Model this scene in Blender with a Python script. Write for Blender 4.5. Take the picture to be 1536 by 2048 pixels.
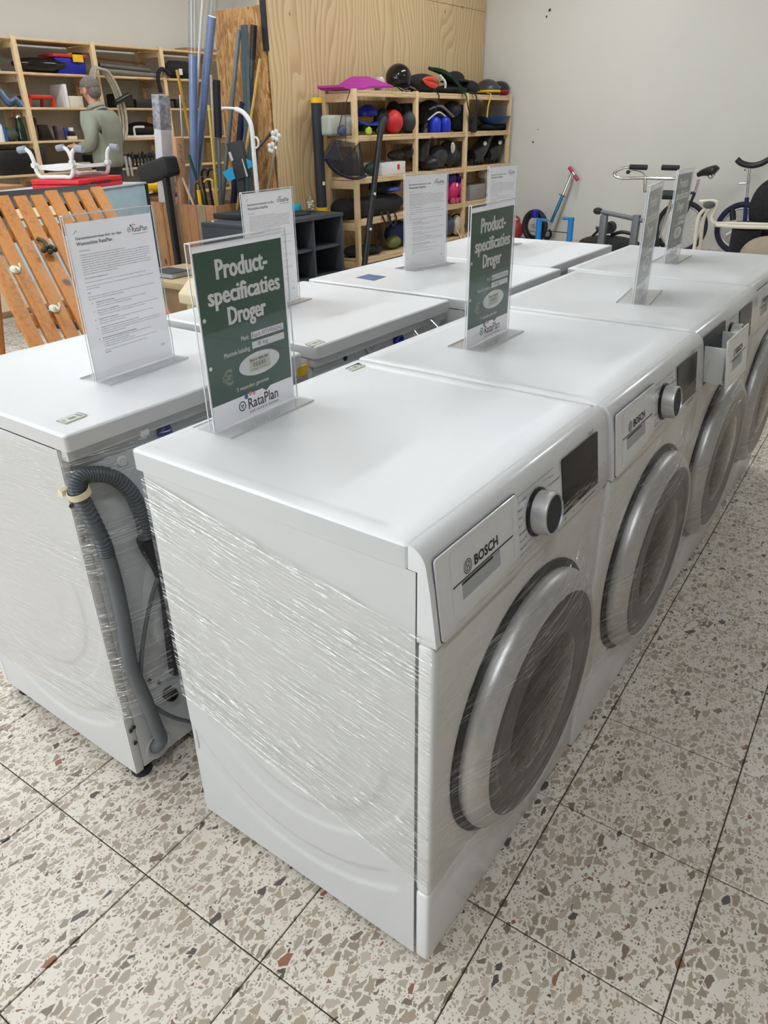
import bpy, bmesh, math, random
from mathutils import Vector, Matrix
random.seed(11)
SC = bpy.context.scene
COL = SC.collection
for _o in list(bpy.data.objects):
    bpy.data.objects.remove(_o)

# ------------------------------------------------------------------ camera
CAM_POS = Vector((0.3888, -0.6307, 1.2964))
YAW, PITCH, ROLL, FPX = 0.6347, 0.4911, -0.0179, 1449.98
_f = Vector((-math.sin(YAW) * math.cos(PITCH), math.cos(YAW) * math.cos(PITCH), -math.sin(PITCH)))
_r0 = Vector((math.cos(YAW), math.sin(YAW), 0))
_u0 = _r0.cross(_f)
CAM_R = math.cos(ROLL) * _r0 + math.sin(ROLL) * _u0
CAM_U = -math.sin(ROLL) * _r0 + math.cos(ROLL) * _u0
CAM_F = _f
_cd = bpy.data.cameras.new('camera')
_cam = bpy.data.objects.new('camera', _cd)
COL.objects.link(_cam)
_cd.sensor_fit = 'VERTICAL'
_cd.sensor_height = 32.0
_cd.lens = FPX / 2048 * 32.0
_cd.clip_start = 0.05
_cd.clip_end = 60
_m = Matrix((CAM_R, CAM_U, -CAM_F)).transposed().to_4x4()
_m.translation = CAM_POS
_cam.matrix_world = _m
SC.camera = _cam

# ------------------------------------------------------------------ world, exposure
_w = bpy.data.worlds.new('world')
SC.world = _w
_w.use_nodes = True
_w.node_tree.nodes['Background'].inputs[0].default_value = (0.75, 0.8, 0.86, 1)
_w.node_tree.nodes['Background'].inputs[1].default_value = 0.6
SC.view_settings.view_transform = 'Standard'
SC.view_settings.look = 'None'
SC.view_settings.gamma = 1.0
SC.view_settings.exposure = -0.18
SC.view_settings.use_curve_mapping = False
SC.cycles.max_bounces = 7
SC.cycles.diffuse_bounces = 3
SC.cycles.glossy_bounces = 3
SC.cycles.transmission_bounces = 4
SC.cycles.transparent_max_bounces = 10
SC.cycles.use_adaptive_sampling = True
SC.cycles.adaptive_min_samples = 16
SC.cycles.adaptive_threshold = 0.1
SC.cycles.caustics_reflective = False
SC.cycles.caustics_refractive = False

# ------------------------------------------------------------------ daylight through the shop windows
def area_light(name, loc, size, size_y, power, color, direction):
    d = bpy.data.lights.new(name, 'AREA')
    d.shape = 'RECTANGLE'
    d.size, d.size_y = size, size_y
    d.energy = power
    d.color = color
    o = bpy.data.objects.new(name, d)
    COL.objects.link(o)
    o.location = loc
    o.rotation_euler = Vector(direction).to_track_quat('-Z', 'Y').to_euler()
    return o
ROOM = dict(x0=-8.85, x1=4.6, y0=-4.6, y1=8.45, h=3.9)
area_light('window_daylight', (-3.6, ROOM['y0'] + 0.12, 1.75), 5.4, 2.3, 215, (0.86, 0.94, 1.0), (0.0, 1, -0.05))

# ------------------------------------------------------------------ helpers
def at(px, py, x=None, y=None, z=None):
    """the point on a plane x=, y= or z= of the room seen at a picture position"""
    d = CAM_F * FPX + CAM_R * (px - 768) + CAM_U * (1024 - py)
    if x is not None: t = (x - CAM_POS.x) / d.x
    elif y is not None: t = (y - CAM_POS.y) / d.y
    else: t = (z - CAM_POS.z) / d.z
    return CAM_POS + d * t

def lin(c):
    c = c / 255.0
    return c / 12.92 if c <= 0.04045 else ((c + 0.055) / 1.055) ** 2.4
def rgb(r, g, b, a=1.0):
    return (lin(r), lin(g), lin(b), a)

class MB:
    def __init__(s):
        s.v = []; s.f = []; s.mi = []; s.cur = 0
    def add(s, vs, fs):
        b = len(s.v)
        s.v += [Vector(p) for p in vs]
        s.f += [tuple(i + b for i in f) for f in fs]
        s.mi += [s.cur] * len(fs)
        return s
    def box(s, a, b, M=None):
        (x0, y0, z0), (x1, y1, z1) = a, b
        vs = [Vector(p) for p in ((x0,y0,z0),(x1,y0,z0),(x1,y1,z0),(x0,y1,z0),(x0,y0,z1),(x1,y0,z1),(x1,y1,z1),(x0,y1,z1))]
        if M is not None: vs = [M @ p for p in vs]
        return s.add(vs, [(0,3,2,1),(4,5,6,7),(0,1,5,4),(1,2,6,5),(2,3,7,6),(3,0,4,7)])
    def prism(s, poly, axis, a, b):
        """poly of 2D points extruded along axis 0,1,2 from a to b"""
        n = len(poly)
        def mk(p, h):
            q = [0, 0, 0]; k = [i for i in range(3) if i != axis]
            q[k[0]] = p[0]; q[k[1]] = p[1]; q[axis] = h
            return q
        vs = [mk(p, a) for p in poly] + [mk(p, b) for p in poly]
        fs = [tuple(range(n))[::-1], tuple(range(n, 2 * n))]
        fs += [(i, (i + 1) % n, (i + 1) % n + n, i + n) for i in range(n)]
        return s.add(vs, fs)
    def tube(s, pts, r, seg=10, closed=False, cap=True, flat=1.0, rfun=None):
        pts = [Vector(p) for p in pts]
        n = len(pts)
        b = len(s.v)
        up = None
        for i, p in enumerate(pts):
            if closed: t = pts[(i + 1) % n] - pts[i - 1]
            else: t = pts[min(i + 1, n - 1)] - pts[max(i - 1, 0)]
            t.normalize()
            if up is None:
                up = Vector((0, 0, 1)) if abs(t.z) < 0.9 else Vector((1, 0, 0))
            sd = t.cross(up).normalized()
            up = sd.cross(t).normalized()
            rr = r[i] if isinstance(r, (list, tuple)) else (rfun(i) if rfun else r)
            for k in range(seg):
                a = 2 * math.pi * k / seg
                s.v.append(p + sd * (math.cos(a) * rr) + up * (math.sin(a) * rr * flat))
        m = n if closed else n - 1
        for i in range(m):
            for k in range(seg):
                a0 = b + i * seg + k; a1 = b + i * seg + (k + 1) % seg
                c0 = b + ((i + 1) % n) * seg + k; c1 = b + ((i + 1) % n) * seg + (k + 1) % seg
                s.f.append((a0, a1, c1, c0)); s.mi.append(s.cur)
        if cap and not closed:
            s.f.append(tuple(b + k for k in range(seg))[::-1]); s.mi.append(s.cur)
            s.f.append(tuple(b + (n - 1) * seg + k for k in range(seg))); s.mi.append(s.cur)
        return s
    def lathe(s, prof, c=(0, 0, 0), axis=(0, 0, 1), seg=24, a0=0, a1=2 * math.pi, sx=1.0):
        """prof: list of (radius, height) along axis"""
        ax = Vector(axis).normalized()
        q = Vector((0, 0, 1)).rotation_difference(ax)
        full = abs(a1 - a0) > 6.28
        m = seg if full else seg + 1
        b = len(s.v); c = Vector(c)
        for (r, h) in prof:
            for k in range(m):
                a = a0 + (a1 - a0) * k / seg
                s.v.append(c + q @ Vector((math.cos(a) * r * sx, math.sin(a) * r, h)))
        for i in range(len(prof) - 1):
            for k in range(seg):
                k1 = (k + 1) % m if full else k + 1
                s.f.append((b + i * m + k, b + i * m + k1, b + (i + 1) * m + k1, b + (i + 1) * m + k)); s.mi.append(s.cur)
        if full:
            if prof[0][0] > 1e-6: s.f.append(tuple(b + k for k in range(m))[::-1]); s.mi.append(s.cur)
            if prof[-1][0] > 1e-6: s.f.append(tuple(b + (len(prof) - 1) * m + k for k in range(m))); s.mi.append(s.cur)
        return s
    def ball(s, c, r, seg=18, rings=12, sc=(1, 1, 1), M=None, noise=0, t0=0.0, t1=math.pi):
        b = len(s.v); c = Vector(c)
        for i in range(rings + 1):
            t = t0 + (t1 - t0) * i / rings
            for k in range(seg):
                a = 2 * math.pi * k / seg
                p = Vector((math.sin(t) * math.cos(a) * sc[0], math.sin(t) * math.sin(a) * sc[1], math.cos(t) * sc[2])) * r
                if noise:
                    p *= 1 + noise * (math.sin(5 * p.x / r + 3 * c.y * 9) * math.cos(4 * p.y / r + c.x * 7) + 0.6 * math.sin(7 * p.z / r + 2 * p.x / r + c.z * 13))
                if M is not None: p = M @ p
                s.v.append(c + p)
        for i in range(rings):
            for k in range(seg):
                s.f.append((b + i * seg + k, b + (i + 1) * seg + k, b + (i + 1) * seg + (k + 1) % seg, b + i * seg + (k + 1) % seg)); s.mi.append(s.cur)
        return s
    def grid(s, fn, nu, nv):
        b = len(s.v)
        for j in range(nv + 1):
            for i in range(nu + 1):
                s.v.append(Vector(fn(i / nu, j / nv)))
        for j in range(nv):
            for i in range(nu):
                s.f.append((b + j * (nu + 1) + i, b + j * (nu + 1) + i + 1, b + (j + 1) * (nu + 1) + i + 1, b + (j + 1) * (nu + 1) + i)); s.mi.append(s.cur)
        return s
    def sheet(s, fn, nu, nv, th):
        """a curved sheet with thickness"""
        g = [[Vector(fn(i / nu, j / nv)) for i in range(nu + 1)] for j in range(nv + 1)]
        def nrm(i, j):
            du = g[j][min(i + 1, nu)] - g[j][max(i - 1, 0)]
            dv = g[min(j + 1, nv)][i] - g[max(j - 1, 0)][i]
            n = du.cross(dv)
            return n.normalized() if n.length > 1e-9 else Vector((0, 0, 1))
        b = len(s.v); W = nu + 1; N = W * (nv + 1)
        for j in range(nv + 1):
            for i in range(W): s.v.append(g[j][i] + nrm(i, j) * th / 2)
        for j in range(nv + 1):
            for i in range(W): s.v.append(g[j][i] - nrm(i, j) * th / 2)
        F = []
        for j in range(nv):
            for i in range(nu):
                q = (b + j * W + i, b + j * W + i + 1, b + (j + 1) * W + i + 1, b + (j + 1) * W + i)
                F.append(q); F.append(tuple(k + N for k in q[::-1]))
        for i in range(nu):
            F.append((b + i + N, b + i + 1 + N, b + i + 1, b + i))
            e = b + nv * W
            F.append((e + i, e + i + 1, e + i + 1 + N, e + i + N))
        for j in range(nv):
            F.append((b + j * W, b + (j + 1) * W, b + (j + 1) * W + N, b + j * W + N))
            e = b + nu
            F.append((e + j * W + N, e + (j + 1) * W + N, e + (j + 1) * W, e + j * W))
        s.f += F; s.mi += [s.cur] * len(F)
        return s
    def mesh(s, name, mats, off=None, bevel=0, bseg=2, smooth=35, bang=50):
        me = bpy.data.meshes.new(name)
        vs = [p - off for p in s.v] if off is not None else s.v
        me.from_pydata([tuple(p) for p in vs], [], s.f)
        if not isinstance(mats, (list, tuple)): mats = [mats]
        for m in mats: me.materials.append(m)
        if len(mats) > 1: me.polygons.foreach_set('material_index', s.mi)
        if bevel:
            bm = bmesh.new(); bm.from_mesh(me)
            bmesh.ops.remove_doubles(bm, verts=bm.verts, dist=1e-6)
            ed = [e for e in bm.edges if len(e.link_faces) == 2 and e.calc_face_angle(0) > math.radians(bang)]
            bmesh.ops.bevel(bm, geom=ed, offset=bevel, segments=bseg, profile=0.5, affect='EDGES', clamp_overlap=True)
            bm.to_mesh(me); bm.free()
        if smooth:
            me.polygons.foreach_set('use_smooth', [True] * len(me.polygons))
            me.set_sharp_from_angle(angle=math.radians(smooth))
        me.update()
        return me
    def build(s, name, mats, parent=None, world=True, **kw):
        off = None
        if parent is not None and world: off = Vector(parent.get('_base', (0, 0, 0)))
        o = bpy.data.objects.new(name, s.mesh(name, mats, off, **kw))
        COL.objects.link(o)
        if parent is not None:
            o.parent = parent
            if '_base' in parent: o['_base'] = parent['_base']
        return o
def tag(o, label=None, cat=None, group=None, kind=None):
    if label: o['label'] = label
    if cat: o['category'] = cat
    if group: o['group'] = group
    if kind: o['kind'] = kind
    return o
def thing(name, label, cat, loc=(0, 0, 0), rotz=0, group=None):
    o = bpy.data.objects.new(name, None)
    COL.objects.link(o)
    o.empty_display_size = 0.05
    o.location = loc
    o.rotation_euler = (0, 0, rotz)
    o['_base'] = tuple(loc)
    return tag(o, label, cat, group)
def solo(mb, name, mats, label, cat, group=None, **kw):
    """a thing that is one mesh: its origin goes to the middle of its base"""
    xs = [p.x for p in mb.v]; ys = [p.y for p in mb.v]; zs = [p.z for p in mb.v]
    base = Vector(((min(xs) + max(xs)) / 2, (min(ys) + max(ys)) / 2, min(zs)))
    o = bpy.data.objects.new(name, mb.mesh(name, mats, base, **kw))
    COL.objects.link(o)
    o.location = base
    o['_base'] = tuple(base)
    return tag(o, label, cat, group)
def obj(name, me, parent=None, loc=(0, 0, 0)):
    o = bpy.data.objects.new(name, me)
    COL.objects.link(o)
    o.parent = parent
    o.location = loc
    return o
def spline(pts, n=8):
    """Catmull-Rom through points"""
    pts = [Vector(p) for p in pts]
    P = [2 * pts[0] - pts[1]] + pts + [2 * pts[-1] - pts[-2]]
    out = []
    for i in range(1, len(P) - 2):
        for k in range(n):
            t = k / n
            a, b, c, d = P[i - 1], P[i], P[i + 1], P[i + 2]
            out.append(0.5 * ((2 * b) + (c - a) * t + (2 * a - 5 * b + 4 * c - d) * t * t + (3 * b - a - 3 * c + d) * t ** 3))
    out.append(pts[-1])
    return out
def sstep(a, b, x):
    t = min(1, max(0, (x - a) / (b - a)))
    return t * t * (3 - 2 * t)

# ------------------------------------------------------------------ materials
def newmat(name):
    m = bpy.data.materials.new(name)
    m.use_nodes = True
    nt = m.node_tree
    return m, nt, nt.nodes['Principled BSDF'], nt.nodes['Material Output']
def node(nt, typ, **kw):
    n = nt.nodes.new(typ)
    for k, v in kw.items():
        if k.startswith('i_'):
            n.inputs[k[2:].replace('_', ' ')].default_value = v
        else: setattr(n, k, v)
    return n
def ramp(nt, fac, stops, interp='LINEAR'):
    n = nt.nodes.new('ShaderNodeValToRGB')
    n.color_ramp.interpolation = interp
    e = n.color_ramp.elements
    while len(e) < len(stops): e.new(0.5)
    for q, (p, c) in zip(e, stops):
        q.position = p; q.color = c if len(c) == 4 else (*c, 1)
    nt.links.new(fac, n.inputs[0])
    return n
def coords(nt, kind='Object', scale=(1, 1, 1), rot=(0, 0, 0), loc=(0, 0, 0)):
    mp = node(nt, 'ShaderNodeMapping')
    mp.inputs['Scale'].default_value = scale
    mp.inputs['Rotation'].default_value = rot
    mp.inputs['Location'].default_value = loc
    if kind == 'World':
        g = node(nt, 'ShaderNodeNewGeometry'); nt.links.new(g.outputs['Position'], mp.inputs[0])
    else:
        t = node(nt, 'ShaderNodeTexCoord'); nt.links.new(t.outputs[kind], mp.inputs[0])
    return mp.outputs[0]
def bump(nt, bsdf, height, strength=0.2, dist=0.002):
    b = node(nt, 'ShaderNodeBump')
    b.inputs['Strength'].default_value = strength
    b.inputs['Distance'].default_value = dist
    nt.links.new(height, b.inputs['Height'])
    nt.links.new(b.outputs[0], bsdf.inputs['Normal'])
def plain(name, c, rough=0.5, metal=0.0, var=0.06, scale=14, bmp=0.0, coat=0.0, bscale=None, spec=0.5):
    m, nt, b, o = newmat(name)
    n = node(nt, 'ShaderNodeTexNoise', i_Scale=scale, i_Detail=4.0)
    nt.links.new(coords(nt), n.inputs['Vector'])
    lo = tuple(max(0, k * (1 - var)) for k in c[:3]) + (1,)
    hi = tuple(min(1, k * (1 + var)) for k in c[:3]) + (1,)
    r = ramp(nt, n.outputs['Fac'], [(0.3, lo), (0.7, hi)])
    nt.links.new(r.outputs[0], b.inputs['Base Color'])
    b.inputs['Roughness'].default_value = rough
    b.inputs['Metallic'].default_value = metal
    b.inputs['Specular IOR Level'].default_value = spec
    if coat: b.inputs['Coat Weight'].default_value = coat; b.inputs['Coat Roughness'].default_value = 0.08
    if bmp:
        n2 = node(nt, 'ShaderNodeTexNoise', i_Scale=bscale or scale * 6, i_Detail=3.0)
        nt.links.new(coords(nt), n2.inputs['Vector'])
        bump(nt, b, n2.outputs['Fac'], bmp, 0.003)
    return m
def wood(name, c1, c2, grain=(2, 2, 30), rough=0.6, knots=True, kind='Object', rings=6.0, dist=3.0):
    m, nt, b, o = newmat(name)
    v = coords(nt, kind, scale=grain)
    n = node(nt, 'ShaderNodeTexNoise', i_Scale=1.0, i_Detail=6.0, i_Roughness=0.6, i_Distortion=0.6)
    nt.links.new(v, n.inputs['Vector'])
    w = node(nt, 'ShaderNodeTexNoise', i_Scale=rings, i_Detail=2.0)
    nt.links.new(v, w.inputs['Vector'])
    mx = node(nt, 'ShaderNodeMath', operation='ADD')
    nt.links.new(n.outputs['Fac'], mx.inputs[0]); nt.links.new(w.outputs['Fac'], mx.inputs[1])
    ml = node(nt, 'ShaderNodeMath', operation='MULTIPLY'); ml.inputs[1].default_value = 0.5
    nt.links.new(mx.outputs[0], ml.inputs[0])
    r = ramp(nt, ml.outputs[0], [(0.3, c2), (0.5, c1), (0.68, tuple(min(1, k * 1.08) for k in c1[:3]) + (1,))])
    out = r.outputs[0]
    if knots:
        vo = node(nt, 'ShaderNodeTexVoronoi', i_Scale=1.0)
        nt.links.new(coords(nt, kind, scale=tuple(4.5 if g > 5 else 2.2 * max(g, 1) for g in grain[::1])), vo.inputs['Vector'])
        kr = ramp(nt, vo.outputs['Distance'], [(0.05, (1, 1, 1)), (0.11, (0, 0, 0))])
        mix = node(nt, 'ShaderNodeMix', data_type='RGBA')
        nt.links.new(kr.outputs[0], mix.inputs['Factor'])
        nt.links.new(out, mix.inputs[6])
        mix.inputs[7].default_value = tuple(k * 0.4 for k in c2[:3]) + (1,)
        out = mix.outputs[2]
    nt.links.new(out, b.inputs['Base Color'])
    b.inputs['Roughness'].default_value = rough
    bump(nt, b, ml.outputs[0], 0.12, 0.002)
    return m
def acrylic_mat(name, tint=(0.99, 0.99, 0.99, 1), gl=1.0, rough=0.03):
    m, nt, b, o = newmat(name)
    nt.nodes.remove(b)
    t = node(nt, 'ShaderNodeBsdfTransparent'); t.inputs[0].default_value = tint
    g = node(nt, 'ShaderNodeBsdfGlossy'); g.inputs['Roughness'].default_value = rough
    lw = node(nt, 'ShaderNodeLayerWeight'); lw.inputs[0].default_value = 0.5
    pw = node(nt, 'ShaderNodeMath', operation='POWER'); pw.inputs[1].default_value = 5.0
    nt.links.new(lw.outputs['Facing'], pw.inputs[0])
    fr = node(nt, 'ShaderNodeMath', operation='MULTIPLY_ADD'); fr.inputs[1].default_value = 0.8; fr.inputs[2].default_value = 0.045
    nt.links.new(pw.outputs[0], fr.inputs[0])
    n = node(nt, 'ShaderNodeTexNoise', i_Scale=30.0)
    nt.links.new(coords(nt), n.inputs['Vector'])
    ml = node(nt, 'ShaderNodeMath', operation='MULTIPLY'); ml.inputs[1].default_value = gl
    nt.links.new(fr.outputs[0], ml.inputs[0])
    mx = node(nt, 'ShaderNodeMixShader')
    nt.links.new(ml.outputs[0], mx.inputs[0]); nt.links.new(t.outputs[0], mx.inputs[1]); nt.links.new(g.outputs[0], mx.inputs[2])
    nt.links.new(mx.outputs[0], o.inputs[0])
    return m
def paper_mat():
    m = plain('white_paper', (0.92, 0.915, 0.935, 1), 0.7, var=0.012, scale=6)
    nt = m.node_tree; b = nt.nodes['Principled BSDF']; o = nt.nodes['Material Output']
    t = node(nt, 'ShaderNodeBsdfTranslucent'); t.inputs[0].default_value = (0.95, 0.945, 0.96, 1)
    mx = node(nt, 'ShaderNodeMixShader'); mx.inputs[0].default_value = 0.6
    nt.links.new(b.outputs[0], mx.inputs[1]); nt.links.new(t.outputs[0], mx.inputs[2]); nt.links.new(mx.outputs[0], o.inputs[0])
    return m
M = {}
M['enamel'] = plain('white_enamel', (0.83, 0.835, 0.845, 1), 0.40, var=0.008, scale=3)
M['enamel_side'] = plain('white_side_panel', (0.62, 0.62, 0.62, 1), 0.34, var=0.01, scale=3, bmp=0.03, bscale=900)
M['fascia'] = plain('white_fascia_plastic', (0.75, 0.75, 0.755, 1), 0.25, var=0.01, scale=3, coat=0.3)
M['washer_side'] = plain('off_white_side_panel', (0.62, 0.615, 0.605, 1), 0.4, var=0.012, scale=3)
M['back_sheet'] = plain('galvanised_back_sheet', (0.56, 0.575, 0.59, 1), 0.5, var=0.06, scale=5)
M['silver'] = plain('brushed_silver', (0.60, 0.61, 0.63, 1), 0.42, 0.7, var=0.05, scale=60)
M['dark_silver'] = plain('dark_silver', (0.16, 0.16, 0.17, 1), 0.35, 0.7)
M['black'] = plain('black_plastic', (0.012, 0.012, 0.013, 1), 0.4, var=0.2)
M['black_gloss'] = plain('black_gloss', (0.010, 0.010, 0.010, 1), 0.12, var=0.1)
M['black_rubber'] = plain('black_rubber', (0.018, 0.018, 0.02, 1), 0.7, var=0.2)
M['black_fabric'] = plain('black_fabric', (0.016, 0.016, 0.018, 1), 0.9, var=0.35, scale=30, bmp=0.4)
M['display'] = plain('dark_display_glass', (0.012, 0.011, 0.009, 1), 0.2, var=0.05, spec=0.15)
M['print_black'] = plain('black_print', (0.012, 0.012, 0.014, 1), 0.6, var=0.05)
M['print_grey'] = plain('grey_print', (0.10, 0.10, 0.11, 1), 0.6, var=0.05)
M['paper'] = paper_mat()
M['print_green'] = plain('dark_green_print', rgb(52, 92, 76), 0.45, var=0.03, scale=5)
M['print_white'] = plain('white_print', (0.95, 0.95, 0.955, 1), 0.6, var=0.01)
M['print_euro'] = plain('grey_green_print', rgb(140, 150, 132), 0.6, var=0.03)
M['ink_blue'] = plain('violet_ink', rgb(120, 105, 165), 0.6)
M['sticker'] = plain('cream_sticker', rgb(222, 224, 208), 0.6, var=0.03)
M['logo_green'] = plain('logo_green', rgb(45, 105, 60), 0.5)
M['logo_blue'] = plain('logo_blue', rgb(70, 105, 185), 0.5)
M['logo_orange'] = plain('logo_orange', rgb(225, 130, 80), 0.5)
M['logo_red'] = plain('logo_red', rgb(200, 70, 75), 0.5)
M['acrylic'] = acrylic_mat('clear_acrylic')
M['acrylic_edge'] = plain('acrylic_edge', (0.78, 0.80, 0.81, 1), 0.12, var=0.05)
M['hose'] = plain('grey_corrugated_hose', (0.085, 0.095, 0.105, 1), 0.4, var=0.1)
M['hose_smooth'] = plain('grey_rubber_hose', (0.125, 0.135, 0.145, 1), 0.5, var=0.08)
M['grip_grey'] = plain('grey_grip_shade', (0.40, 0.41, 0.43, 1), 0.35, var=0.02)
M['white_plastic'] = plain('white_plastic', (0.78, 0.78, 0.77, 1), 0.4, var=0.02)
M['cream_plastic'] = plain('cream_plastic', rgb(228, 214, 180), 0.45, var=0.03)
M['blue_cap'] = plain('blue_cap', rgb(28, 52, 135), 0.4)
M['wall_white'] = plain('white_painted_wall', rgb(222, 220, 212), 0.85, var=0.02, scale=1.3, bmp=0.05, bscale=60)
M['pine'] = wood('pine_batten', rgb(226, 196, 152), rgb(200, 164, 118), (3, 3, 1.2), rings=20)
M['pine_y'] = wood('pine_board', rgb(222, 192, 148), rgb(194, 158, 112), (5, 1, 8), rings=8)
M['slat_wood'] = wood('orange_stained_pine', rgb(188, 122, 52), rgb(152, 88, 32), (7, 7, 1.5), rough=0.5, rings=10)
M['crate_a'] = wood('crate_plank_brown', rgb(178, 130, 88), rgb(136, 92, 56), (8, 8, 1.2), rings=8)
M['crate_b'] = wood('crate_plank_grey', rgb(160, 138, 114), rgb(120, 98, 76), (8, 8, 1.2), rings=8)
M['grey_paint'] = plain('anthracite_paint', rgb(62, 66, 72), 0.55, var=0.05)
M['grey_dark'] = plain('anthracite_dark', rgb(40, 43, 48), 0.6, var=0.05)
M['red_plastic'] = plain('red_plastic', rgb(215, 32, 45), 0.4)
M['blue_plastic'] = plain('blue_plastic', rgb(24, 34, 150), 0.4)
M['yellow_plastic'] = plain('yellow_plastic', rgb(240, 190, 20), 0.45)
M['chrome'] = plain('chrome', (0.75, 0.75, 0.74, 1), 0.15, 1.0, var=0.05)
M['grey_metal'] = plain('grey_metal', rgb(125, 130, 135), 0.4, 0.4)
# ------------------------------------------------------------------ text
def text_mesh(s, bold=0.0):
    cu = bpy.data.curves.new('t', 'FONT')
    cu.body = s
    cu.size = 1.0
    cu.offset = bold
    cu.resolution_u = 2
    o = bpy.data.objects.new('t', cu)
    COL.objects.link(o)
    me = bpy.data.meshes.new_from_object(o.evaluated_get(bpy.context.evaluated_depsgraph_get()))
    bpy.data.objects.remove(o); bpy.data.curves.remove(cu)
    vs = [v.co.copy() for v in me.vertices]
    fs = [tuple(p.vertices) for p in me.polygons]
    bpy.data.meshes.remove(me)
    x0 = min(v.x for v in vs); x1 = max(v.x for v in vs); y0 = min(v.y for v in vs); y1 = max(v.y for v in vs)
    return [((v.x - x0) / (x1 - x0), (v.y - y0) / (y1 - y0)) for v in vs], fs, (x1 - x0), (y1 - y0)
_tc = {}
def put_text(mb, s, u, v, w=None, h=None, bold=0.0, fn=None, right=False):
    """letters of a text with the lower left corner of their box at (u, v); fn maps (u, v) into space"""
    k = (s, bold)
    if k not in _tc: _tc[k] = text_mesh(s, bold)
    uv, fs, tw, th = _tc[k]
    if w is None: w = h * tw / th
    if h is None: h = w * th / tw
    if right: u = u - w
    mb.add([fn(u + a * w, v + b * h) for a, b in uv], fs)
    return mb
def disc(mb, u, v, r, fn, seg=24, ri=0.0, ry=None):
    ry = ry or r
    if ri <= 0:
        mb.add([fn(u + math.cos(2 * math.pi * k / seg) * r, v + math.sin(2 * math.pi * k / seg) * ry) for k in range(seg)], [tuple(range(seg))])
    else:
        q = ri / r
        vs = [fn(u + math.cos(2 * math.pi * k / seg) * r, v + math.sin(2 * math.pi * k / seg) * ry) for k in range(seg)]
        vs += [fn(u + math.cos(2 * math.pi * k / seg) * r * q, v + math.sin(2 * math.pi * k / seg) * ry * q) for k in range(seg)]
        mb.add(vs, [(k, (k + 1) % seg, (k + 1) % seg + seg, k + seg) for k in range(seg)])
    return mb
def quad(mb, u0, v0, u1, v1, fn):
    return mb.add([fn(u0, v0), fn(u1, v0), fn(u1, v1), fn(u0, v1)], [(0, 1, 2, 3)])
def stroke(mb, a, b, t, fn):
    d = Vector((b[0] - a[0], b[1] - a[1])); d.normalize(); n = Vector((-d.y, d.x)) * t / 2
    return mb.add([fn(a[0] + n.x, a[1] + n.y), fn(a[0] - n.x, a[1] - n.y), fn(b[0] - n.x, b[1] - n.y), fn(b[0] + n.x, b[1] + n.y)], [(0, 1, 2, 3)])

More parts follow.
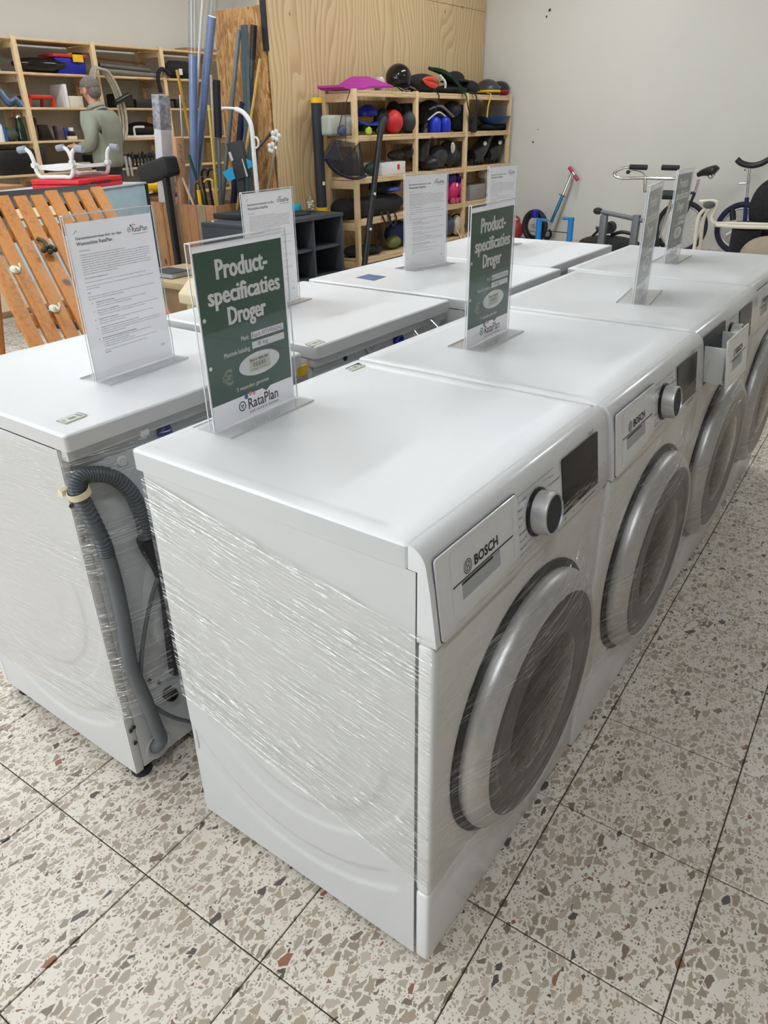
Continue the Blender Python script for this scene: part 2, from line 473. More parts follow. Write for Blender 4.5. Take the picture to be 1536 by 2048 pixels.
# ------------------------------------------------------------------ the room
def struct(o): return tag(o, kind='structure')
R = ROOM
TS = 0.3052; TO = Vector((0.0522, 0.1516)); TA = 0.0266
tex, tey = Vector((math.cos(TA), math.sin(TA))), Vector((-math.sin(TA), math.cos(TA)))
def terrazzo(name, grout):
    m, nt, b, o = newmat(name)
    wc = coords(nt, 'World')
    warp = node(nt, 'ShaderNodeTexNoise', i_Scale=45.0, i_Detail=2.0)
    nt.links.new(wc, warp.inputs['Vector'])
    ad = node(nt, 'ShaderNodeVectorMath', operation='MULTIPLY_ADD')
    ad.inputs[1].default_value = (0.012, 0.012, 0.0)
    nt.links.new(warp.outputs['Color'], ad.inputs[0]); nt.links.new(wc, ad.inputs[2])
    col = None
    base = node(nt, 'ShaderNodeTexNoise', i_Scale=3.0, i_Detail=3.0)
    nt.links.new(wc, base.inputs['Vector'])
    cur = ramp(nt, base.outputs['Fac'], [(0.3, rgb(220, 210, 196)), (0.7, rgb(236, 228, 216))]).outputs[0]
    pal = [(0.0, rgb(196, 183, 166)), (0.25, rgb(172, 158, 140)), (0.45, rgb(186, 175, 160)), (0.62, rgb(156, 142, 126)), (0.78, rgb(174, 157, 137)), (0.9, rgb(130, 114, 99)), (0.955, rgb(92, 86, 80)), (0.985, rgb(150, 104, 76))]
    for sc_, lo, keep, seed, st in ((165.0, 0.16, 0.52, 3.1, 1.0), (95.0, 0.11, 0.42, 7.7, 1.25), (52.0, 0.075, 0.50, 1.3, 1.25)):
        mp = node(nt, 'ShaderNodeMapping')
        mp.inputs['Scale'].default_value = (sc_ * st, sc_ / st, 0.0)
        mp.inputs['Rotation'].default_value = (0, 0, seed)
        mp.inputs['Location'].default_value = (seed, seed * 2, 0)
        nt.links.new(ad.outputs[0], mp.inputs[0])
        e = node(nt, 'ShaderNodeTexVoronoi', feature='DISTANCE_TO_EDGE', voronoi_dimensions='2D', i_Scale=1.0)
        c = node(nt, 'ShaderNodeTexVoronoi', feature='F1', voronoi_dimensions='2D', i_Scale=1.0)
        nt.links.new(mp.outputs[0], e.inputs['Vector']); nt.links.new(mp.outputs[0], c.inputs['Vector'])
        sep = node(nt, 'ShaderNodeSeparateColor'); nt.links.new(c.outputs['Color'], sep.inputs[0])
        # a chip is a cell shrunk by its own amount; part of the cells carry none
        th = node(nt, 'ShaderNodeMath', operation='MULTIPLY_ADD'); th.inputs[1].default_value = 0.16; th.inputs[2].default_value = lo
        nt.links.new(sep.outputs[2], th.inputs[0])
        gt = node(nt, 'ShaderNodeMath', operation='SUBTRACT'); nt.links.new(e.outputs['Distance'], gt.inputs[0]); nt.links.new(th.outputs[0], gt.inputs[1])
        mr = node(nt, 'ShaderNodeMapRange'); mr.inputs[1].default_value = -0.012; mr.inputs[2].default_value = 0.012
        nt.links.new(gt.outputs[0], mr.inputs[0])
        kp = node(nt, 'ShaderNodeMath', operation='LESS_THAN'); kp.inputs[1].default_value = keep
        nt.links.new(sep.outputs[1], kp.inputs[0])
        mu = node(nt, 'ShaderNodeMath', operation='MULTIPLY'); nt.links.new(mr.outputs[0], mu.inputs[0]); nt.links.new(kp.outputs[0], mu.inputs[1])
        pr = ramp(nt, sep.outputs[0], pal, 'CONSTANT')
        mx = node(nt, 'ShaderNodeMix', data_type='RGBA')
        nt.links.new(mu.outputs[0], mx.inputs['Factor']); nt.links.new(cur, mx.inputs[6]); nt.links.new(pr.outputs[0], mx.inputs[7])
        cur = mx.outputs[2]
    if grout:   # joints far away where tiles are no longer built singly
        mp = node(nt, 'ShaderNodeMapping', vector_type='TEXTURE')
        mp.inputs['Location'].default_value = (TO.x, TO.y, 0); mp.inputs['Rotation'].default_value = (0, 0, TA)
        mp.inputs['Scale'].default_value = (TS, TS, 1)
        nt.links.new(wc, mp.inputs[0])
        bk = node(nt, 'ShaderNodeTexBrick', offset=0.0, squash=1.0)
        bk.inputs['Scale'].default_value = 1.0; bk.inputs['Mortar Size'].default_value = 0.008
        bk.inputs['Brick Width'].default_value = 1.0; bk.inputs['Row Height'].default_value = 1.0; bk.inputs['Mortar Smooth'].default_value = 0.1
        nt.links.new(mp.outputs[0], bk.inputs['Vector'])
        mx = node(nt, 'ShaderNodeMix', data_type='RGBA')
        nt.links.new(bk.outputs['Fac'], mx.inputs['Factor']); nt.links.new(cur, mx.inputs[6]); mx.inputs[7].default_value = rgb(70, 62, 54)
        cur = mx.outputs[2]
    nt.links.new(cur, b.inputs['Base Color'])
    rn = node(nt, 'ShaderNodeTexNoise', i_Scale=2.2, i_Detail=3.0)
    nt.links.new(wc, rn.inputs['Vector'])
    rr = ramp(nt, rn.outputs['Fac'], [(0.3, (0.36, 0.36, 0.36)), (0.7, (0.5, 0.5, 0.5))])
    nt.links.new(rr.outputs[0], b.inputs['Roughness'])
    return m
M['terrazzo'] = terrazzo('terrazzo_tile', False)
M['terrazzo_far'] = terrazzo('terrazzo_floor_far', True)
M['grout'] = plain('dirty_grout', rgb(74, 66, 58), 0.9, var=0.2, scale=40)
NX = (-8, 7); NY = (-4, 17)          # tile cells built singly
def cell(i, j): return Vector((*(TO + TS * (i * tex + j * tey)), 0))
floor = MB()
floor.cur = 0
out = [Vector((R['x0'] - .1, R['y0'] - .1, 0)), Vector((R['x1'] + .1, R['y0'] - .1, 0)), Vector((R['x1'] + .1, R['y1'] + .1, 0)), Vector((R['x0'] - .1, R['y1'] + .1, 0))]
inn = [cell(NX[0], NY[0]), cell(NX[1], NY[0]), cell(NX[1], NY[1]), cell(NX[0], NY[1])]
floor.add(out + inn, [(0, 1, 5, 4), (1, 2, 6, 5), (2, 3, 7, 6), (3, 0, 4, 7)])
floor.add([p + Vector((0, 0, -0.05)) for p in out], [(3, 2, 1, 0)])
floor.cur = 1
floor.add([p + Vector((0, 0, -0.0035)) for p in inn], [(0, 1, 2, 3)])
fl = struct(floor.build('floor', [M['terrazzo_far'], M['grout']], smooth=0))
tm = MB(); g = 0.0013; h = TS / 2 - g; c = 0.0012
tm.add([(-h, -h, -0.0035), (h, -h, -0.0035), (h, h, -0.0035), (-h, h, -0.0035), (-h, -h, -c), (h, -h, -c), (h, h, -c), (-h, h, -c), (-h + c, -h + c, 0), (h - c, -h + c, 0), (h - c, h - c, 0), (-h + c, h - c, 0)],
       [(0, 1, 5, 4), (1, 2, 6, 5), (2, 3, 7, 6), (3, 0, 4, 7), (4, 5, 9, 8), (5, 6, 10, 9), (6, 7, 11, 10), (7, 4, 8, 11), (8, 9, 10, 11)])
tile_me = tm.mesh('tile', M['terrazzo'], smooth=0)
def seen(p):
    d = p - CAM_POS; z = d.dot(CAM_F)
    if z < 0.1: return False
    return -120 < 768 + FPX * d.dot(CAM_R) / z < 1660 and -60 < 1024 - FPX * d.dot(CAM_U) / z < 2260
far_i = MB()
for i in range(*NX):
    for j in range(*NY):
        p = cell(i + 0.5, j + 0.5)
        hid = (-0.5 < p.x < -0.1 and 0.15 < p.y < 2.4) or (-1.15 < p.x < -0.75 and 0.15 < p.y < 2.3)
        if seen(p) and not hid and i * 0 + 1:
            o = obj('tile', tile_me, fl, p + Vector((0, 0, random.uniform(-0.0004, 0.0003))))
            o.rotation_euler = (0, 0, TA)
        else:
            far_i.box((-h, -h, -0.0035), (h, h, 0), Matrix.Translation(p) @ Matrix.Rotation(TA, 4, 'Z'))
tag(far_i.build('hidden_tiles', M['terrazzo'], fl, smooth=0), kind='stuff')

def wall(name, a, b, mat): return struct(MB().box(a, b).build(name, mat, smooth=0))
wall('wall_back', (R['x0'] - .15, R['y1'], 0), (R['x1'] + .15, R['y1'] + .15, R['h']), M['wall_white'])
wall('wall_left', (R['x0'] - .15, R['y0'], 0), (R['x0'], R['y1'], R['h']), M['wall_white'])
wall('wall_right', (R['x1'], R['y0'], 0), (R['x1'] + .15, R['y1'], R['h']), plain('beige_wall', rgb(186, 184, 180), 0.9, var=0.05, scale=2))
fw = MB()
for a, b in (((R['x0'], 0), (-6.4, R['h'])), ((-0.8, 0), (R['x1'], R['h'])), ((-6.4, 0), (-0.8, .55)), ((-6.4, 2.95), (-0.8, R['h']))):
    fw.box((a[0], R['y0'] - .15, a[1]), (b[0], R['y0'], b[1]))
struct(fw.build('wall_front', plain('front_wall', rgb(176, 170, 160), 0.9, var=0.04, scale=2), smooth=0))
wn = struct(MB().box((-6.4, R['y0'] - .1, .55), (-0.8, R['y0'] - .05, .61)).box((-6.4, R['y0'] - .1, 2.89), (-0.8, R['y0'] - .05, 2.95)).build('window_1', M['grey_paint'], smooth=0))
for k in range(5):
    MB().box((-6.4 + k * 1.385, R['y0'] - .1, .61), (-6.34 + k * 1.385, R['y0'] - .05, 2.89)).build('window_frame', M['grey_paint'], wn, smooth=0)
for k in range(4):
    MB().box((-6.34 + k * 1.385, R['y0'] - .08, .61), (-5.015 + k * 1.385, R['y0'] - .07, 2.89)).build('pane', M['acrylic'], wn, smooth=0)
wall('ceiling', (R['x0'] - .15, R['y0'] - .15, R['h']), (R['x1'] + .15, R['y1'] + .15, R['h'] + .1), plain('ceiling_paint', rgb(206, 204, 198), 0.9, var=0.03, scale=2))

# fluorescent fittings on the ceiling (above the picture; their tubes are what the door glass reflects)
def emis(name, c, s):
    m, nt, b, o = newmat(name)
    b.inputs['Emission Color'].default_value = c; b.inputs['Emission Strength'].default_value = s
    b.inputs['Base Color'].default_value = (0.9, 0.9, 0.9, 1)
    m.cycles.emission_sampling = 'NONE'
    return m
M['tube_glow'] = emis('fluorescent_tube', (0.92, 0.965, 1.0, 1), 14.0)
def fitting(x, y, side, nth):
    t = thing('ceiling_light', '%s twin tube fluorescent fitting from the shop window, row %s' % (nth, side), 'ceiling light', (x, y, R['h'] - 0.35), 0, 'fluorescent ceiling fittings')
    MB().prism([(-.09, .0), (.09, .0), (.05, .07), (-.05, .07)], 1, -.78, .78).build('housing', M['white_plastic'], t, world=False)
    MB().tube([(-.05, -.74, -.025), (-.05, .74, -.025)], .014, 10).build('lamp_tube', M['tube_glow'], t, world=False)
    MB().tube([(.05, -.74, -.025), (.05, .74, -.025)], .014, 10).build('lamp_tube', M['tube_glow'], t, world=False)
    for yy_ in (-.5, .5): MB().tube([(0, yy_, .07), (0, yy_, .35)], .006, 6).build('hanger', M['grey_metal'], t, world=False)
    l = bpy.data.lights.new('fitting_light', 'AREA'); l.shape = 'RECTANGLE'; l.size = 0.16; l.size_y = 1.5
    l.energy = FIT_POWER; l.color = (0.90, 0.955, 1.0)
    o = bpy.data.objects.new('fitting_light', l); COL.objects.link(o); o.parent = t; o.location = (0, 0, -.05)
FIT_POWER = 44
for side, x, ys in (('near the left wall', -6.6, (-2.2, 0.8, 3.8, 6.8)), ('over the machines', -2.9, (-2.2, 0.6, 3.4, 6.4)), ('over the aisle', 1.0, (-1.6, 5.6))):
    for y, nth in zip(ys, ('first', 'second', 'third', 'fourth')):
        fitting(x, y, side, nth)

def ply_mat():
    m, nt, b, o = newmat('plywood_face')
    v = coords(nt, 'World')
    wn_ = node(nt, 'ShaderNodeTexNoise', i_Scale=1.0, i_Detail=2.0); nt.links.new(coords(nt, 'World', scale=(1, 1.6, 0.55)), wn_.inputs['Vector'])
    ml = node(nt, 'ShaderNodeMath', operation='MULTIPLY'); ml.inputs[1].default_value = 15.0; nt.links.new(wn_.outputs['Fac'], ml.inputs[0])
    sp = node(nt, 'ShaderNodeSeparateXYZ'); nt.links.new(v, sp.inputs[0])
    ma = node(nt, 'ShaderNodeMath', operation='MULTIPLY_ADD'); ma.inputs[1].default_value = 16.0; nt.links.new(sp.outputs[1], ma.inputs[0]); nt.links.new(ml.outputs[0], ma.inputs[2])
    fr = node(nt, 'ShaderNodeMath', operation='FRACT'); nt.links.new(ma.outputs[0], fr.inputs[0])
    fn = node(nt, 'ShaderNodeTexNoise', i_Scale=1.0, i_Detail=4.0); nt.links.new(coords(nt, 'World', scale=(1, 90, 2.5)), fn.inputs['Vector'])
    mx = node(nt, 'ShaderNodeMath', operation='MULTIPLY_ADD'); mx.inputs[1].default_value = 0.5; nt.links.new(fn.outputs['Fac'], mx.inputs[0]); nt.links.new(fr.outputs[0], mx.inputs[2])
    r = ramp(nt, mx.outputs[0], [(0.2, rgb(222, 196, 154)), (0.7, rgb(216, 188, 144)), (0.95, rgb(206, 176, 130)), (1.0, rgb(200, 168, 122))])
    vo = node(nt, 'ShaderNodeTexVoronoi', i_Scale=1.0); nt.links.new(coords(nt, 'World', scale=(1, 3.6, 2.0)), vo.inputs['Vector'])
    kr = ramp(nt, vo.outputs['Distance'], [(0.03, (1, 1, 1)), (0.055, (0, 0, 0))])
    mm = node(nt, 'ShaderNodeMix', data_type='RGBA'); nt.links.new(kr.outputs[0], mm.inputs['Factor']); nt.links.new(r.outputs[0], mm.inputs[6]); mm.inputs[7].default_value = rgb(120, 76, 44)
    nt.links.new(mm.outputs[2], b.inputs['Base Color']); b.inputs['Roughness'].default_value = 0.6
    return m
# plywood partition with its sheets, OSB end panel and black corner strip
M['ply'] = ply_mat()
ply = struct(MB().box((-4.80, 4.74, 0), (-4.68, R['y1'], R['h'])).build('wall_partition', M['pine'], smooth=0))
yy = 4.70
for k, wd in enumerate((0.62, 1.22, 1.22, 0.66)):
    MB().box((-4.678, yy + .002, 0.01), (-4.66, min(yy + wd, R['y1']) - .002, 2.44 if k != 9 else 2.4)).build('plywood_sheet', M['ply'], ply, smooth=0)
    MB().box((-4.678, yy + .002, 2.444), (-4.66, min(yy + wd, R['y1']) - .002, R['h'] - .005)).build('plywood_sheet', M['ply'], ply, smooth=0)
    yy += wd
def osb_mat():
    m, nt, b, o = newmat('osb_strands')
    cur = None
    for k, (rot, sc_) in enumerate(((0.35, 1.0), (-0.5, 1.15), (1.2, 0.9))):
        v = coords(nt, 'World', scale=(60 * sc_, 1, 14 * sc_), rot=(0, rot, 0), loc=(k * 3.7, 0, k * 1.9))
        vo = node(nt, 'ShaderNodeTexVoronoi', i_Scale=0.9); nt.links.new(v, vo.inputs['Vector'])
        sp = node(nt, 'ShaderNodeSeparateColor'); nt.links.new(vo.outputs['Color'], sp.inputs[0])
        r = ramp(nt, sp.outputs[0], [(0, rgb(152, 102, 54)), (.3, rgb(196, 148, 92)), (.6, rgb(214, 170, 112)), (.85, rgb(176, 124, 70))])
        if cur is None: cur = r.outputs[0]
        else:
            mx = node(nt, 'ShaderNodeMix', data_type='RGBA')
            gt = node(nt, 'ShaderNodeMath', operation='GREATER_THAN'); gt.inputs[1].default_value = 0.55
            nt.links.new(sp.outputs[1], gt.inputs[0]); nt.links.new(gt.outputs[0], mx.inputs['Factor'])
            nt.links.new(cur, mx.inputs[6]); nt.links.new(r.outputs[0], mx.inputs[7]); cur = mx.outputs[2]
    nt.links.new(cur, b.inputs['Base Color']); b.inputs['Roughness'].default_value = 0.65
    return m
M['osb'] = osb_mat()
osb = struct(MB().box((-5.30, 4.70, 0), (-4.70, 4.72, 2.19)).build('wall_end_panel', M['osb'], smooth=0))
struct(MB().box((-4.715, 4.685, 1.86), (-4.655, 4.698, 3.2)).build('trim_1', M['black'], smooth=0))
p = at(537, 4, y=4.9)
solo(MB().prism([(-4.86, 2.20), (-4.74, 2.20), (-4.74, 2.62), (-4.86, 2.62)], 1, 4.80, 4.815), 'red_notice_board', M['red_plastic'], 'red board edge peeking above the chipboard panel', 'board')
# small marks on the white wall
for k, (px, py, r) in enumerate(((1100, 20, .02), (1093, 33, .012), (1066, 284, .012), (1076, 259, .008), (1056, 427, .012), (1490, 340, .01))):
    q = at(px, py, y=R['y1'] - .002)
    mk = MB(); n = 9
    mk.add([(q.x + r * math.cos(6.283 * i / n) * random.uniform(.5, 1.2), q.y, q.z + r * math.sin(6.283 * i / n) * random.uniform(.5, 1.3)) for i in range(n)] , [tuple(range(n))])
    o = mk.build('wall_chip_%s' % 'abcdef'[k], M['grey_dark'], None, smooth=0); o.parent = bpy.data.objects['wall_back']; o.name = 'chip_mark'
# ------------------------------------------------------------------ stretch film
def film_mat(name='stretch_film', tint=(0.985, 0.98, 0.965, 1), dens=1.0, haze=0.06):
    m, nt, b, o = newmat(name)
    nt.nodes.remove(b)
    uv = node(nt, 'ShaderNodeUVMap')
    def streak(su, sv, lo, hi, loc=0.0, rz=0.0, detail=2.0):
        mp = node(nt, 'ShaderNodeMapping'); mp.inputs['Scale'].default_value = (su, sv, 1)
        mp.inputs['Location'].default_value = (loc, loc * 1.7, 0); mp.inputs['Rotation'].default_value = (0, 0, rz)
        nt.links.new(uv.outputs[0], mp.inputs[0])
        n = node(nt, 'ShaderNodeTexNoise', noise_dimensions='2D', i_Scale=1.0, i_Detail=detail)
        nt.links.new(mp.outputs[0], n.inputs['Vector'])
        mr = node(nt, 'ShaderNodeMapRange'); mr.inputs[1].default_value = lo; mr.inputs[2].default_value = hi
        nt.links.new(n.outputs['Fac'], mr.inputs[0])
        return mr.outputs[0], n.outputs['Fac']
    def mul(a, b_):
        k = node(nt, 'ShaderNodeMath', operation='MULTIPLY')
        for i, q in enumerate((a, b_)):
            if isinstance(q, float): k.inputs[i].default_value = q
            else: nt.links.new(q, k.inputs[i])
        return k.outputs[0]
    def mxm(a, b_):
        k = node(nt, 'ShaderNodeMath', operation='MAXIMUM'); nt.links.new(a, k.inputs[0]); nt.links.new(b_, k.inputs[1]); return k.outputs[0]
    s1, f1 = streak(3.5, 210, 0.60, 0.74, 0.3)
    s2, f2 = streak(2.2, 120, 0.58, 0.75, 5.3, 0.02)
    s3, f3 = streak(22, 300, 0.62, 0.70, 9.1)
    cl, _ = streak(2.0, 9, 0.36, 0.62, 2.2)
    ed = node(nt, 'ShaderNodeAttribute', attribute_name='edge')
    lines = mul(mxm(mul(s1, 0.6), mul(s2, 0.4)), cl)
    gl = mul(s3, cl)  # glints on the wrinkles painted as short white dashes
    edge = mul(mxm(s1, s3), ed.outputs['Fac'])
    fac = mxm(mxm(lines, gl), edge)
    bp = node(nt, 'ShaderNodeBump'); bp.inputs['Strength'].default_value = 1.0; bp.inputs['Distance'].default_value = 0.004
    ad = node(nt, 'ShaderNodeMath', operation='ADD'); nt.links.new(f1, ad.inputs[0]); nt.links.new(f3, ad.inputs[1])
    nt.links.new(ad.outputs[0], bp.inputs['Height'])
    tr = node(nt, 'ShaderNodeBsdfTransparent'); tr.inputs[0].default_value = tint
    gs = node(nt, 'ShaderNodeBsdfGlossy'); gs.inputs['Roughness'].default_value = 0.16; gs.inputs[0].default_value = (1, 1, 1, 1)
    nt.links.new(bp.outputs[0], gs.inputs['Normal'])
    df = node(nt, 'ShaderNodeBsdfDiffuse'); df.inputs[0].default_value = (0.92, 0.92, 0.91, 1)
    w = node(nt, 'ShaderNodeMixShader'); w.inputs[0].default_value = 0.55
    nt.links.new(df.outputs[0], w.inputs[1]); nt.links.new(gs.outputs[0], w.inputs[2])
    base = node(nt, 'ShaderNodeMixShader'); base.inputs[0].default_value = haze
    nt.links.new(tr.outputs[0], base.inputs[1]); nt.links.new(gs.outputs[0], base.inputs[2])
    fin = node(nt, 'ShaderNodeMixShader')
    nt.links.new(mul(fac, 0.9 * dens), fin.inputs[0]); nt.links.new(base.outputs[0], fin.inputs[1]); nt.links.new(w.outputs[0], fin.inputs[2])
    nt.links.new(fin.outputs[0], o.inputs[0])
    return m
M['film'] = film_mat()
M['film_soft'] = film_mat('stretch_film_soft', (0.985, 0.98, 0.965, 1), 0.5, 0.05)
M['film_front'] = film_mat('stretch_film_front', (0.97, 0.955, 0.93, 1), 0.7, 0.03)
def film(parent, fn, ulen, vlen, nu=40, nv=24, edge=(0.06, 0.06), mat='film', name='plastic_film'):
    mb = MB().grid(fn, nu, nv)
    me = mb.mesh(name, M[mat], smooth=80)
    uvl = me.uv_layers.new(name='UVMap')
    at_ = me.attributes.new('edge', 'FLOAT', 'POINT')
    W = nu + 1
    for i in range(len(me.vertices)):
        v = (i // W) / nv
        at_.data[i].value = max(sstep(edge[0], 0, v) if edge[0] else 0, sstep(1 - edge[1], 1, v) if edge[1] else 0)
    for lp in me.loops:
        k = lp.vertex_index
        uvl.data[lp.index].uv = ((k % W) / nu * ulen, (k // W) / nv * vlen)
    return obj(name, me, parent)

# ------------------------------------------------------------------ tumble dryers and washing machines
def rrect(u0, v0, u1, v1, r, n=5):
    out = []
    for (cx, cy, a) in ((u1 - r, v1 - r, 0), (u0 + r, v1 - r, 90), (u0 + r, v0 + r, 180), (u1 - r, v0 + r, 270)):
        for k in range(n + 1):
            t = math.radians(a + 90 * k / n)
            out.append((cx + r * math.cos(t), cy + r * math.sin(t)))
    return out
def emboss(x, z):
    """pressed rings of the side panels: offset in metres at (x from front, z)"""
    dx, dz = x + 0.29, z - 0.45
    r = math.hypot(dx, dz); a = math.degrees(math.atan2(dz, dx)) % 360
    e = 0.0
    e += 0.0010 * (sstep(0.125, 0.131, r) - sstep(0.17, 0.178, r))
    e += 0.0030 * (sstep(0.205, 0.211, r) - sstep(0.250, 0.258, r)) * (sstep(150, 175, a) - sstep(350, 359.9, a) if a > 100 else 0)
    e += 0.0036 * (sstep(0.325, 0.333, r) - sstep(0.362, 0.372, r)) * (sstep(212, 222, a) - sstep(305, 312, a))
    return e
def F(y, z, off=0.0):
    """a point on the sloping control fascia"""
    return Vector((0.004 - (z - 0.70) * 0.135 + off + 0.0 * y, y, z))
def worktop(mb, x0, x1, y0, y1, z0, z1, rear, side, front, step=0.0014, bev=0.005, right=0.03):
    mb.cur = 1  # slab edge in the darker side tone, its shade put into the colour
    mb.prism(rrect(x0, y0, x1, y1, bev * 1.4, 3), 2, z0, z1 - step - bev * 0.6)
    mb.cur = 0
    o1 = rrect(x0, y0, x1, y1, bev * 1.4, 3)
    zs = z1 - step - bev * 0.6
    rings = [[(p[0], p[1], zs) for p in o1]]
    for k in (1, 2, 3):
        t = k / 3 * math.pi / 2
        ins = bev * (1 - math.cos(t))
        o2 = rrect(x0 + ins, y0 + ins, x1 - ins, y1 - ins, bev * 1.4, 3)
        rings.append([(p[0], p[1], zs + (bev * 0.6 + step) * math.sin(t)) for p in o2])
    i1 = rrect(x0 + rear, y0 + side, x1 - front, y1 - side, 0.014, 3)
    rings.append([(p[0], p[1], z1) for p in i1])
    i2 = rrect(x0 + rear + 0.004, y0 + side + 0.004, x1 - front - 0.004, y1 - side - 0.004, 0.012, 3)
    rings.append([(p[0], p[1], z1 - step) for p in i2])
    n = len(o1); vs = [p for r_ in rings for p in r_]; fs = []
    for j in range(len(rings) - 1):
        for k in range(n):
            fs.append((j * n + k, j * n + (k + 1) % n, (j + 1) * n + (k + 1) % n, (j + 1) * n + k))
    fs.append(tuple(range((len(rings) - 1) * n, len(rings) * n)))
    mb.add(vs, fs)
    return mb
LEFT_PROGS = ['Overhemden', 'Dekens', 'Dons', 'Sport', 'Handdoeken', 'Superkort 40', 'AllergiePlus']
RIGHT_PROGS = ['Katoen', 'Kreukherstellend', 'Mix', 'Fijne was', 'Wol', 'Warm', 'Koud']
def appliance(name, label, cat, loc, rotz, W, group, H=0.842, xr=-0.58, body_r=-0.56, drawer_out=0.0, washer=False, fine=False, fx=0.0):
    t = thing(name, label, cat, loc, rotz, group)
    B = dict(world=False)
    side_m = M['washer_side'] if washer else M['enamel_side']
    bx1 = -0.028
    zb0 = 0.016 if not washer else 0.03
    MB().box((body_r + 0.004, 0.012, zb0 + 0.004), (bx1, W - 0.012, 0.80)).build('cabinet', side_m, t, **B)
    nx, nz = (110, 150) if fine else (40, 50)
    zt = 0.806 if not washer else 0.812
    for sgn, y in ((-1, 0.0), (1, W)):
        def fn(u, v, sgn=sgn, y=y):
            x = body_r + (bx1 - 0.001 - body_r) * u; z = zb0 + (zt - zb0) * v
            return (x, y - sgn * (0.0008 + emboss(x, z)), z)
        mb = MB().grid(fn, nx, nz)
        b0 = 0
        mb.build('side_panel', side_m, t, smooth=60, **B)
    # rear edge fold of the side panels
    for ya, yb in ((0.0015, 0.02), (W - 0.02, W - 0.0015)): MB().box((body_r - 0.002, ya, zb0), (body_r + 0.01, yb, zt)).build('rear_fold', side_m, t, bevel=0.003, **B)
    wt = MB()
    if washer:
        worktop(wt, xr, -0.012, 0.001, W - 0.001, zt + 0.002, H + 0.003, 0.0065, 0.0065, 0.05, step=0.0006, bev=0.006)
    else:
        worktop(wt, xr, -0.041, 0.0, W, zt, H, 0.022, 0.024, 0.045, bev=0.0045)
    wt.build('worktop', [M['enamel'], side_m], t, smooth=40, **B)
    MB().box((xr + 0.012, 0.006, 0.79), (body_r + 0.02, W - 0.006, zt + 0.002)).build('rear_rail', side_m, t, bevel=0.004, **B)
    # front: control fascia, door panel, kick panel
    prof = [(-0.0265, 0.70), (-0.0265, zt + 0.001), (-0.0405, zt + 0.001), (-0.0405, H)]
    for k in range(8):
        a = math.radians(90 - 82 * k / 7)
        prof.append((-0.0400 + 0.0275 * math.cos(a), H - 0.034 + 0.034 * math.sin(a)))
    prof += [(F(0, 0.78).x, 0.78), (F(0, 0.74).x, 0.74), (F(0, 0.70).x, 0.70)]
    MB().prism(prof, 1, 0.0, W).build('control_fascia', M['fascia'], t, bevel=0.004, bseg=3, bang=60, **B)
    MB().box((-0.0265, 0.0, 0.192), (0.0, W, 0.6985)).build('door_panel', M['fascia'], t, bevel=0.007, bseg=3, **B)
    MB().box((-0.0265, 0.0, zb0 - 0.002), (0.0, W, 0.1905)).build('kick_panel', M['fascia'], t, bevel=0.007, bseg=3, **B)
    fx_, fy_ = (-0.50, 0.05) if not washer else (body_r + 0.028, 0.030)
    for (x, y) in ((-0.06, fy_), (-0.06, W - fy_), (fx_, fy_), (fx_, W - fy_)):
        MB().lathe([(0.0, 0.0), (0.022, 0.0), (0.024, 0.004), (0.022, 0.014), (0.012, 0.018), (0.012, 0.04)], (x, y, 0.0), seg=14).build('foot', M['black_rubber'], t, **B)
    # detergent / condensation drawer
    fo = drawer_out
    def D(u, v, off=0.0):
        return F(u, v, 0.0036 + off) + Vector((fo, 0, 0))
    y0, y1, z0, z1 = 0.012, 0.232, 0.703, 0.824
    gap = MB()
    go, gi = rrect(y0 - 0.0015, z0 - 0.0015, y1 + 0.0015, z1 + 0.0015, 0.007), rrect(y0 + 0.004, z0 + 0.004, y1 - 0.004, z1 - 0.004, 0.005)
    if fo > 0.005: gap.add([F(u, v, 0.0008) for u, v in go], [tuple(range(24))])
    else: gap.add([F(u, v, 0.0008) for u, v in go + gi], [(k, (k + 1) % 24, (k + 1) % 24 + 24, k + 24) for k in range(24)])
    gap.build('drawer_gap', M['black'], t, **B)
    dr = MB(); ro = rrect(y0, z0, y1, z1, 0.006); hy0, hy1, hz0, hz1 = 0.068, 0.176, 0.737, 0.764
    ri = [(min(max(u, hy0), hy1), min(max(v, hz0), hz1)) for u, v in ro]
    ri = rrect(hy0, hz0, hy1, hz1, 0.003)
    n = len(ro)
    dr.add([D(u, v, -0.0028 - fo * 0.0) for u, v in ro] + [D(u, v, 0) for u, v in ro] + [D(u, v, 0) for u, v in ri] + [D(u, v, -0.0006 - 0.0024 * (v - hz0) / (hz1 - hz0)) for u, v in ri],
           [(k, (k + 1) % n, (k + 1) % n + n, k + n) for k in range(n)] + [(k + n, (k + 1) % n + n, (k + 1) % n + 2 * n, k + 2 * n) for k in range(n)]
           + [(k + 2 * n, (k + 1) % n + 2 * n, (k + 1) % n + 3 * n, k + 3 * n) for k in range(n)] + [tuple(range(3 * n, 4 * n))])
    d = dr.build('drawer_front', M['fascia'], t, smooth=30, **B)
    if fo > 0.005:
        MB().box((F(0, .77).x - 0.01, y0 + 0.02, 0.712), (F(0, .77).x + fo + 0.001, y1 - 0.02, 0.722)).box((F(0, .77).x - 0.01, y0 + 0.02, 0.722), (F(0, .77).x + fo - 0.003, y0 + 0.026, 0.80)).box((F(0, .77).x - 0.01, y1 - 0.026, 0.722), (F(0, .77).x + fo - 0.003, y1 - 0.02, 0.80)).build('drawer_tray', M['white_plastic'], d, **B)
    trm = MB()
    stroke(trm, (0.046, 0.7665), (0.214, 0.7665), 0.0022, lambda u, v: D(u, v, 0.0004))
    quad(trm, hy0 + 0.002, 0.7575, hy1 - 0.02, 0.7635, lambda u, v: D(u, v, -0.0018))
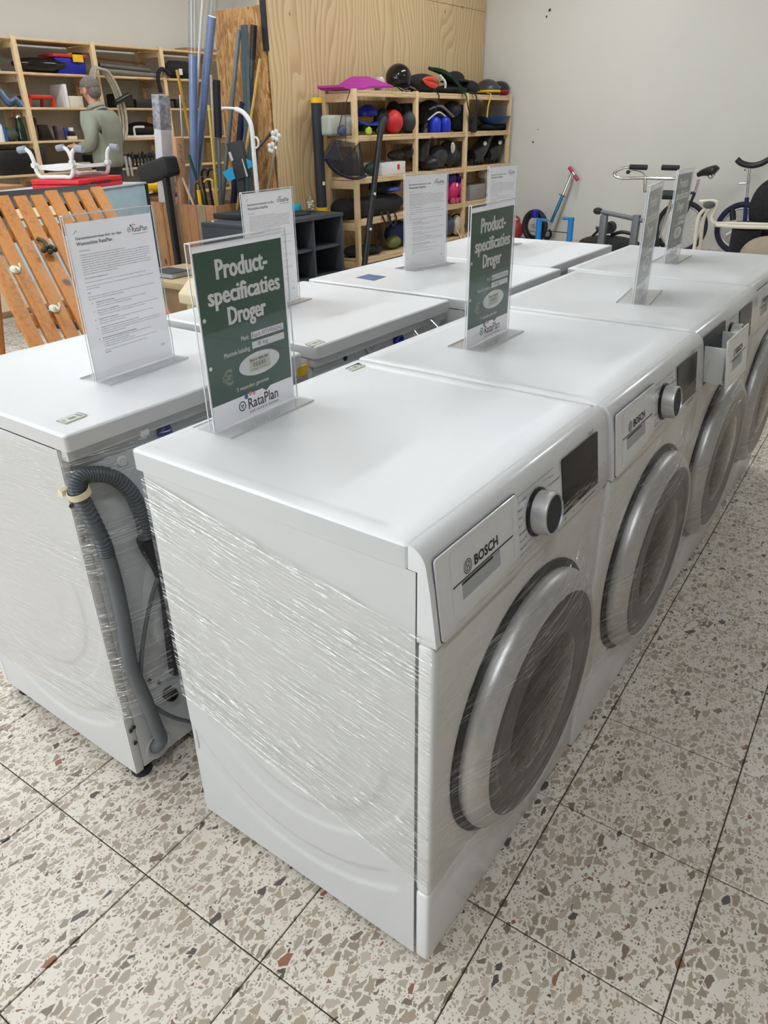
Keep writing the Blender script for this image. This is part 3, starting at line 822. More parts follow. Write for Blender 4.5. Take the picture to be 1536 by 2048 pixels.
    rec = MB(); rec.add([D(u, v, -0.0004 - 0.0022 * (v - hz0) / (hz1 - hz0)) for u, v in rrect(hy0 + 0.0006, hz0 + 0.0006, hy1 - 0.0006, hz1 - 0.0006, 0.0025)], [tuple(range(24))]); rec.build('grip_recess_shade', M['grip_grey'], d, **B)  # grey sheet over the recess back, shade put into its colour
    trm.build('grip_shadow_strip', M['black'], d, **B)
    fr = MB()
    e = rrect(0.044, 0.712, 0.216, 0.818, 0.008)
    for k in range(len(e)):
        stroke(fr, e[k], e[(k + 1) % len(e)], 0.0011, lambda u, v: D(u, v, 0.0003))
    fr.build('drawer_rim', M['white_plastic'], d, **B)
    lg = MB()
    put_text(lg, 'BOSCH', 0.103, 0.7730, 0.066, 0.0155, 0.028, lambda u, v: D(u, v, 0.0005))
    disc(lg, 0.086, 0.7805, 0.0105, lambda u, v: D(u, v, 0.0005), 24, 0.0094)
    disc(lg, 0.086, 0.7805, 0.0074, lambda u, v: D(u, v, 0.0005), 24, 0.0063)
    stroke(lg, (0.0835, 0.7755), (0.0835, 0.7855), 0.0011, lambda u, v: D(u, v, 0.0005))
    stroke(lg, (0.0885, 0.7755), (0.0885, 0.7855), 0.0011, lambda u, v: D(u, v, 0.0005))
    stroke(lg, (0.0835, 0.7805), (0.0885, 0.7805), 0.0011, lambda u, v: D(u, v, 0.0005))
    lg.build('logo_lettering', M['print_black'], d, **B)
    # dial
    cy, cz = 0.302, 0.766
    c0 = F(cy, cz, 0.0)
    ax = Vector((1, 0, 0.135)).normalized()
    MB().lathe([(0.0, 0), (0.039, 0.0), (0.039, 0.003), (0.036, 0.005)], c0, ax, 36).build('dial_collar', M['black_gloss'], t, **B)
    dl = MB().lathe([(0.0345, 0.004), (0.034, 0.026), (0.0330, 0.029), (0.0305, 0.030), (0.0298, 0.027)], c0, ax, 36).build('dial', M['silver'], t, **B)
    MB().lathe([(0.0300, 0.0272), (0.027, 0.021), (0.012, 0.018), (0.0, 0.018)], c0, ax, 30).build('dial_centre', M['grey_dark'], dl, **B)
    MB().lathe([(0.0072, 0.0181), (0.0072, 0.0190), (0.006, 0.0190), (0.006, 0.0181)], c0, ax, 20).build('power_mark', M['silver'], dl, **B)
    # programme names beside the dial
    pr = MB(); fn = lambda u, v: F(u, v, 0.0005)
    stroke(pr, (0.238, 0.815), (0.366, 0.815), 0.0008, fn); stroke(pr, (0.238, 0.719), (0.300, 0.719), 0.0008, fn)
    for k in range(7):
        v = 0.802 - k * 0.0125
        put_text(pr, LEFT_PROGS[k], 0.240, v, None, 0.0040, 0.0, fn)
        stroke(pr, (0.262 - 0.004 * abs(3 - k) * 0.3, v + 0.004), (0.272 + 0.003 * abs(3 - k), v + 0.004 + 0.0), 0.0005, fn)
        put_text(pr, RIGHT_PROGS[k], 0.348, v, None, 0.0040, 0.0, fn)
        stroke(pr, (0.333 - 0.003 * abs(3 - k), v + 0.004), (0.345, v + 0.004), 0.0005, fn)
    put_text(pr, 'Serie', 0.507, 0.8215, None, 0.0055, 0.0, fn); put_text(pr, '6', 0.5265, 0.8215, None, 0.0065, 0.02, fn)
    stroke(pr, (0.524, 0.821), (0.524, 0.828), 0.0005, fn)
    for (a, b, v) in ((0.400, 0.412, 0.7085), (0.437, 0.443, 0.7085), (0.475, 0.535, 0.7085)):
        stroke(pr, (a, v), (b, v), 0.0016, fn)
    pr.build('programme_print', M['print_grey'], t, **B)
    ds = MB(); pd = rrect(0.396, 0.719, 0.548, 0.816, 0.003)
    ds.add([F(u, v, 0.0002) for u, v in pd] + [F(u, v, 0.0014) for u, v in pd], [(k, (k + 1) % 24, (k + 1) % 24 + 24, k + 24) for k in range(24)] + [tuple(range(24, 48))])
    ds.build('display', M['display'], t, **B)
    # round door
    dc = (0.0, W / 2 + 0.008, 0.400)
    MB().lathe([(0.252, -0.001), (0.252, 0.004), (0.247, 0.0055), (0.232, 0.007), (0.232, -0.001)], dc, (1, 0, 0), 72).build('door_seal', M['black'], t, **B)
    dd = MB().lathe([(0.237, 0.0065), (0.239, 0.016), (0.236, 0.026), (0.228, 0.034), (0.212, 0.043), (0.207, 0.0435), (0.204, 0.040)], dc, (1, 0, 0), 72).build('door_ring', M['silver'], t, smooth=50, **B)
    MB().lathe([(0.2055, 0.041), (0.192, 0.044), (0.165, 0.040), (0.152, 0.036)], dc, (1, 0, 0), 64).build('door_bezel', M['door_bezel'], dd, smooth=50, **B)
    MB().lathe([(0.153, 0.0365), (0.150, 0.0385), (0.147, 0.0365)], dc, (1, 0, 0), 64).build('door_trim', M['silver'], dd, smooth=50, **B)
    MB().lathe([(0.1485, 0.036), (0.135, 0.040), (0.10, 0.046), (0.05, 0.050), (0.0, 0.0515)], dc, (1, 0, 0), 64).build('door_glass', M['door_glass'], dd, smooth=50, **B)
    return t
M['door_bezel'] = plain('smoked_bezel', (0.06, 0.06, 0.062, 1), 0.28, var=0.06)
M['door_glass'] = plain('smoked_door_glass', (0.016, 0.015, 0.014, 1), 0.06, var=0.1)
GR = 'white tumble dryers in the front row'
GL = 'white machines in the back row'
dA = appliance('tumble_dryer', 'nearest white tumble dryer with green card at its back left corner, wrapped in film', 'dryer', (0, 0, 0), 0, 0.598, GR, fine=True)
dB = appliance('tumble_dryer', 'second white tumble dryer from the front in the row facing the aisle', 'dryer', (0.006, 0.606, 0), 0, 0.612, GR, xr=-0.592, body_r=-0.57)
dC = appliance('tumble_dryer', 'white tumble dryer with its drawer pulled open, third in the aisle row', 'dryer', (-0.005, 1.232, 0), 0, 0.636, GR, xr=-0.60, body_r=-0.58, drawer_out=0.055)
dD = appliance('tumble_dryer', 'farthest white tumble dryer of the aisle row, by the bicycles', 'dryer', (-0.016, 1.884, 0), 0, 0.636, GR, xr=-0.63, body_r=-0.60)
wE = appliance('washing_machine', 'nearest washing machine of the back row, grey hose behind it and paper card on top', 'washing machine', (-1.30, 0.565, 0), math.pi, 0.601, GL, xr=-0.588, body_r=-0.555, washer=True, fine=True)
wF = appliance('washing_machine', 'second white machine of the back row, its rear edge beside the green cards', 'washing machine', (-1.295, 1.214, 0), math.pi, 0.598, GL, xr=-0.578, body_r=-0.545, washer=True)
wG = appliance('washing_machine', 'third white machine of the back row with a blue sticker on its top', 'washing machine', (-1.30, 1.846, 0), math.pi, 0.606, GL, xr=-0.650, body_r=-0.61, washer=True)
wH = appliance('washing_machine', 'farthest white machine of the back row, next to the pine shelf', 'washing machine', (-1.345, 2.462, 0), math.pi, 0.604, GL, xr=-0.648, body_r=-0.61, washer=True)

# film: dryer A, near side and front
def side_film(t, x0, x1, za, zb, y=-0.0045, mat='film', L=None, edge=(0.10, 0.10), wave=0.0012):
    """za, zb: (bottom, top) heights at x0 and x1"""
    def fn(u, v):
        x = x0 + (x1 - x0) * u
        lo = za[0] + (zb[0] - za[0]) * u; hi = za[1] + (zb[1] - za[1]) * u
        z = lo + (hi - lo) * v
        return (x, y - wave * math.sin(37 * v + 5 * u) * math.sin(9 * u + 3), z)
    return film(t, fn, abs(x1 - x0), abs(za[1] - za[0]), 40, 40, edge, mat)
def front_film(t, W, za, zb, x=0.009, yc=None, edge=(0.05, 0.08), n=48):
    yc = yc or W / 2 + 0.008
    def fn(u, v):
        y = -0.004 + (W + 0.002) * u
        lo = za[0] + (zb[0] - za[0]) * u; hi = za[1] + (zb[1] - za[1]) * u
        z = lo + (hi - lo) * v
        d = math.hypot(y - yc, z - 0.40)
        return (x + 0.05 * (1 - sstep(0.17, 0.315, d)), y, z)
    return film(t, fn, W, za[1] - za[0], n, n, edge, 'film_front')
side_film(dA, -0.562, 0.0, (0.335, 0.800), (0.215, 0.712))
front_film(dA, 0.598, (0.19, 0.712), (0.24, 0.768))
def top_corner_film(t, x0, x1, y, z0, z1):
    def fn(u, v): return (x0 + (x1 - x0) * u, y - 0.0, z0 + (z1 - z0) * v)
    return film(t, fn, x1 - x0, z1 - z0, 8, 8, (0.3, 0.3), 'film')
front_film(dB, 0.612, (0.20, 0.70), (0.24, 0.79))
front_film(dC, 0.636, (0.20, 0.70), (0.24, 0.82), n=40)
front_film(dD, 0.636, (0.20, 0.72), (0.24, 0.82), n=40)
# film of the near washer: side facing the viewer (its local far side) and its back
def efn(u, v):
    return (-0.556 + 0.53 * u, 0.6055 + 0.001 * math.sin(31 * v + 4 * u), 0.17 + 0.64 * v - 0.04 * u)
film(wE, efn, 0.53, 0.64, 40, 40, (0.05, 0.03), 'film_soft')
def bfn(u, v):
    s = math.sin(math.pi * u)
    return (-0.562 - 0.042 * s ** 0.5 if 0 < u < 1 else -0.562, 0.604 - 0.60 * u, 0.20 + 0.60 * v)
film(wE, bfn, 0.60, 0.60, 40, 30, (0.05, 0.03), 'film')

# ------------------------------------------------------------------ backs of the rear row
def world_part(mb, name, mats, t, parent=None, **kw):
    Mi = (Matrix.Translation(t.location) @ Matrix.Rotation(t.rotation_euler.z, 4, 'Z')).inverted()
    mb.v = [Mi @ p for p in mb.v]
    return mb.build(name, mats, parent or t, world=False, **kw)
for t, xb, y0, y1 in ((wE, -0.745, -0.036, 0.565), (wF, -0.750, 0.616, 1.214), (wG, -0.690, 1.24, 1.846), (wH, -0.735, 1.858, 2.462)):
    world_part(MB().box((xb - 0.012, y0 + 0.02, 0.036), (xb + 0.0035, y1 - 0.02, 0.800)), 'back_panel', M['back_sheet'], t, bevel=0.004)
    bul = MB().lathe([(0.235, 0.0), (0.225, 0.012), (0.19, 0.016), (0.18, 0.010), (0.0, 0.010)], (xb + 0.003, (y0 + y1) / 2 + 0.03, 0.40), (1, 0, 0), 48)
    world_part(bul, 'back_cover', M['back_sheet'], t, smooth=50)
def E_(px, py, x=-0.715): return at(px, py, x=x)
elb = spline([E_(310, 1494, -0.744), E_(316, 1490, -0.725), E_(322, 1478, -0.715), E_(313, 1455), E_(291, 1400), E_(262, 1330), E_(246, 1240), E_(230, 1165), E_(214, 1110)], 6)
world_part(MB().tube(elb, 0.0145, 14), 'drain_hose', M['hose_smooth'], wE, smooth=60)
cor = spline([E_(214, 1110), E_(206, 1085), E_(184, 1038), E_(164, 1000), E_(153, 976), E_(160, 957), E_(180, 949), E_(208, 949), E_(236, 960), E_(262, 985), E_(278, 1018), E_(288, 1050), E_(294, 1085)], 14)
world_part(MB().tube(cor, 0.0145, 14, rfun=lambda i: 0.0152 if i % 3 else 0.0128), 'corrugated_hose', M['hose'], wE, smooth=60)
world_part(MB().tube(spline([E_(292, 1075), E_(304, 1100), E_(322, 1130), E_(336, 1170), E_(344, 1230), E_(350, 1290), E_(356, 1340)], 6), 0.020, 14), 'inlet_hose', M['black_rubber'], wE, smooth=60)
world_part(MB().tube(spline([E_(330, 1120), E_(318, 1150), E_(302, 1200), E_(288, 1270), E_(282, 1330), E_(284, 1375), E_(300, 1405), E_(340, 1432), E_(385, 1445)], 6), 0.0045, 8), 'power_cable', M['hose_smooth'], wE, smooth=60)
q = E_(158, 985)
br = MB().lathe([(0.0185, -0.006), (0.0205, -0.006), (0.0205, 0.006), (0.0185, 0.006), (0.0185, -0.006)], q, (0, -0.25, 1), 20)
br.box((-0.745, q.y - 0.022, q.z - 0.004), (q.x - 0.016, q.y + 0.03, q.z + 0.006))
world_part(br, 'hose_bracket', M['cream_plastic'], wE, smooth=40)
def cap_at(px, py, r, mat, t, x, name='transport_cap', hh=0.012):
    c_ = at(px, py, x=x)
    world_part(MB().lathe([(r, 0), (r, hh * .6), (r * .85, hh), (r * .55, hh), (r * .5, hh * .5), (r * .25, hh * .5), (r * .2, hh), (0, hh)], c_, (1, 0, 0), 24), name, mat, t, smooth=40)
cap_at(326, 862, 0.016, M['blue_cap'], wE, -0.741)
cap_at(243, 922, 0.011, M['white_plastic'], wE, -0.741, 'screw_cover', 0.004)
cap_at(336, 1385, 0.016, M['black'], wE, -0.741, 'valve_inlet', 0.02)
clip = at(268, 860, x=-0.741)
world_part(MB().box((-0.742, clip.y - 0.012, clip.z - 0.006), (-0.725, clip.y + 0.014, clip.z + 0.004)).box((-0.728, clip.y + 0.0, clip.z - 0.012), (-0.722, clip.y + 0.02, clip.z + 0.004)), 'cable_clip', M['white_plastic'], wE, bevel=0.002)
for k, (px, py) in enumerate(((268, 1455), (262, 1462), (271, 1486), (300, 1362), (318, 1365), (343, 1378), (143, 1012), (166, 1078))):
    c_ = at(px, py, x=-0.7395)
    world_part(MB().lathe([(0.0045, -0.001), (0.0045, 0.001), (0.0, 0.001)], c_, (1, 0, 0), 10), 'screw_hole', M['black'], wE)
c_ = E_(316, 1490, -0.743)
world_part(MB().lathe([(0.034, 0.0), (0.032, 0.004), (0.026, 0.004), (0.020, -0.002), (0.0, -0.002)], c_, (1, 0, 0), 28), 'drain_socket', M['back_sheet'], wE, smooth=50)
# second machine of the back row: caps seen in the gap
cap_at(795, 680, 0.018, M['blue_cap'], wF, -0.744)
cap_at(690, 716, 0.007, M['black'], wF, -0.746, 'screw_hole', 0.003)
cap_at(740, 692, 0.02, M['back_sheet'], wF, -0.746, 'screw_cover', 0.006)
yl = at(602, 742, x=-0.742)
world_part(MB().box((-0.745, yl.y - 0.02, yl.z - 0.01), (-0.738, yl.y + 0.02, yl.z + 0.012)), 'warning_label', M['yellow_plastic'], wF)
world_part(MB().sheet(lambda u, v: (-0.735 + 0.045 * u + 0.01 * v, 1.02 + 0.12 * v + 0.02 * u, 0.80 - 0.05 * u - 0.012 * math.sin(6 * v)), 10, 10, 0.0012), 'plastic_bag', M['film'] if False else M['acrylic'], wF)

# price stickers lying on the tops
def top_sticker(t, pts, z, label):
    """four picture positions of a sticker on a machine top"""
    P = [at(px, py, z=z + 0.0012) for px, py in pts]
    st = MB(); st.add(P + [p - Vector((0, 0, 0.0016)) for p in P], [(0, 1, 2, 3), (0, 4, 5, 1), (1, 5, 6, 2), (2, 6, 7, 3), (3, 7, 4, 0)])
    s_ = world_part(st, 'price_sticker', M['sticker'], t, smooth=0)
    def fn(u, v):
        a = P[0].lerp(P[1], u); b = P[3].lerp(P[2], u)
        return a.lerp(b, v) + Vector((0, 0, 0.0004))
    tx = MB()
    for (a, b) in (((0, 0), (1, 0)), ((1, 0), (1, 1)), ((1, 1), (0, 1)), ((0, 1), (0, 0))): stroke(tx, a, b, 0.03, fn)
    for k in range(12): quad(tx, 0.34 + k * 0.035, 0.34, 0.35 + k * 0.035 + 0.012 * (k % 3 == 0), 0.66, fn)
    put_text(tx, 'Euro 400,00', 0.2, 0.74, 0.6, 0.16, 0.02, fn); put_text(tx, 'wasmachine', 0.25, 0.1, 0.5, 0.14, 0.0, fn)
    tx.v = [p.copy() for p in tx.v]
    world_part(tx, 'sticker_print', M['print_grey'], t, s_, smooth=0)
top_sticker(wE, [(112, 842), (131, 847), (174, 830), (156, 825)], 0.845, '')
top_sticker(dA, [(691, 737), (704, 742), (731, 731), (716, 726)], 0.8408, '')
top_sticker(wF, [(610, 688), (622, 693), (650, 684), (636, 679)], 0.8445, '')
P = [at(px, py, z=0.8455) for px, py in ((712, 555), (748, 561), (772, 553), (737, 548))]
bl = MB(); bl.add(P + [p - Vector((0, 0, .001)) for p in P], [(0, 1, 2, 3), (0, 4, 5, 1), (1, 5, 6, 2), (2, 6, 7, 3), (3, 7, 4, 0)])
world_part(bl, 'blue_sticker', plain('blue_print_sticker', rgb(70, 100, 150), 0.4, var=0.5, scale=60), wG, smooth=0)
# ------------------------------------------------------------------ card holders on the machine tops
SW, SH = 0.211, 0.300
def logo(parts, u, v, s, fn):
    """RataPlan logo: ring mark, three dots, name, line below; u,v lower left, s width of the name"""
    put_text(parts['k'], 'RataPlan', u, v, s, s * 0.25, 0.012, fn)
    disc(parts['g'], u - s * 0.19, v + s * 0.13, s * 0.115, fn, 24, s * 0.085)
    for k in range(3):
        a = 2.1 * k + 0.5
        disc(parts['g'], u - s * 0.19 + math.cos(a) * s * 0.032, v + s * 0.13 + math.sin(a) * s * 0.032, s * 0.024, fn, 8)
    disc(parts['b'], u - s * 0.04, v + s * 0.31, s * 0.062, fn, 20)
    disc(parts['o'], u + s * 0.10, v + s * 0.345, s * 0.048, fn, 20, s * 0.018)
    disc(parts['r'], u + s * 0.215, v + s * 0.325, s * 0.036, fn, 20, s * 0.013)
_share = {}
def flush(parts, key, prefix, sheet_o, xoff_mats):
    for k, (nm, mt) in xoff_mats.items():
        if parts[k].v:
            if (key, k) not in _share: _share[(key, k)] = parts[k].mesh(nm, M[mt], smooth=0)
            obj(nm, _share[(key, k)], sheet_o)
def green_card(t, px0, key, merk='Bosch WTW8562NL', kg='8 kg', price='Euro 400,00'):
    X = px0
    sh = MB().box((X - 0.0006, 0.001, 0.003), (X, SW - 0.001, 0.297)).build('card', M['paper'], t, world=False, smooth=0)
    def fn(u, v, k=1): return Vector((X + 0.00012 * k, u * SW, 0.003 + v * 0.294))
    f1 = lambda u, v: fn(u, v, 1)
    f2 = lambda u, v: fn(u, v, 2)
    f3 = lambda u, v: fn(u, v, 3)
    f4 = lambda u, v: fn(u, v, 4)
    gp = MB(); gp.add([f1(*p) for p in ((0.022, 0.135), (0.60, 0.135), (0.645, 0.112), (0.70, 0.135), (0.978, 0.135), (0.978, 0.968), (0.022, 0.968))], [tuple(range(7))])
    gp.build('green_print', M['print_green'], sh, world=False, smooth=0)
    P = {k: MB() for k in 'wkgborei'}
    put_text(P['w'], 'Product-', 0.225, 0.815, 0.56, 0.105, 0.013, f2, )
    put_text(P['w'], 'specificaties', 0.115, 0.655, 0.80, 0.128, 0.013, f2)
    put_text(P['w'], 'Droger', 0.300, 0.530, 0.425, 0.130, 0.013, f2)
    for du, fk in ((0.005, f3), (0.010, f4)):
        put_text(P['w'], 'Product-', 0.225 + du, 0.815, 0.56, 0.105, 0.013, fk); put_text(P['w'], 'specificaties', 0.115 + du, 0.655, 0.80, 0.128, 0.013, fk); put_text(P['w'], 'Droger', 0.300 + du, 0.530, 0.425, 0.130, 0.013, fk)
    put_text(P['w'], 'Merk:', 0.505, 0.452, None, 0.028, 0.0, f2, right=True)
    put_text(P['w'], 'Maximale belading:', 0.505, 0.378, None, 0.036, 0.0, f2, right=True)
    quad(P['w'], 0.530, 0.446, 0.925, 0.485, f2); quad(P['w'], 0.530, 0.388, 0.925, 0.428, f2)
    put_text(P['i'], merk, 0.54, 0.452, 0.37, 0.026, 0.0, f3); put_text(P['i'], kg, 0.60, 0.392, 0.12, 0.030, 0.0, f3)
    disc(P['w'], 0.60, 0.297, 0.245, f2, 40, 0.0, 0.068)
    put_text(P['e'], '\u20ac', 0.165, 0.225, 0.115, 0.095, 0.03, f2)
    quad(P['o'], 0.0, 0.0, 0.0, 0.0, f2) if False else None
    st = MB(); quad(st, 0.475, 0.255, 0.725, 0.338, f3); st.build('price_sticker', M['sticker'], sh, world=False, smooth=0)
    put_text(P['k'], price, 0.49, 0.313, 0.21, 0.018, 0.025, f4)
    for k in range(14): quad(P['k'], 0.515 + k * 0.011, 0.280, 0.5185 + k * 0.011 + 0.003 * (k % 3 == 1), 0.308, f4)
    put_text(P['k'], 'droger 1x wit', 0.50, 0.261, 0.18, 0.012, 0.0, f4)
    put_text(P['w'], '3 maanden garantie', 0.305, 0.163, 0.385, 0.032, 0.0, f2)
    disc(P['w'], 0.055, 0.62, 0.017, f2, 16, 0, 0.012); disc(P['w'], 0.055, 0.355, 0.017, f2, 16, 0, 0.012)
    def fl_(u, v): return Vector((X + 0.00024, u, v))
    logo(P, 0.088, 0.0150, 0.078, fl_)
    put_text(P['k'], 'Leuk, sociaal en duurzaam', 0.090, 0.0065, 0.076, 0.0062, 0.0, fl_)
    flush(P, key, 'g', sh, {'w': ('white_lettering', 'print_white'), 'k': ('black_lettering', 'print_black'), 'g': ('logo_ring', 'logo_green'), 'b': ('logo_dot_blue', 'logo_blue'), 'o': ('logo_dot_orange', 'logo_orange'), 'r': ('logo_dot_red', 'logo_red'), 'e': ('euro_sign', 'print_euro'), 'i': ('handwriting', 'ink_blue')})
BODY = [
 (0.09, 'Geachte klant,', 0, 0.826), (None,),
 (0.09, 'Gefeliciteerd met uw gereviseerde wasmachine en/of vaatwasser!', 0, 0.795),
 (0.09, 'Al onze machines zijn getest en gereinigd, maar mocht er ooit een defect optreden? Machines of tips', 0, 0),
 (0.09, 'problemen zijn dan snel op te lossen als u onze adviezen te volgen hebt. Mocht u vragen hebt, dan met de', 0, 0),
 (0.09, 'onderstaande tips op orde en een storing te voorkomen of toch een storing hebben, dan kunt u deze', 0, 0),
 (0.09, 'binnen de termijn melden en als het probleem in de machine zit, dan zal een monteur de machine of', 0, 0),
 (0.09, 'nakijken. Mocht de machine defect zijn dan zullen wij u een vergelijkbare machine aanbieden,', 0, 0),
 (0.09, 'machine of gratis retourneren. In geen geval krijgt u het aankoopbedrag terug. Tijdens het eerste', 0, 0),
 (0.09, 'gebruik, dan moet u vooraf controleren of alles vast zit en of er geen lekkage is of dat de slangen', 0, 0),
 (0.09, 'goed zijn aangesloten aan de aangewezen afvoer.', 0, 0), (None,),
 (0.09, 'Voor het eerst in gebruik nemen:', 1, 0), (None,),
 (0.09, 'Draai eerst een wasbeurt van 90 graden met wat azijn zonder wasgoed, wasmiddel of zeep.', 0, 0), (None,),
 (0.09, 'Let op: bij een machine van elk merk, eerst de slang aansluiten en dan pas de stekker en het gewenste', 0, 0),
 (0.09, 'programma draaien.', 0, 0), (None,),
 (0.09, 'TIPS', 0, 0), (None,),
 (0.09, 'Er komt met enige regelmaat voor dat de wasmachine aan de ene kant lekt, dit is de gebruikersverplichting.', 0, 0),
 (0.09, 'Een goede afvoer voorkomt verstopping en lekkage.', 0, 0), (None,),
 (0.16, 'Lekkage bij de afvoerslang', 1, 0),
 (0.16, 'Zorg ervoor dat de afvoerslang niet dieper dan 15 cm in de afvoerpijp zit', 0, 0),
 (0.16, 'Draai de slang goed vast en hang deze in de beugel.', 0, 0), (None,),
 (0.16, 'De vuile afvoer is geblokkeerd', 1, 0),
 (0.16, 'Maak de afvoer of het filter schoon. Dit verhelpt storingen met water in de trommel, ook bij', 0, 0),
 (0.16, 'weinig druk is er geen spoeling. Het wasmiddelbakje ook even reinigen', 0, 0), (None,),
 (0.16, 'Lekkage onder de wasmachine', 1, 0),
 (0.16, 'Controleer of alles vast zit en de dichting is schoon. Pluizen horen in de zeef.', 0, 0),
 (0.16, 'Controleer waterdruk en aansluiting.', 0, 0), (None,),
 (0.16, 'Lekkage bij de afvoerslang, onder de afvoerbuis of achter', 1, 0),
 (0.16, 'Dit gebeurt met een losse slang, soms is het genoeg om de rubber klem beter vast te zetten of', 0, 0),
 (0.16, 'overgang van de afvoer naar de standpijp te controleren, kan ook een knik of scheur zijn', 0, 0),
 (0.16, 'om de wasmachine. Meld dit bij ons.', 0, 0), (None,),
 (0.16, 'Er komt water aan de bovenkant onder de wasmachine', 1, 0),
 (0.16, 'Dan heeft u een verstopping in het bakje, maak het goed schoon met water.', 0, 0),
 (0.16, '1. Haal de stekker uit het stopcontact', 0, 0),
 (0.16, '2. Draai de kraan dicht en koppel de slang los', 0, 0),
 (0.16, '3. Reinig de slang en het zeefje voor een goede doorstroming van water bij de was', 0, 0), (None,),
 (0.16, 'Heeft u de machine nog niet of met een ander merk? Meld het ons,', 0, 0),
 (0.16, 'RataPlan', 0, 0)]
def paper_card(t, px0, key):
    X = px0
    sh = MB().box((X - 0.0006, 0.001, 0.003), (X, SW - 0.001, 0.299)).build('sheet', M['paper'], t, world=False, smooth=0)
    f1 = lambda u, v: Vector((X + 0.00012, u * SW, 0.003 + v * 0.296))
    if key not in _share:
        _share[key] = True
        P = {k: MB() for k in 'kgbort'}
        put_text(P['k'], 'Garantievoorwaarden en tips', 0.085, 0.893, 0.52, 0.022, 0.022, f1)
        put_text(P['k'], 'Wasmachine RataPlan', 0.085, 0.863, 0.40, 0.022, 0.022, f1)
        v = 0.826; step = 0.0148
        for row in BODY:
            if row[0] is None: v -= step * 0.75; continue
            u, s, bd, _ = row
            w = min(0.90 - u, 0.0083 * len(s))
            put_text(P['k' if bd else 't'], s, u + 0.01, v, w, 0.0098, 0.02 if bd else 0.006, f1)
            if bd and u > 0.1: disc(P['k'], u - 0.03, v + 0.004, 0.004, f1, 8)
            v -= step
        put_text(P['k'], 'Z.O.Z.', 0.86, 0.095, 0.06, 0.014, 0.01, f1)
        stroke(P['t'], (0.075, 0.935), (0.115, 0.955), 0.004, f1)
        fl_ = lambda u, v: Vector((X + 0.00012, u, v))
        logo(P, 0.155, 0.268, 0.040, fl_)
        stroke(P['g'], (0.735, 0.882), (0.93, 0.882), 0.003, f1)
        for k, (nm, mt) in {'k': ('heading_print', 'print_black'), 't': ('body_print', 'print_grey'), 'g': ('logo_ring', 'logo_green'), 'b': ('logo_dot_blue', 'logo_blue'), 'o': ('logo_dot_orange', 'logo_orange'), 'r': ('logo_dot_red', 'logo_red')}.items():
            _share[(key, k)] = (nm, P[k].mesh(nm, M[mt], smooth=0))
    for k in 'ktgbor':
        nm, me = _share[(key, k)]
        obj(nm, me, sh)
def holder(label, bl, ang, kind, group, H=0.302, W=None, flip=False, base_in=0.045, gap=0.0032):
    t = thing('card_holder', label, 'card holder', (bl[0], bl[1], bl[2]), math.radians(ang - 90), group)
    g = gap
    w = SW + 0.004
    MB().box((g - 0.0012, -0.002, 0.003), (g + 0.0003, w - 0.002, H)).build('front_pane', M['acrylic'], t, world=False, smooth=0)
    MB().box((-g - 0.0003, -0.002, 0.003), (-g + 0.0012, w - 0.002, H)).build('back_pane', M['acrylic'], t, world=False, smooth=0)
    for x in (g - 0.0012, -g - 0.0003):
        for y in (-0.0026, w - 0.0025):
            MB().box((x, y, 0.002), (x + 0.0015, y + 0.0012, H)).build('pane_edge', M['acrylic_edge'], t, world=False, smooth=0)
    MB().box((-g - 0.0003, -0.002, H), (g + 0.0003, w - 0.002, H + 0.0014)).build('top_fold', M['acrylic_edge'], t, world=False, smooth=0)
    MB().box((-base_in, -0.004, 0.0005), (base_in, w, 0.0032)).build('foot_plate', M['acrylic'], t, world=False, smooth=0)
    for x in (-base_in, base_in - 0.0008): MB().box((x, -0.004, 0.0004), (x + 0.0008, w, 0.0033)).build('foot_edge', M['acrylic_edge'], t, world=False, smooth=0)
    if kind == 'green': green_card(t, 0.0007, 'green')
    else: paper_card(t, 0.0007, 'paper')
    return t
GC = 'acrylic card holders on the machines'
ZT, ZW = 0.8408, 0.8448
def from_px(bl, z): p = at(*bl, z=z); return (p.x, p.y, z)
holder('nearest green dryer price card in clear acrylic holder on the front dryer', from_px((427, 866), ZT), 92, 'green', GC, gap=0.006)
holder('green dryer price card on the second dryer, beside the pine shelf in view', from_px((931, 699), ZT), 91.3, 'green', GC)
holder('green price card seen almost edge-on, on the third dryer', from_px((1265, 608), ZT), 98, 'green', GC)
holder('farthest green price card, in front of the bicycle wheel', from_px((1327, 527), ZT), 92, 'green', GC)
holder('nearest white warranty sheet in clear holder, on the washing machine with the hose', from_px((193, 764), ZW), 95, 'paper', GC, H=0.312, gap=0.004)
holder('white warranty sheet half hidden behind the nearest green card', (-1.094, 0.79, ZW), 95, 'paper', GC)
holder('white warranty sheet before the roller skates on the pine shelf', (-1.103, 1.545, ZW), 80, 'paper', GC)
hp = at(978, 333, z=1.147)
holder('farthest white warranty sheet, half hidden behind a green card', (hp.x, hp.y, ZW), 86, 'paper', GC)
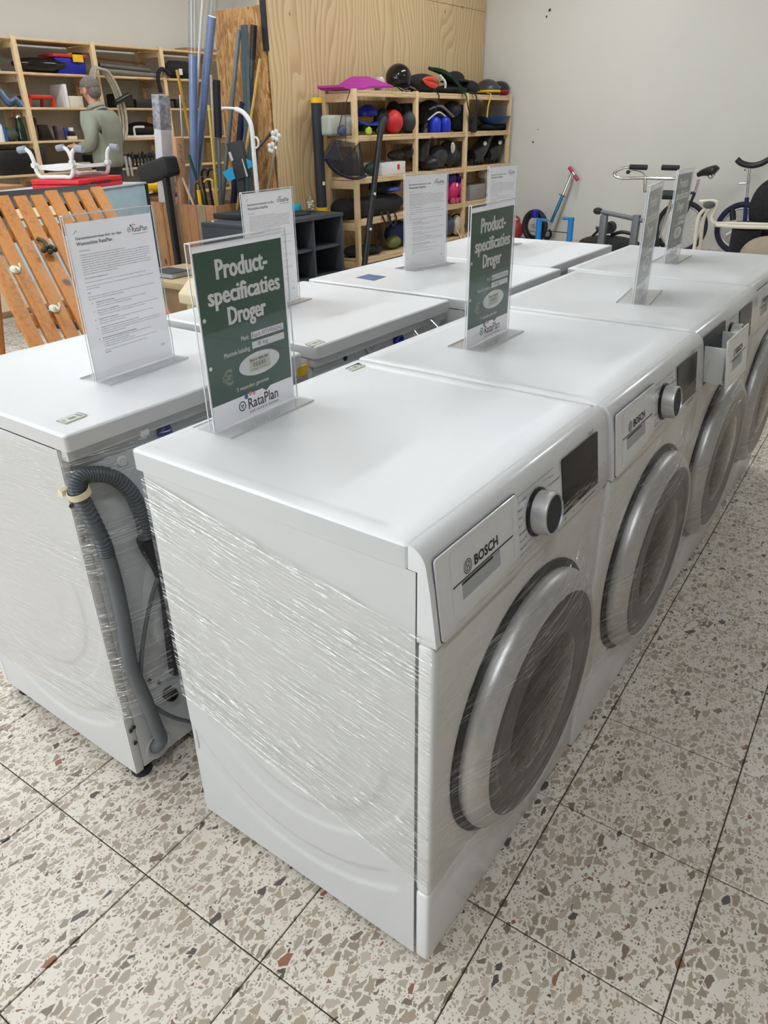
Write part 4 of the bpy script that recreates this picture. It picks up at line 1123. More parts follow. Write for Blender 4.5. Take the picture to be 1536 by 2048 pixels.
# ------------------------------------------------------------------ pine shelf against the partition
XS, XB = -4.225, -4.61
def shelf_unit(name, label, x_front, x_back, ys, zs, post=0.045, bz=0.03, back_open=True, top_over=True):
    t = thing(name, label, 'shelf', ((x_front + x_back) / 2, (ys[0] + ys[-1]) / 2, 0))
    for y in ys:
        for x in (x_front - post, x_back):
            MB().box((x, y - post / 2, 0), (x + post, y + post / 2, zs[-1] + 0.018)).build('post', M['pine'], t, bevel=0.003)
        for z in zs:
            MB().box((x_back + post, y - post / 2 + .004, z - 0.085), (x_front - post, y + post / 2 - .004, z - 0.015)).build('crossbar', M['pine_y'], t, bevel=0.003)
    for a, b in zip(ys[:-1], ys[1:]):
        for z in zs:
            MB().box((x_back + .004, a + post / 2 + .001, z - 0.012), (x_front - .004, b - post / 2 - .001, z + 0.008)).build('board', M['pine_y'], t, bevel=0.002)
            MB().box((x_front - 0.022, a + post / 2 + .001, z - 0.012 - bz), (x_front - 0.004, b - post / 2 - .001, z - 0.0125)).build('front_rail', M['pine_y'], t, bevel=0.002)
    return t
SZ = (0.10, 0.465, 0.838, 1.20, 1.565)
shelf_unit('pine_shelf', 'open pine shelf full of sports gear against the plywood wall', XS, XB, (5.32, 6.325, 7.33, 8.36), SZ)
LZ = (0.50, 0.845, 1.182, 1.52, 1.86, 2.185)
LX = -8.30
shelf_unit('storage_shelf', 'long wooden wall shelf with household goods behind the man', LX, -8.80, (2.6, 3.585, 4.577, 5.557, 6.56, 7.56, 8.38), LZ, post=0.055, bz=0.004)

def S(px, py, x=-4.40): return at(px, py, x=x)
def bag(name, label, cat, px, z, x, w, h, d, mat, group=None, noise=0.10, squash=0.75, rot=0.0):
    """soft lump lying on a board: a rounded body that sags onto z"""
    c = at(px, 240, x=x)
    mb = MB()
    mb.ball((x, c.y, z + h * 0.5), 0.5, 20, 14, (d, w, h), noise=noise)
    for p in mb.v: p.z = max(p.z, z + 0.001)
    return solo(mb, name, mat, label, cat, group, smooth=70)
def lumps(name, label, cat, px, z, x, parts, mat, group=None):
    """several rounded bodies that make one soft thing; parts: (dy, dz, w, h, d)"""
    c = at(px, 240, x=x); mb = MB()
    for dy, dz, w, h, d in parts:
        mb.ball((x, c.y + dy, z + dz + h / 2), 0.5, 16, 10, (d, w, h), noise=0.08)
    for p in mb.v: p.z = max(p.z, z + 0.001)
    return solo(mb, name, mat, label, cat, group, smooth=70)
GS = 'sports gear on the pine shelf'
zt = SZ[4] + 0.0085; z3 = SZ[3] + 0.0085; z2 = SZ[2] + 0.0085; z1 = SZ[1] + 0.0085; z0 = SZ[0] + 0.0085
m_magenta = plain('magenta_foam', rgb(182, 52, 160), 0.7, bmp=0.2)
a = S(652, 165); b_ = S(770, 178)
def mag(u, v):
    y = 5.20 + 0.70 * u
    z = zt + 0.03 + 0.075 * sstep(0.30, 0.72, u) - 0.035 * math.sin(math.pi * min(1, u / .45)) * (u < .45) + 0.02 * u
    return (-4.57 + 0.30 * v + 0.05 * u, y, max(zt + 0.012, z - 0.10 * (1 - v) * 0.0 - 0.09 * v * sstep(0.2, 0.75, u)))
solo(MB().sheet(mag, 28, 10, 0.018), 'foam_board', m_magenta, 'bent magenta foam board on top of the pine shelf', 'board', GS)
# black helmet
hc = S(797, 160, -4.40)
he = thing('riding_helmet', 'round glossy black helmet on top of the pine shelf', 'helmet', (hc.x, hc.y, zt), 0, GS)
MB().ball((hc.x, hc.y, zt + 0.125), 0.125, 28, 18, (1.05, 1.0, 1.0), t1=2.2).build('shell', M['black_gloss'], he, smooth=70)
MB().sheet(lambda u, v: (hc.x + 0.07 + 0.09 * v, hc.y - 0.10 + 0.20 * u, zt + 0.075 - 0.03 * v - 0.03 * (2 * u - 1) ** 2), 10, 4, 0.006).build('peak', M['black_gloss'], he)
MB().tube(spline([(hc.x + .04, hc.y - .11, zt + .06), (hc.x + .09, hc.y - .07, zt + .012), (hc.x + .09, hc.y + .06, zt + .012), (hc.x + .04, hc.y + .11, zt + .06)], 5), 0.006, 6).build('chin_strap', M['black_fabric'], he)
MB().box((hc.x + .08, hc.y - .06, zt + .001), (hc.x + .10, hc.y + .07, zt + .022)).build('buckle', M['white_plastic'], he, bevel=.003)
gy = S(763, 170).y
solo(MB().lathe([(0.0, 0.0), (0.05, 0.0), (0.055, 0.05), (0.05, 0.1), (0.035, 0.125), (0.0, 0.13)], (-4.42, gy, zt), seg=20), 'clear_tub', plain('clear_pale_plastic', rgb(205, 190, 185), 0.2), 'small clear plastic tub beside the magenta foam board', 'tub', GS)
# red-lips boxing glove / mask
m_lip = plain('red_lips', rgb(214, 70, 52), 0.35)
rc = S(850, 168, -4.36)
rl = thing('boogie_bag', 'black bag with a big red lips print on top of the shelf', 'bag', (rc.x, rc.y, zt), 0, GS)
MB().ball((rc.x - .04, rc.y, zt + .085), 0.5, 22, 14, (0.30, 0.46, 0.19), noise=0.03).build('body', M['black_fabric'], rl, smooth=70)
lp = MB()
for s_, dz in ((1, 0.028), (-1, -0.022)):
    pts = [(rc.x + 0.10 - 0.02 * abs(k / 6) , rc.y - 0.02 + 0.15 * k / 6, zt + 0.092 + dz * (1 - (k / 6) ** 2) - 0.02 * k / 6) for k in range(-6, 7)]
    lp.tube(pts, [0.006 + 0.022 * (1 - (k / 6) ** 2) for k in range(-6, 7)], 10)
lp.build('lips', m_lip, rl, smooth=70)
MB().tube(spline([(rc.x + .10, rc.y + .13, zt + .16), (rc.x + .12, rc.y + .20, zt + .10), (rc.x + .11, rc.y + .22, zt + .05)], 5), 0.012, 8).build('white_piping', M['white_plastic'], rl, smooth=70)
MB().tube(spline([(rc.x + .11, rc.y + .02, zt + .03), (XS + .02, rc.y + .03, zt - .03), (XS + .02, rc.y + .0, zt - .10), (XS + .015, rc.y - .03, zt - .18)], 5), 0.006, 6).build('strap', M['black_fabric'], rl, smooth=70)
m_green = plain('dark_green_cloth', rgb(16, 62, 34), 0.85, bmp=0.3)
gc = S(900, 165, -4.42)
gb = thing('sleeping_bag', 'dark green and black folded bag on top of the pine shelf', 'bag', (gc.x, gc.y, zt), 0, GS)
MB().sheet(lambda u, v: (-4.55 + 0.28 * v, gc.y - 0.22 + 0.62 * u, zt + 0.02 + 0.22 * (1 - u) * (1 - 0.55 * v) + 0.05 * math.sin(5 * u + 2 * v)), 20, 10, 0.03).build('green_flap', m_green, gb, smooth=70)
MB().ball((gc.x, gc.y + .02, zt + .045), 0.5, 20, 12, (0.30, 0.5, 0.085), noise=0.06).build('black_body', M['black_fabric'], gb, smooth=70)
MB().tube(spline([(-4.55, gc.y - .22, zt + .245), (-4.52, gc.y, zt + .20), (-4.48, gc.y + .25, zt + .12)], 5), 0.018, 8).build('hem', M['black_fabric'], gb, smooth=70)
bh = S(908, 160, -4.40)
solo(MB().ball((bh.x - .02, bh.y + .05, zt + .15), 0.1, 20, 12, (1, 1.25, 0.75)).lathe([(0.16, 0), (0.16, 0.012), (0.1, 0.03)], (bh.x - .02, bh.y + .05, zt + .12), seg=20), 'black_hat', M['black_fabric'], 'black round hat lying on the green bag', 'hat', GS, smooth=60)
# hanging webbing straps with clip and cap
kc = S(945, 170, -4.34)
st = thing('webbing_harness', 'black webbing harness hanging from the top of the pine shelf', 'harness', (kc.x, kc.y, zt), 0, GS)
MB().ball((kc.x, kc.y - .06, zt + .07), 0.5, 16, 10, (0.2, 0.24, 0.14), noise=0.1).build('padding', M['black_fabric'], st, smooth=70)
for dx, px0, px1, py1 in ((0, 930, 944, 240), (1, 950, 952, 240)):
    p0 = S(px0, 188, XS + .03); p1 = S((px0 + px1) / 2 + (3 if dx else -1), 214, XS + .04); p2 = S(px1, py1, XS + .03)
    MB().tube(spline([(kc.x, p0.y, zt + .03), p0, p1, p2], 6), 0.022, 8, flat=0.25).build('strap', M['black_fabric'], st, smooth=70)
q0, q1 = S(947, 232, XS + .03), S(947, 265, XS + .03)
MB().box((q1.x - .02, q1.y - .05, q1.z), (q1.x + .02, q1.y + .05, q0.z)).build('pouch', M['black_fabric'], st, bevel=0.015)
# bike helmet with yellow rim and trailing strap
yc = S(975, 172, -4.40)
bk = thing('bike_helmet', 'grey bike helmet with yellow rim and hanging strap', 'helmet', (yc.x, yc.y, zt), 0, GS)
MB().ball((yc.x, yc.y, zt + .045), 0.13, 24, 12, (1.2, 1.0, 0.95), t1=1.6).build('shell', plain('grey_helmet', rgb(62, 64, 70), 0.35, var=0.3, scale=50), bk, smooth=70)
MB().tube([(yc.x + .15 * math.cos(k * .2618), yc.y + .13 * math.sin(k * .2618), zt + .042) for k in range(24)], 0.013, 8, closed=True).build('rim', M['yellow_plastic'], bk, smooth=70)
MB().tube([(yc.x + .142 * math.cos(k * .2618), yc.y + .122 * math.sin(k * .2618), zt + .018) for k in range(24)], 0.015, 8, closed=True).build('lower_edge', M['black'], bk, smooth=70)
yp = [S(982, 190, XS + .02), S(977, 210, XS + .02), S(974, 235, XS + .01)]
MB().tube(spline([(yc.x + .14, yp[0].y, zt + .02)] + yp, 6), 0.010, 6, flat=.4).build('strap', plain('yellow_strap', rgb(215, 185, 80), .7), bk, smooth=70)
bc2 = S(938, 165, -4.5)
solo(MB().ball((bc2.x, bc2.y + .32, zt + .06), 0.5, 18, 12, (0.24, 0.28, 0.17), noise=0.05), 'cap', plain('pale_blue_cap', rgb(120, 130, 145), .7, var=.4, scale=40), 'pale patterned cap behind the black harness', 'cap', GS, smooth=70)
rb = S(1000, 175, -4.38)
kb = thing('red_helmet', 'small black and red helmet at the right end of the shelf', 'helmet', (rb.x, rb.y, zt), 0, GS)
MB().ball((rb.x, rb.y, zt + .07), 0.11, 20, 12, (1.0, 1.15, 0.8), t1=1.9).build('shell', M['black'], kb, smooth=70)
MB().ball((rb.x + .02, rb.y - .01, zt + .045), 0.1, 20, 12, (1.0, 1.1, 0.45)).build('red_lining', plain('dark_red', rgb(150, 24, 34), .6), kb, smooth=70)
MB().tube(spline([(rb.x + .08, rb.y + .11, zt + .08), (rb.x + .1, rb.y + .12, zt + .04), (rb.x + .1, rb.y + .12, zt + .003)], 4), 0.008, 6).build('strap', M['black_fabric'], kb, smooth=70)
# second board from the top
solo(MB().box((-4.56, S(652, 260).y, z3), (-4.34, S(706, 260).y - .02, z3 + .17)), 'storage_tub', plain('frosted_tub', rgb(178, 182, 170), .35, var=.1, scale=20), 'frosted pale storage tub at the left of the second board', 'tub', GS, bevel=.03, bseg=4)
q = S(684, 268, -4.27)
solo(MB().ball((q.x, q.y, z3 + .045), .045, 16, 10, (1, 1, 1)), 'small_ball', plain('navy_white_ball', rgb(70, 78, 110), .5, var=.6, scale=50), 'small navy and white ball before the frosted tub', 'ball', GS, smooth=70)
sk = S(735, 262, -4.33)
sb = thing('skateboard', 'blue plastic skateboard with lime green wheels', 'skateboard', (sk.x, sk.y, z3), 0, GS)
MB().sheet(lambda u, v: (-4.40 + .16 * v, sk.y - .24 + .46 * u, z3 + .085 + .035 * (abs(2 * u - 1) ** 3)), 18, 6, .012).build('deck', plain('blue_deck', rgb(28, 70, 170), .4), sb, smooth=60)
for dy in (-.09, .09):
    for x in (-4.38, -4.25):
        MB().lathe([(0, -.02), (.028, -.02), (.034, -.01), (.034, .01), (.028, .02), (0, .02)], (x, sk.y + dy, z3 + .035), (1, 0, 0), 18).build('wheel', plain('lime_wheel', rgb(190, 215, 50), .45), sb, smooth=50)
    MB().box((-4.38, sk.y + dy - .02, z3 + .03), (-4.25, sk.y + dy + .02, z3 + .085)).build('truck', M['black'], sb, bevel=.004)
q = S(735, 240, -4.44)
solo(MB().ball((q.x, q.y, z3 + .175), .105, 20, 12, (1, 1, .8), t1=1.75), 'blue_helmet', M['blue_plastic'], 'blue helmet shell behind the blue skateboard', 'helmet', GS, smooth=70)
rbal = S(785, 253, -4.33)
solo(MB().ball((rbal.x, rbal.y, z3 + .108), .107, 28, 18), 'red_ball', plain('red_ball', rgb(205, 40, 44), .5), 'red ball on the second board of the pine shelf', 'ball', GS, smooth=70)
q = S(818, 256, -4.33)
solo(MB().ball((q.x, q.y, z3 + .105), .104, 28, 18), 'grey_ball', plain('dark_grey_ball', rgb(52, 54, 60), .6), 'dark grey ball right of the red ball', 'ball', GS, smooth=70)
lumps('knee_pads', 'heap of black knee pads behind the red ball', 'knee pads', 800, z3, -4.50, [(-.12, .05, .2, .24, .16), (.04, .10, .2, .25, .16), (.18, .06, .18, .22, .16)], M['black_fabric'], GS)
lumps('black_skate', 'black inline skate half hidden by the black pole, second board', 'skate', 764, z3, -4.36, [(-.04, 0, .12, .2, .14), (.02, .06, .12, .17, .12)], M['black_fabric'], GS)
dd_ = thing('diving_gear', 'grey and black snorkelling bag in the middle bay, second board', 'bag', (-4.42, S(862, 255).y, z3), 0, GS)
c_ = S(862, 255).y
MB().ball((-4.42, c_, z3 + .15), .5, 20, 14, (.26, .42, .30), noise=.08).build('body', M['black_fabric'], dd_, smooth=70)
MB().tube(spline([(-4.31, c_ - .18, z3 + .22), (-4.28, c_ - .02, z3 + .25), (-4.28, c_ + .14, z3 + .20), (-4.28, c_ + .26, z3 + .15)], 6), .013, 8).build('silver_tube', M['grey_metal'], dd_, smooth=70)
MB().tube(spline([(-4.31, c_ - .2, z3 + .12), (-4.28, c_ - .05, z3 + .19), (-4.28, c_ + .1, z3 + .15)], 6), .008, 8).build('white_cord', M['white_plastic'], dd_, smooth=70)
MB().ball((-4.36, c_ + .36, z3 + .22), .5, 18, 12, (.2, .24, .16), noise=.05).build('goggles', M['grey_dark'], dd_, smooth=70)
for k, px in enumerate((869, 889)):
    q = S(px, 255, -4.29)
    solo(MB().lathe([(0, 0), (.055, 0), (.066, .03), (.068, .09), (.058, .13), (.03, .148), (0, .15)], (q.x, q.y, z3), seg=22), 'blue_can', plain('royal_blue_%d' % k, rgb(22, 50, 190), .4), ('left' if k == 0 else 'right') + ' one of two royal blue canisters on the second board', 'canister', GS, smooth=50)
lumps('dark_bag', 'dark teal bag at the right of the blue canisters', 'bag', 918, z3, -4.42, [(0, 0, .42, .26, .26), (.02, .1, .3, .16, .2)], plain('dark_teal', rgb(22, 34, 38), .8, bmp=.3), GS)
bo = S(987, 244, -4.36)
solo(MB().lathe([(.0, .0), (.10, .0), (.15, .02), (.20, .075), (.205, .085), (.195, .08), (.14, .03), (.0, .012)], (bo.x, bo.y, z3 + .065), seg=36), 'blue_bowl', plain('blue_bowl', rgb(24, 70, 125), .35), 'wide blue bowl in the right bay, second board', 'bowl', GS, smooth=50)
lumps('black_mat', 'flat black folded clothing under the blue bowl', 'clothing', 985, z3, -4.40, [(0, 0, .5, .085, .26), (.2, 0, .3, .07, .24)], M['black_fabric'], GS)
# third board
bx = S(793, 343, -4.33)
wb = thing('white_box', 'flat white cardboard box with a small red mark, third board', 'box', (bx.x, bx.y, z2), 0, GS)
y0_, y1_ = S(764, 345, -4.27).y, S(811, 345, -4.27).y
MB().box((-4.50, y0_, z2), (-4.27, y1_, z2 + .115)).build('carton', M['white_plastic'], wb, bevel=.004)
rm = MB(); disc(rm, (y0_ + y1_) / 2 + .08, z2 + .065, .025, lambda u, v: Vector((-4.2695, u, v)), 9, 0, .03); rm.build('red_mark', M['red_plastic'], wb, smooth=0)
lumps('inline_skates', 'black and silver inline skates lying on the white box', 'skates', 805, z2 + .117, -4.42, [(-.12, 0, .3, .10, .12), (.12, .0, .32, .13, .13)], plain('black_silver', rgb(50, 48, 50), .4, var=.9, scale=25), GS)
lumps('green_shoe', 'dark green and black shoe left of the white box', 'shoe', 752, z2, -4.36, [(-.08, 0, .24, .12, .12), (.03, 0, .2, .15, .13)], plain('dark_green_shoe', rgb(26, 48, 42), .7), GS)
bt = thing('ski_boot', 'tall black ski boot with an orange collar, third board', 'boot', (-4.4, S(848, 320).y, z2), 0, GS)
c_ = S(848, 320).y
MB().tube(spline([(-4.40, c_ - .10, z2 + .08), (-4.40, c_ - .07, z2 + .20), (-4.40, c_ + .0, z2 + .33), (-4.40, c_ + .05, z2 + .44)], 6), [.10, .1, .1, .1, .1, .1, .098, .095, .093, .09, .088, .086, .084, .082, .08, .078, .076, .075, .072], 16).build('shaft', M['black'], bt, smooth=60)
MB().ball((-4.33, c_ - .04, z2 + .075), .5, 18, 12, (.3, .2, .15)).build('foot_shell', M['black'], bt, smooth=60)
MB().tube([(-4.40 + .07 * math.cos(k * .5236), c_ + .052 + .07 * math.sin(k * .5236), z2 + .445) for k in range(12)], .010, 8, closed=True).build('collar', plain('orange_collar', rgb(170, 80, 40), .6), bt, smooth=60)
lumps('skate_pair', 'dark grey roller skates with silver buckles, middle bay third board', 'skates', 885, z2, -4.38, [(-.12, 0, .34, .24, .22), (.12, 0, .3, .28, .2), (.28, 0, .24, .2, .2)], plain('dark_grey_skate', rgb(46, 48, 52), .5, var=.5, scale=18), GS)
q = S(905, 322, -4.26)
solo(MB().ball((q.x, q.y, z2 + .21), .045, 14, 10, (.4, 1, 1.3)), 'silver_buckle', M['chrome'], 'silver ratchet buckle on the dark grey roller skates', 'buckle', GS, smooth=60)
for k, (px, lab) in enumerate(((955, 'front black inline skate with white badge, right bay third board'), (985, 'rear black inline skate with raised cuff, right bay third board'))):
    c_ = S(px, 320, -4.36).y
    t_ = thing('inline_skate', lab, 'skate', (-4.36, c_, z2), 0, GS)
    MB().tube(spline([(-4.36, c_ - .16, z2 + .10), (-4.36, c_ - .02, z2 + .13), (-4.36, c_ + .10, z2 + .20), (-4.36, c_ + .20, z2 + .30 + .04 * k)], 5), [.07, .075, .08, .085, .09, .092, .092, .09, .088, .085, .082, .08, .078, .075, .072, .07], 14).build('boot', M['black'], t_, smooth=60)
    MB().box((-4.385, c_ - .17, z2 + .035), (-4.335, c_ + .12, z2 + .07)).build('frame', M['grey_dark'], t_, bevel=.004)
    for w_ in range(4):
        MB().lathe([(0, -.012), (.03, -.012), (.036, 0), (.03, .012), (0, .012)], (-4.36, c_ - .14 + w_ * .08, z2 + .037), (1, 0, 0), 16).build('wheel', M['black_rubber'], t_, smooth=50)
    MB().ball((-4.285, c_ + .03, z2 + .23), .03, 12, 8, (.4, 1.4, .8)).build('badge', M['white_plastic'], t_, smooth=60)
# fourth board (z = 0.465)
tb = thing('tent_bag', 'long black tent bag on the fourth board, straps hanging', 'bag', (-4.38, 5.85, z1), 0, GS)
MB().tube([(-4.38, 5.22 + .1 * k, z1 + .095) for k in range(11)], [.05, .085, .095, .098, .095, .098, .1, .098, .095, .09, .05], 16).build('body', M['black_fabric'], tb, smooth=60)
for px in (775, 787):
    p0 = S(px - 8, 437, XS + .015); p1 = S(px, 452, XS + .02); p2 = S(px + 6, 437, XS + .015)
    MB().tube(spline([p0 + Vector((-.03, 0, .06)), p0, p1, p2, p2 + Vector((-.03, 0, .06))], 5), .014, 6, flat=.35).build('strap', M['black_fabric'], tb, smooth=60)
lumps('backpack', 'black backpack heaped above the tent bag', 'backpack', 765, z1 + .18, -4.42, [(-.05, 0, .3, .17, .2), (.13, .02, .25, .2, .2)], M['black_fabric'], GS)
q = S(788, 405, -4.3)
solo(MB().ball((q.x, q.y, z1 + .235), .5, 14, 8, (.12, .26, .05)), 'blue_cover', plain('blue_foil', rgb(60, 80, 150), .3, var=.5), 'crumpled blue cover lying on the tent bag', 'cover', GS, smooth=60)
lumps('dark_shoes', 'black bundle at the left end of the fourth board', 'bundle', 680, z1, -4.42, [(-.02, 0, .26, .2, .22), (.12, 0, .2, .14, .2)], M['black_fabric'], GS)
for k, px in enumerate((901, 917)):
    c_ = S(px, 385, -4.33).y
    t_ = thing('roller_skate', ('left' if k == 0 else 'right') + ' skate of the pink and purple roller skate pair', 'skate', (-4.33, c_, z1), 0, GS)
    MB().ball((-4.33, c_, z1 + .14), .5, 16, 12, (.2, .145, .22)).build('boot', plain('pink_skate%d' % k, rgb(205, 30, 105), .5), t_, smooth=60)
    MB().ball((-4.35, c_, z1 + .27), .5, 16, 12, (.17, .14, .15)).build('cuff', plain('purple_skate%d' % k, rgb(62, 26, 120), .5), t_, smooth=60)
    MB().lathe([(0, 0), (.02, 0), (.022, .008), (0, .01)], (-4.245, c_ - .01, z1 + .20), (1, 0, 0), 16).build('buckle', M['white_plastic'], t_)
    for w_ in (-.04, .04):
        MB().lathe([(0, -.015), (.03, -.015), (.034, 0), (.03, .015), (0, .015)], (-4.27, c_ + w_, z1 + .035), (1, 0, 0), 14).build('wheel', plain('pink_wheel', rgb(200, 90, 120), .5), t_, smooth=50)
y0_, y1_ = S(937, 390, -4.30).y, S(968, 390, -4.30).y
solo(MB().box((-4.52, y0_, z1), (-4.28, y1_, z1 + .17)), 'grey_carton', plain('grey_carton', rgb(150, 148, 142), .7), 'pale grey carton in the right bay, fourth board', 'box', GS, bevel=.006)
sh_ = S(968, 370, -4.36)
sn = thing('sneaker', 'red and white sneaker leaning beside the grey carton', 'sneaker', (sh_.x, sh_.y, z1), 0, GS)
MB().tube(spline([(-4.36, sh_.y - .07, z1 + .27), (-4.36, sh_.y + .02, z1 + .25), (-4.36, sh_.y + .08, z1 + .15), (-4.36, sh_.y + .10, z1 + .05)], 5), .05, 12).build('upper', plain('white_leather', rgb(205, 200, 195), .5), sn, smooth=60)
MB().tube(spline([(-4.40, sh_.y - .12, z1 + .34), (-4.40, sh_.y - .02, z1 + .34), (-4.38, sh_.y + .08, z1 + .28)], 5), .05, 12).build('red_panel', plain('dark_red_leather', rgb(125, 30, 36), .5), sn, smooth=60)
# lowest board
rk = thing('tennis_racket', 'blue and yellow racket bag on the lowest board, left bay', 'racket bag', (-4.40, S(800, 480).y, z0), 0, GS)
c_ = S(800, 490, -4.38).y
MB().ball((-4.42, c_, z0 + .14), .5, 18, 12, (.2, .40, .28), noise=.03).build('cover', plain('navy_cover', rgb(34, 44, 92), .6, var=.5, scale=12), rk, smooth=60)
MB().ball((-4.36, c_ - .16, z0 + .08), .5, 16, 10, (.14, .22, .13), noise=.03).build('yellow_end', plain('olive_cover', rgb(110, 118, 60), .6), rk, smooth=60)
for k in range(2):
    p0 = S(748 + 14 * k, 450, XS + .02); p1 = S(757 + 10 * k, 476, XS + .02); p2 = S(752 + 26 * k, 498, XS + .02)
    MB().tube(spline([p0, p1, p2], 6), .010, 6, flat=.4).build('strap', M['black_fabric'], rk, smooth=60)
lumps('black_pouch', 'black pouch hanging low at the left end of the lowest board', 'pouch', 705, z0, -4.40, [(0, 0, .3, .11, .24), (.2, 0, .34, .09, .26)], M['black_fabric'], GS)
c_ = S(895, 450, -4.36).y
hg = thing('headgear', 'grey and white helmet with hanging white cords, lowest board', 'helmet', (-4.36, c_, z0), 0, GS)
MB().ball((-4.38, c_ - .03, z0 + .13), .5, 18, 12, (.24, .24, .26)).build('shell', plain('blue_grey_shell', rgb(70, 76, 92), .4), hg, smooth=60)
MB().ball((-4.30, c_ + .10, z0 + .13), .5, 14, 10, (.12, .14, .22), noise=.06).build('padding', plain('cream_padding', rgb(200, 190, 165), .7), hg, smooth=60)
for dy in (.06, .14):
    MB().tube(spline([(-4.27, c_ + dy, z0 + .08), (XS + .02, c_ + dy + .02, z0 - .03), (XS + .02, c_ + dy + .05, z0 - .095)], 5), .007, 6).build('cord', M['cream_plastic'], hg, smooth=60)
lumps('lime_bag', 'black and lime green bag at the end of the lowest board', 'bag', 915, z0, -4.40, [(.0, 0, .3, .17, .24), (.06, .06, .2, .17, .18)], plain('black_lime', rgb(40, 44, 26), .7, var=.8, scale=14), GS)

# ------------------------------------------------------------------ things hanging on and leaning before the shelf
hm = thing('mesh_sling', 'black mesh sling hung by a cord from the shelf corner', 'mesh sling', (-4.17, 5.25, 0.86), 0)
hk = S(700, 183, -4.17)
MB().tube([hk, S(686, 222, -4.17), S(672, 278, -4.17)], .004, 6).build('cord', M['black'], hm)
MB().tube([S(691, 222, -4.17), S(691, 300, -4.17), S(697, 311, -4.17), S(703, 311, -4.17)], .003, 6).build('cord', M['black'], hm)
def netm():
    m, nt, b, o = newmat('black_mesh_net')
    b.inputs['Base Color'].default_value = (0.012, 0.013, 0.022, 1); b.inputs['Roughness'].default_value = .8
    tr = node(nt, 'ShaderNodeBsdfTransparent'); mx = node(nt, 'ShaderNodeMixShader')
    n = node(nt, 'ShaderNodeTexNoise', i_Scale=7.0); nt.links.new(coords(nt), n.inputs['Vector'])
    mr = node(nt, 'ShaderNodeMapRange'); mr.inputs[1].default_value = .3; mr.inputs[2].default_value = .7; mr.inputs[3].default_value = .55; mr.inputs[4].default_value = .9
    nt.links.new(n.outputs['Fac'], mr.inputs[0]); nt.links.new(mr.outputs[0], mx.inputs[0])
    nt.links.new(tr.outputs[0], mx.inputs[1]); nt.links.new(b.outputs[0], mx.inputs[2]); nt.links.new(mx.outputs[0], o.inputs[0])
    return m
m_net = netm()
tl, tr_, bl_, bm_, br_, vb = S(671, 278, -4.17), S(719, 286, -4.17), S(650, 316, -4.17), S(688, 352, -4.15), S(730, 352, -4.15), S(683, 322, -4.12)
nt_ = MB(); nt_.add([tl, bl_, bm_, vb, br_, tr_], [(0, 1, 2, 3), (3, 2, 4, 5)])
nt_.add([p + Vector((-.06, .02, 0)) for p in (tl, bl_, bm_, br_, tr_)], [(0, 1, 2, 3, 4)])
nt_.build('net', m_net, hm, smooth=0)
MB().tube(spline([bl_, S(668, 340, -4.16), bm_, S(712, 357, -4.15), br_], 5), .022, 8, flat=.6).build('padded_edge', plain('navy_padding', rgb(24, 26, 52), .8), hm, smooth=60)
MB().tube([tl, bl_], .006, 6).build('binding', M['black'], hm); MB().tube([tl, vb, tr_], .005, 6).build('binding', M['black'], hm); MB().tube([tr_, br_], .006, 6).build('binding', M['black'], hm)
# black folded pole leaning on the shelf front
pz = thing('folding_pole', 'long black metal pole leaning in front of the pine shelf', 'pole', (-4.08, 5.22, 0))
p0, p1 = S(761, 262, -4.12), S(729, 530, -4.02)
foot = p1 + (p1 - p0) * (p1.z / (p0.z - p1.z)); foot.z = 0.0
pole = MB().tube([foot, p0], .028, 12); pole.build('tube', M['black'], pz, smooth=60)
MB().tube([p0 - Vector((0, 0, .01)), p0 + Vector((0, .02, .06)), p0 + Vector((.0, .07, .10))], .034, 12).build('head_joint', M['grey_dark'], pz, smooth=60)
for f_ in (.42, .66):
    c_ = p0.lerp(foot, f_)
    MB().lathe([(0, 0), (.013, 0), (.013, .006), (0, .008)], c_ + Vector((.028, -.012, 0)), (1, -.2, 0), 12).build('rivet', M['white_plastic'], pz)
    MB().tube([p0.lerp(foot, f_ - .02), p0.lerp(foot, f_ + .02)], .033, 12).build('clamp', M['black'], pz, smooth=60)
# black document tube with yellow caps
tu = S(636, 300, -4.50)
tt = thing('drawing_tube', 'black carrying tube with yellow caps standing by the shelf', 'tube', (-4.50, 5.09, 0))
MB().tube([(-4.50, 5.09, 0.56), (-4.50, 5.09, 1.475)], .048, 20).build('upper_tube', M['grey_dark'], tt, smooth=60)
MB().tube([(-4.50, 5.09, 0.0), (-4.50, 5.09, 0.50)], .058, 20).build('lower_tube', M['grey_dark'], tt, smooth=60)
MB().tube([(-4.50, 5.09, 1.475), (-4.50, 5.09, 1.515)], .051, 20).build('cap', M['yellow_plastic'], tt, smooth=60)
MB().tube([(-4.50, 5.09, 0.495), (-4.50, 5.09, 0.605)], .063, 20).build('joint_cap', M['yellow_plastic'], tt, smooth=60)
MB().box((-4.453, 5.065, .80), (-4.447, 5.095, .83)).build('white_tag', M['white_plastic'], tt)

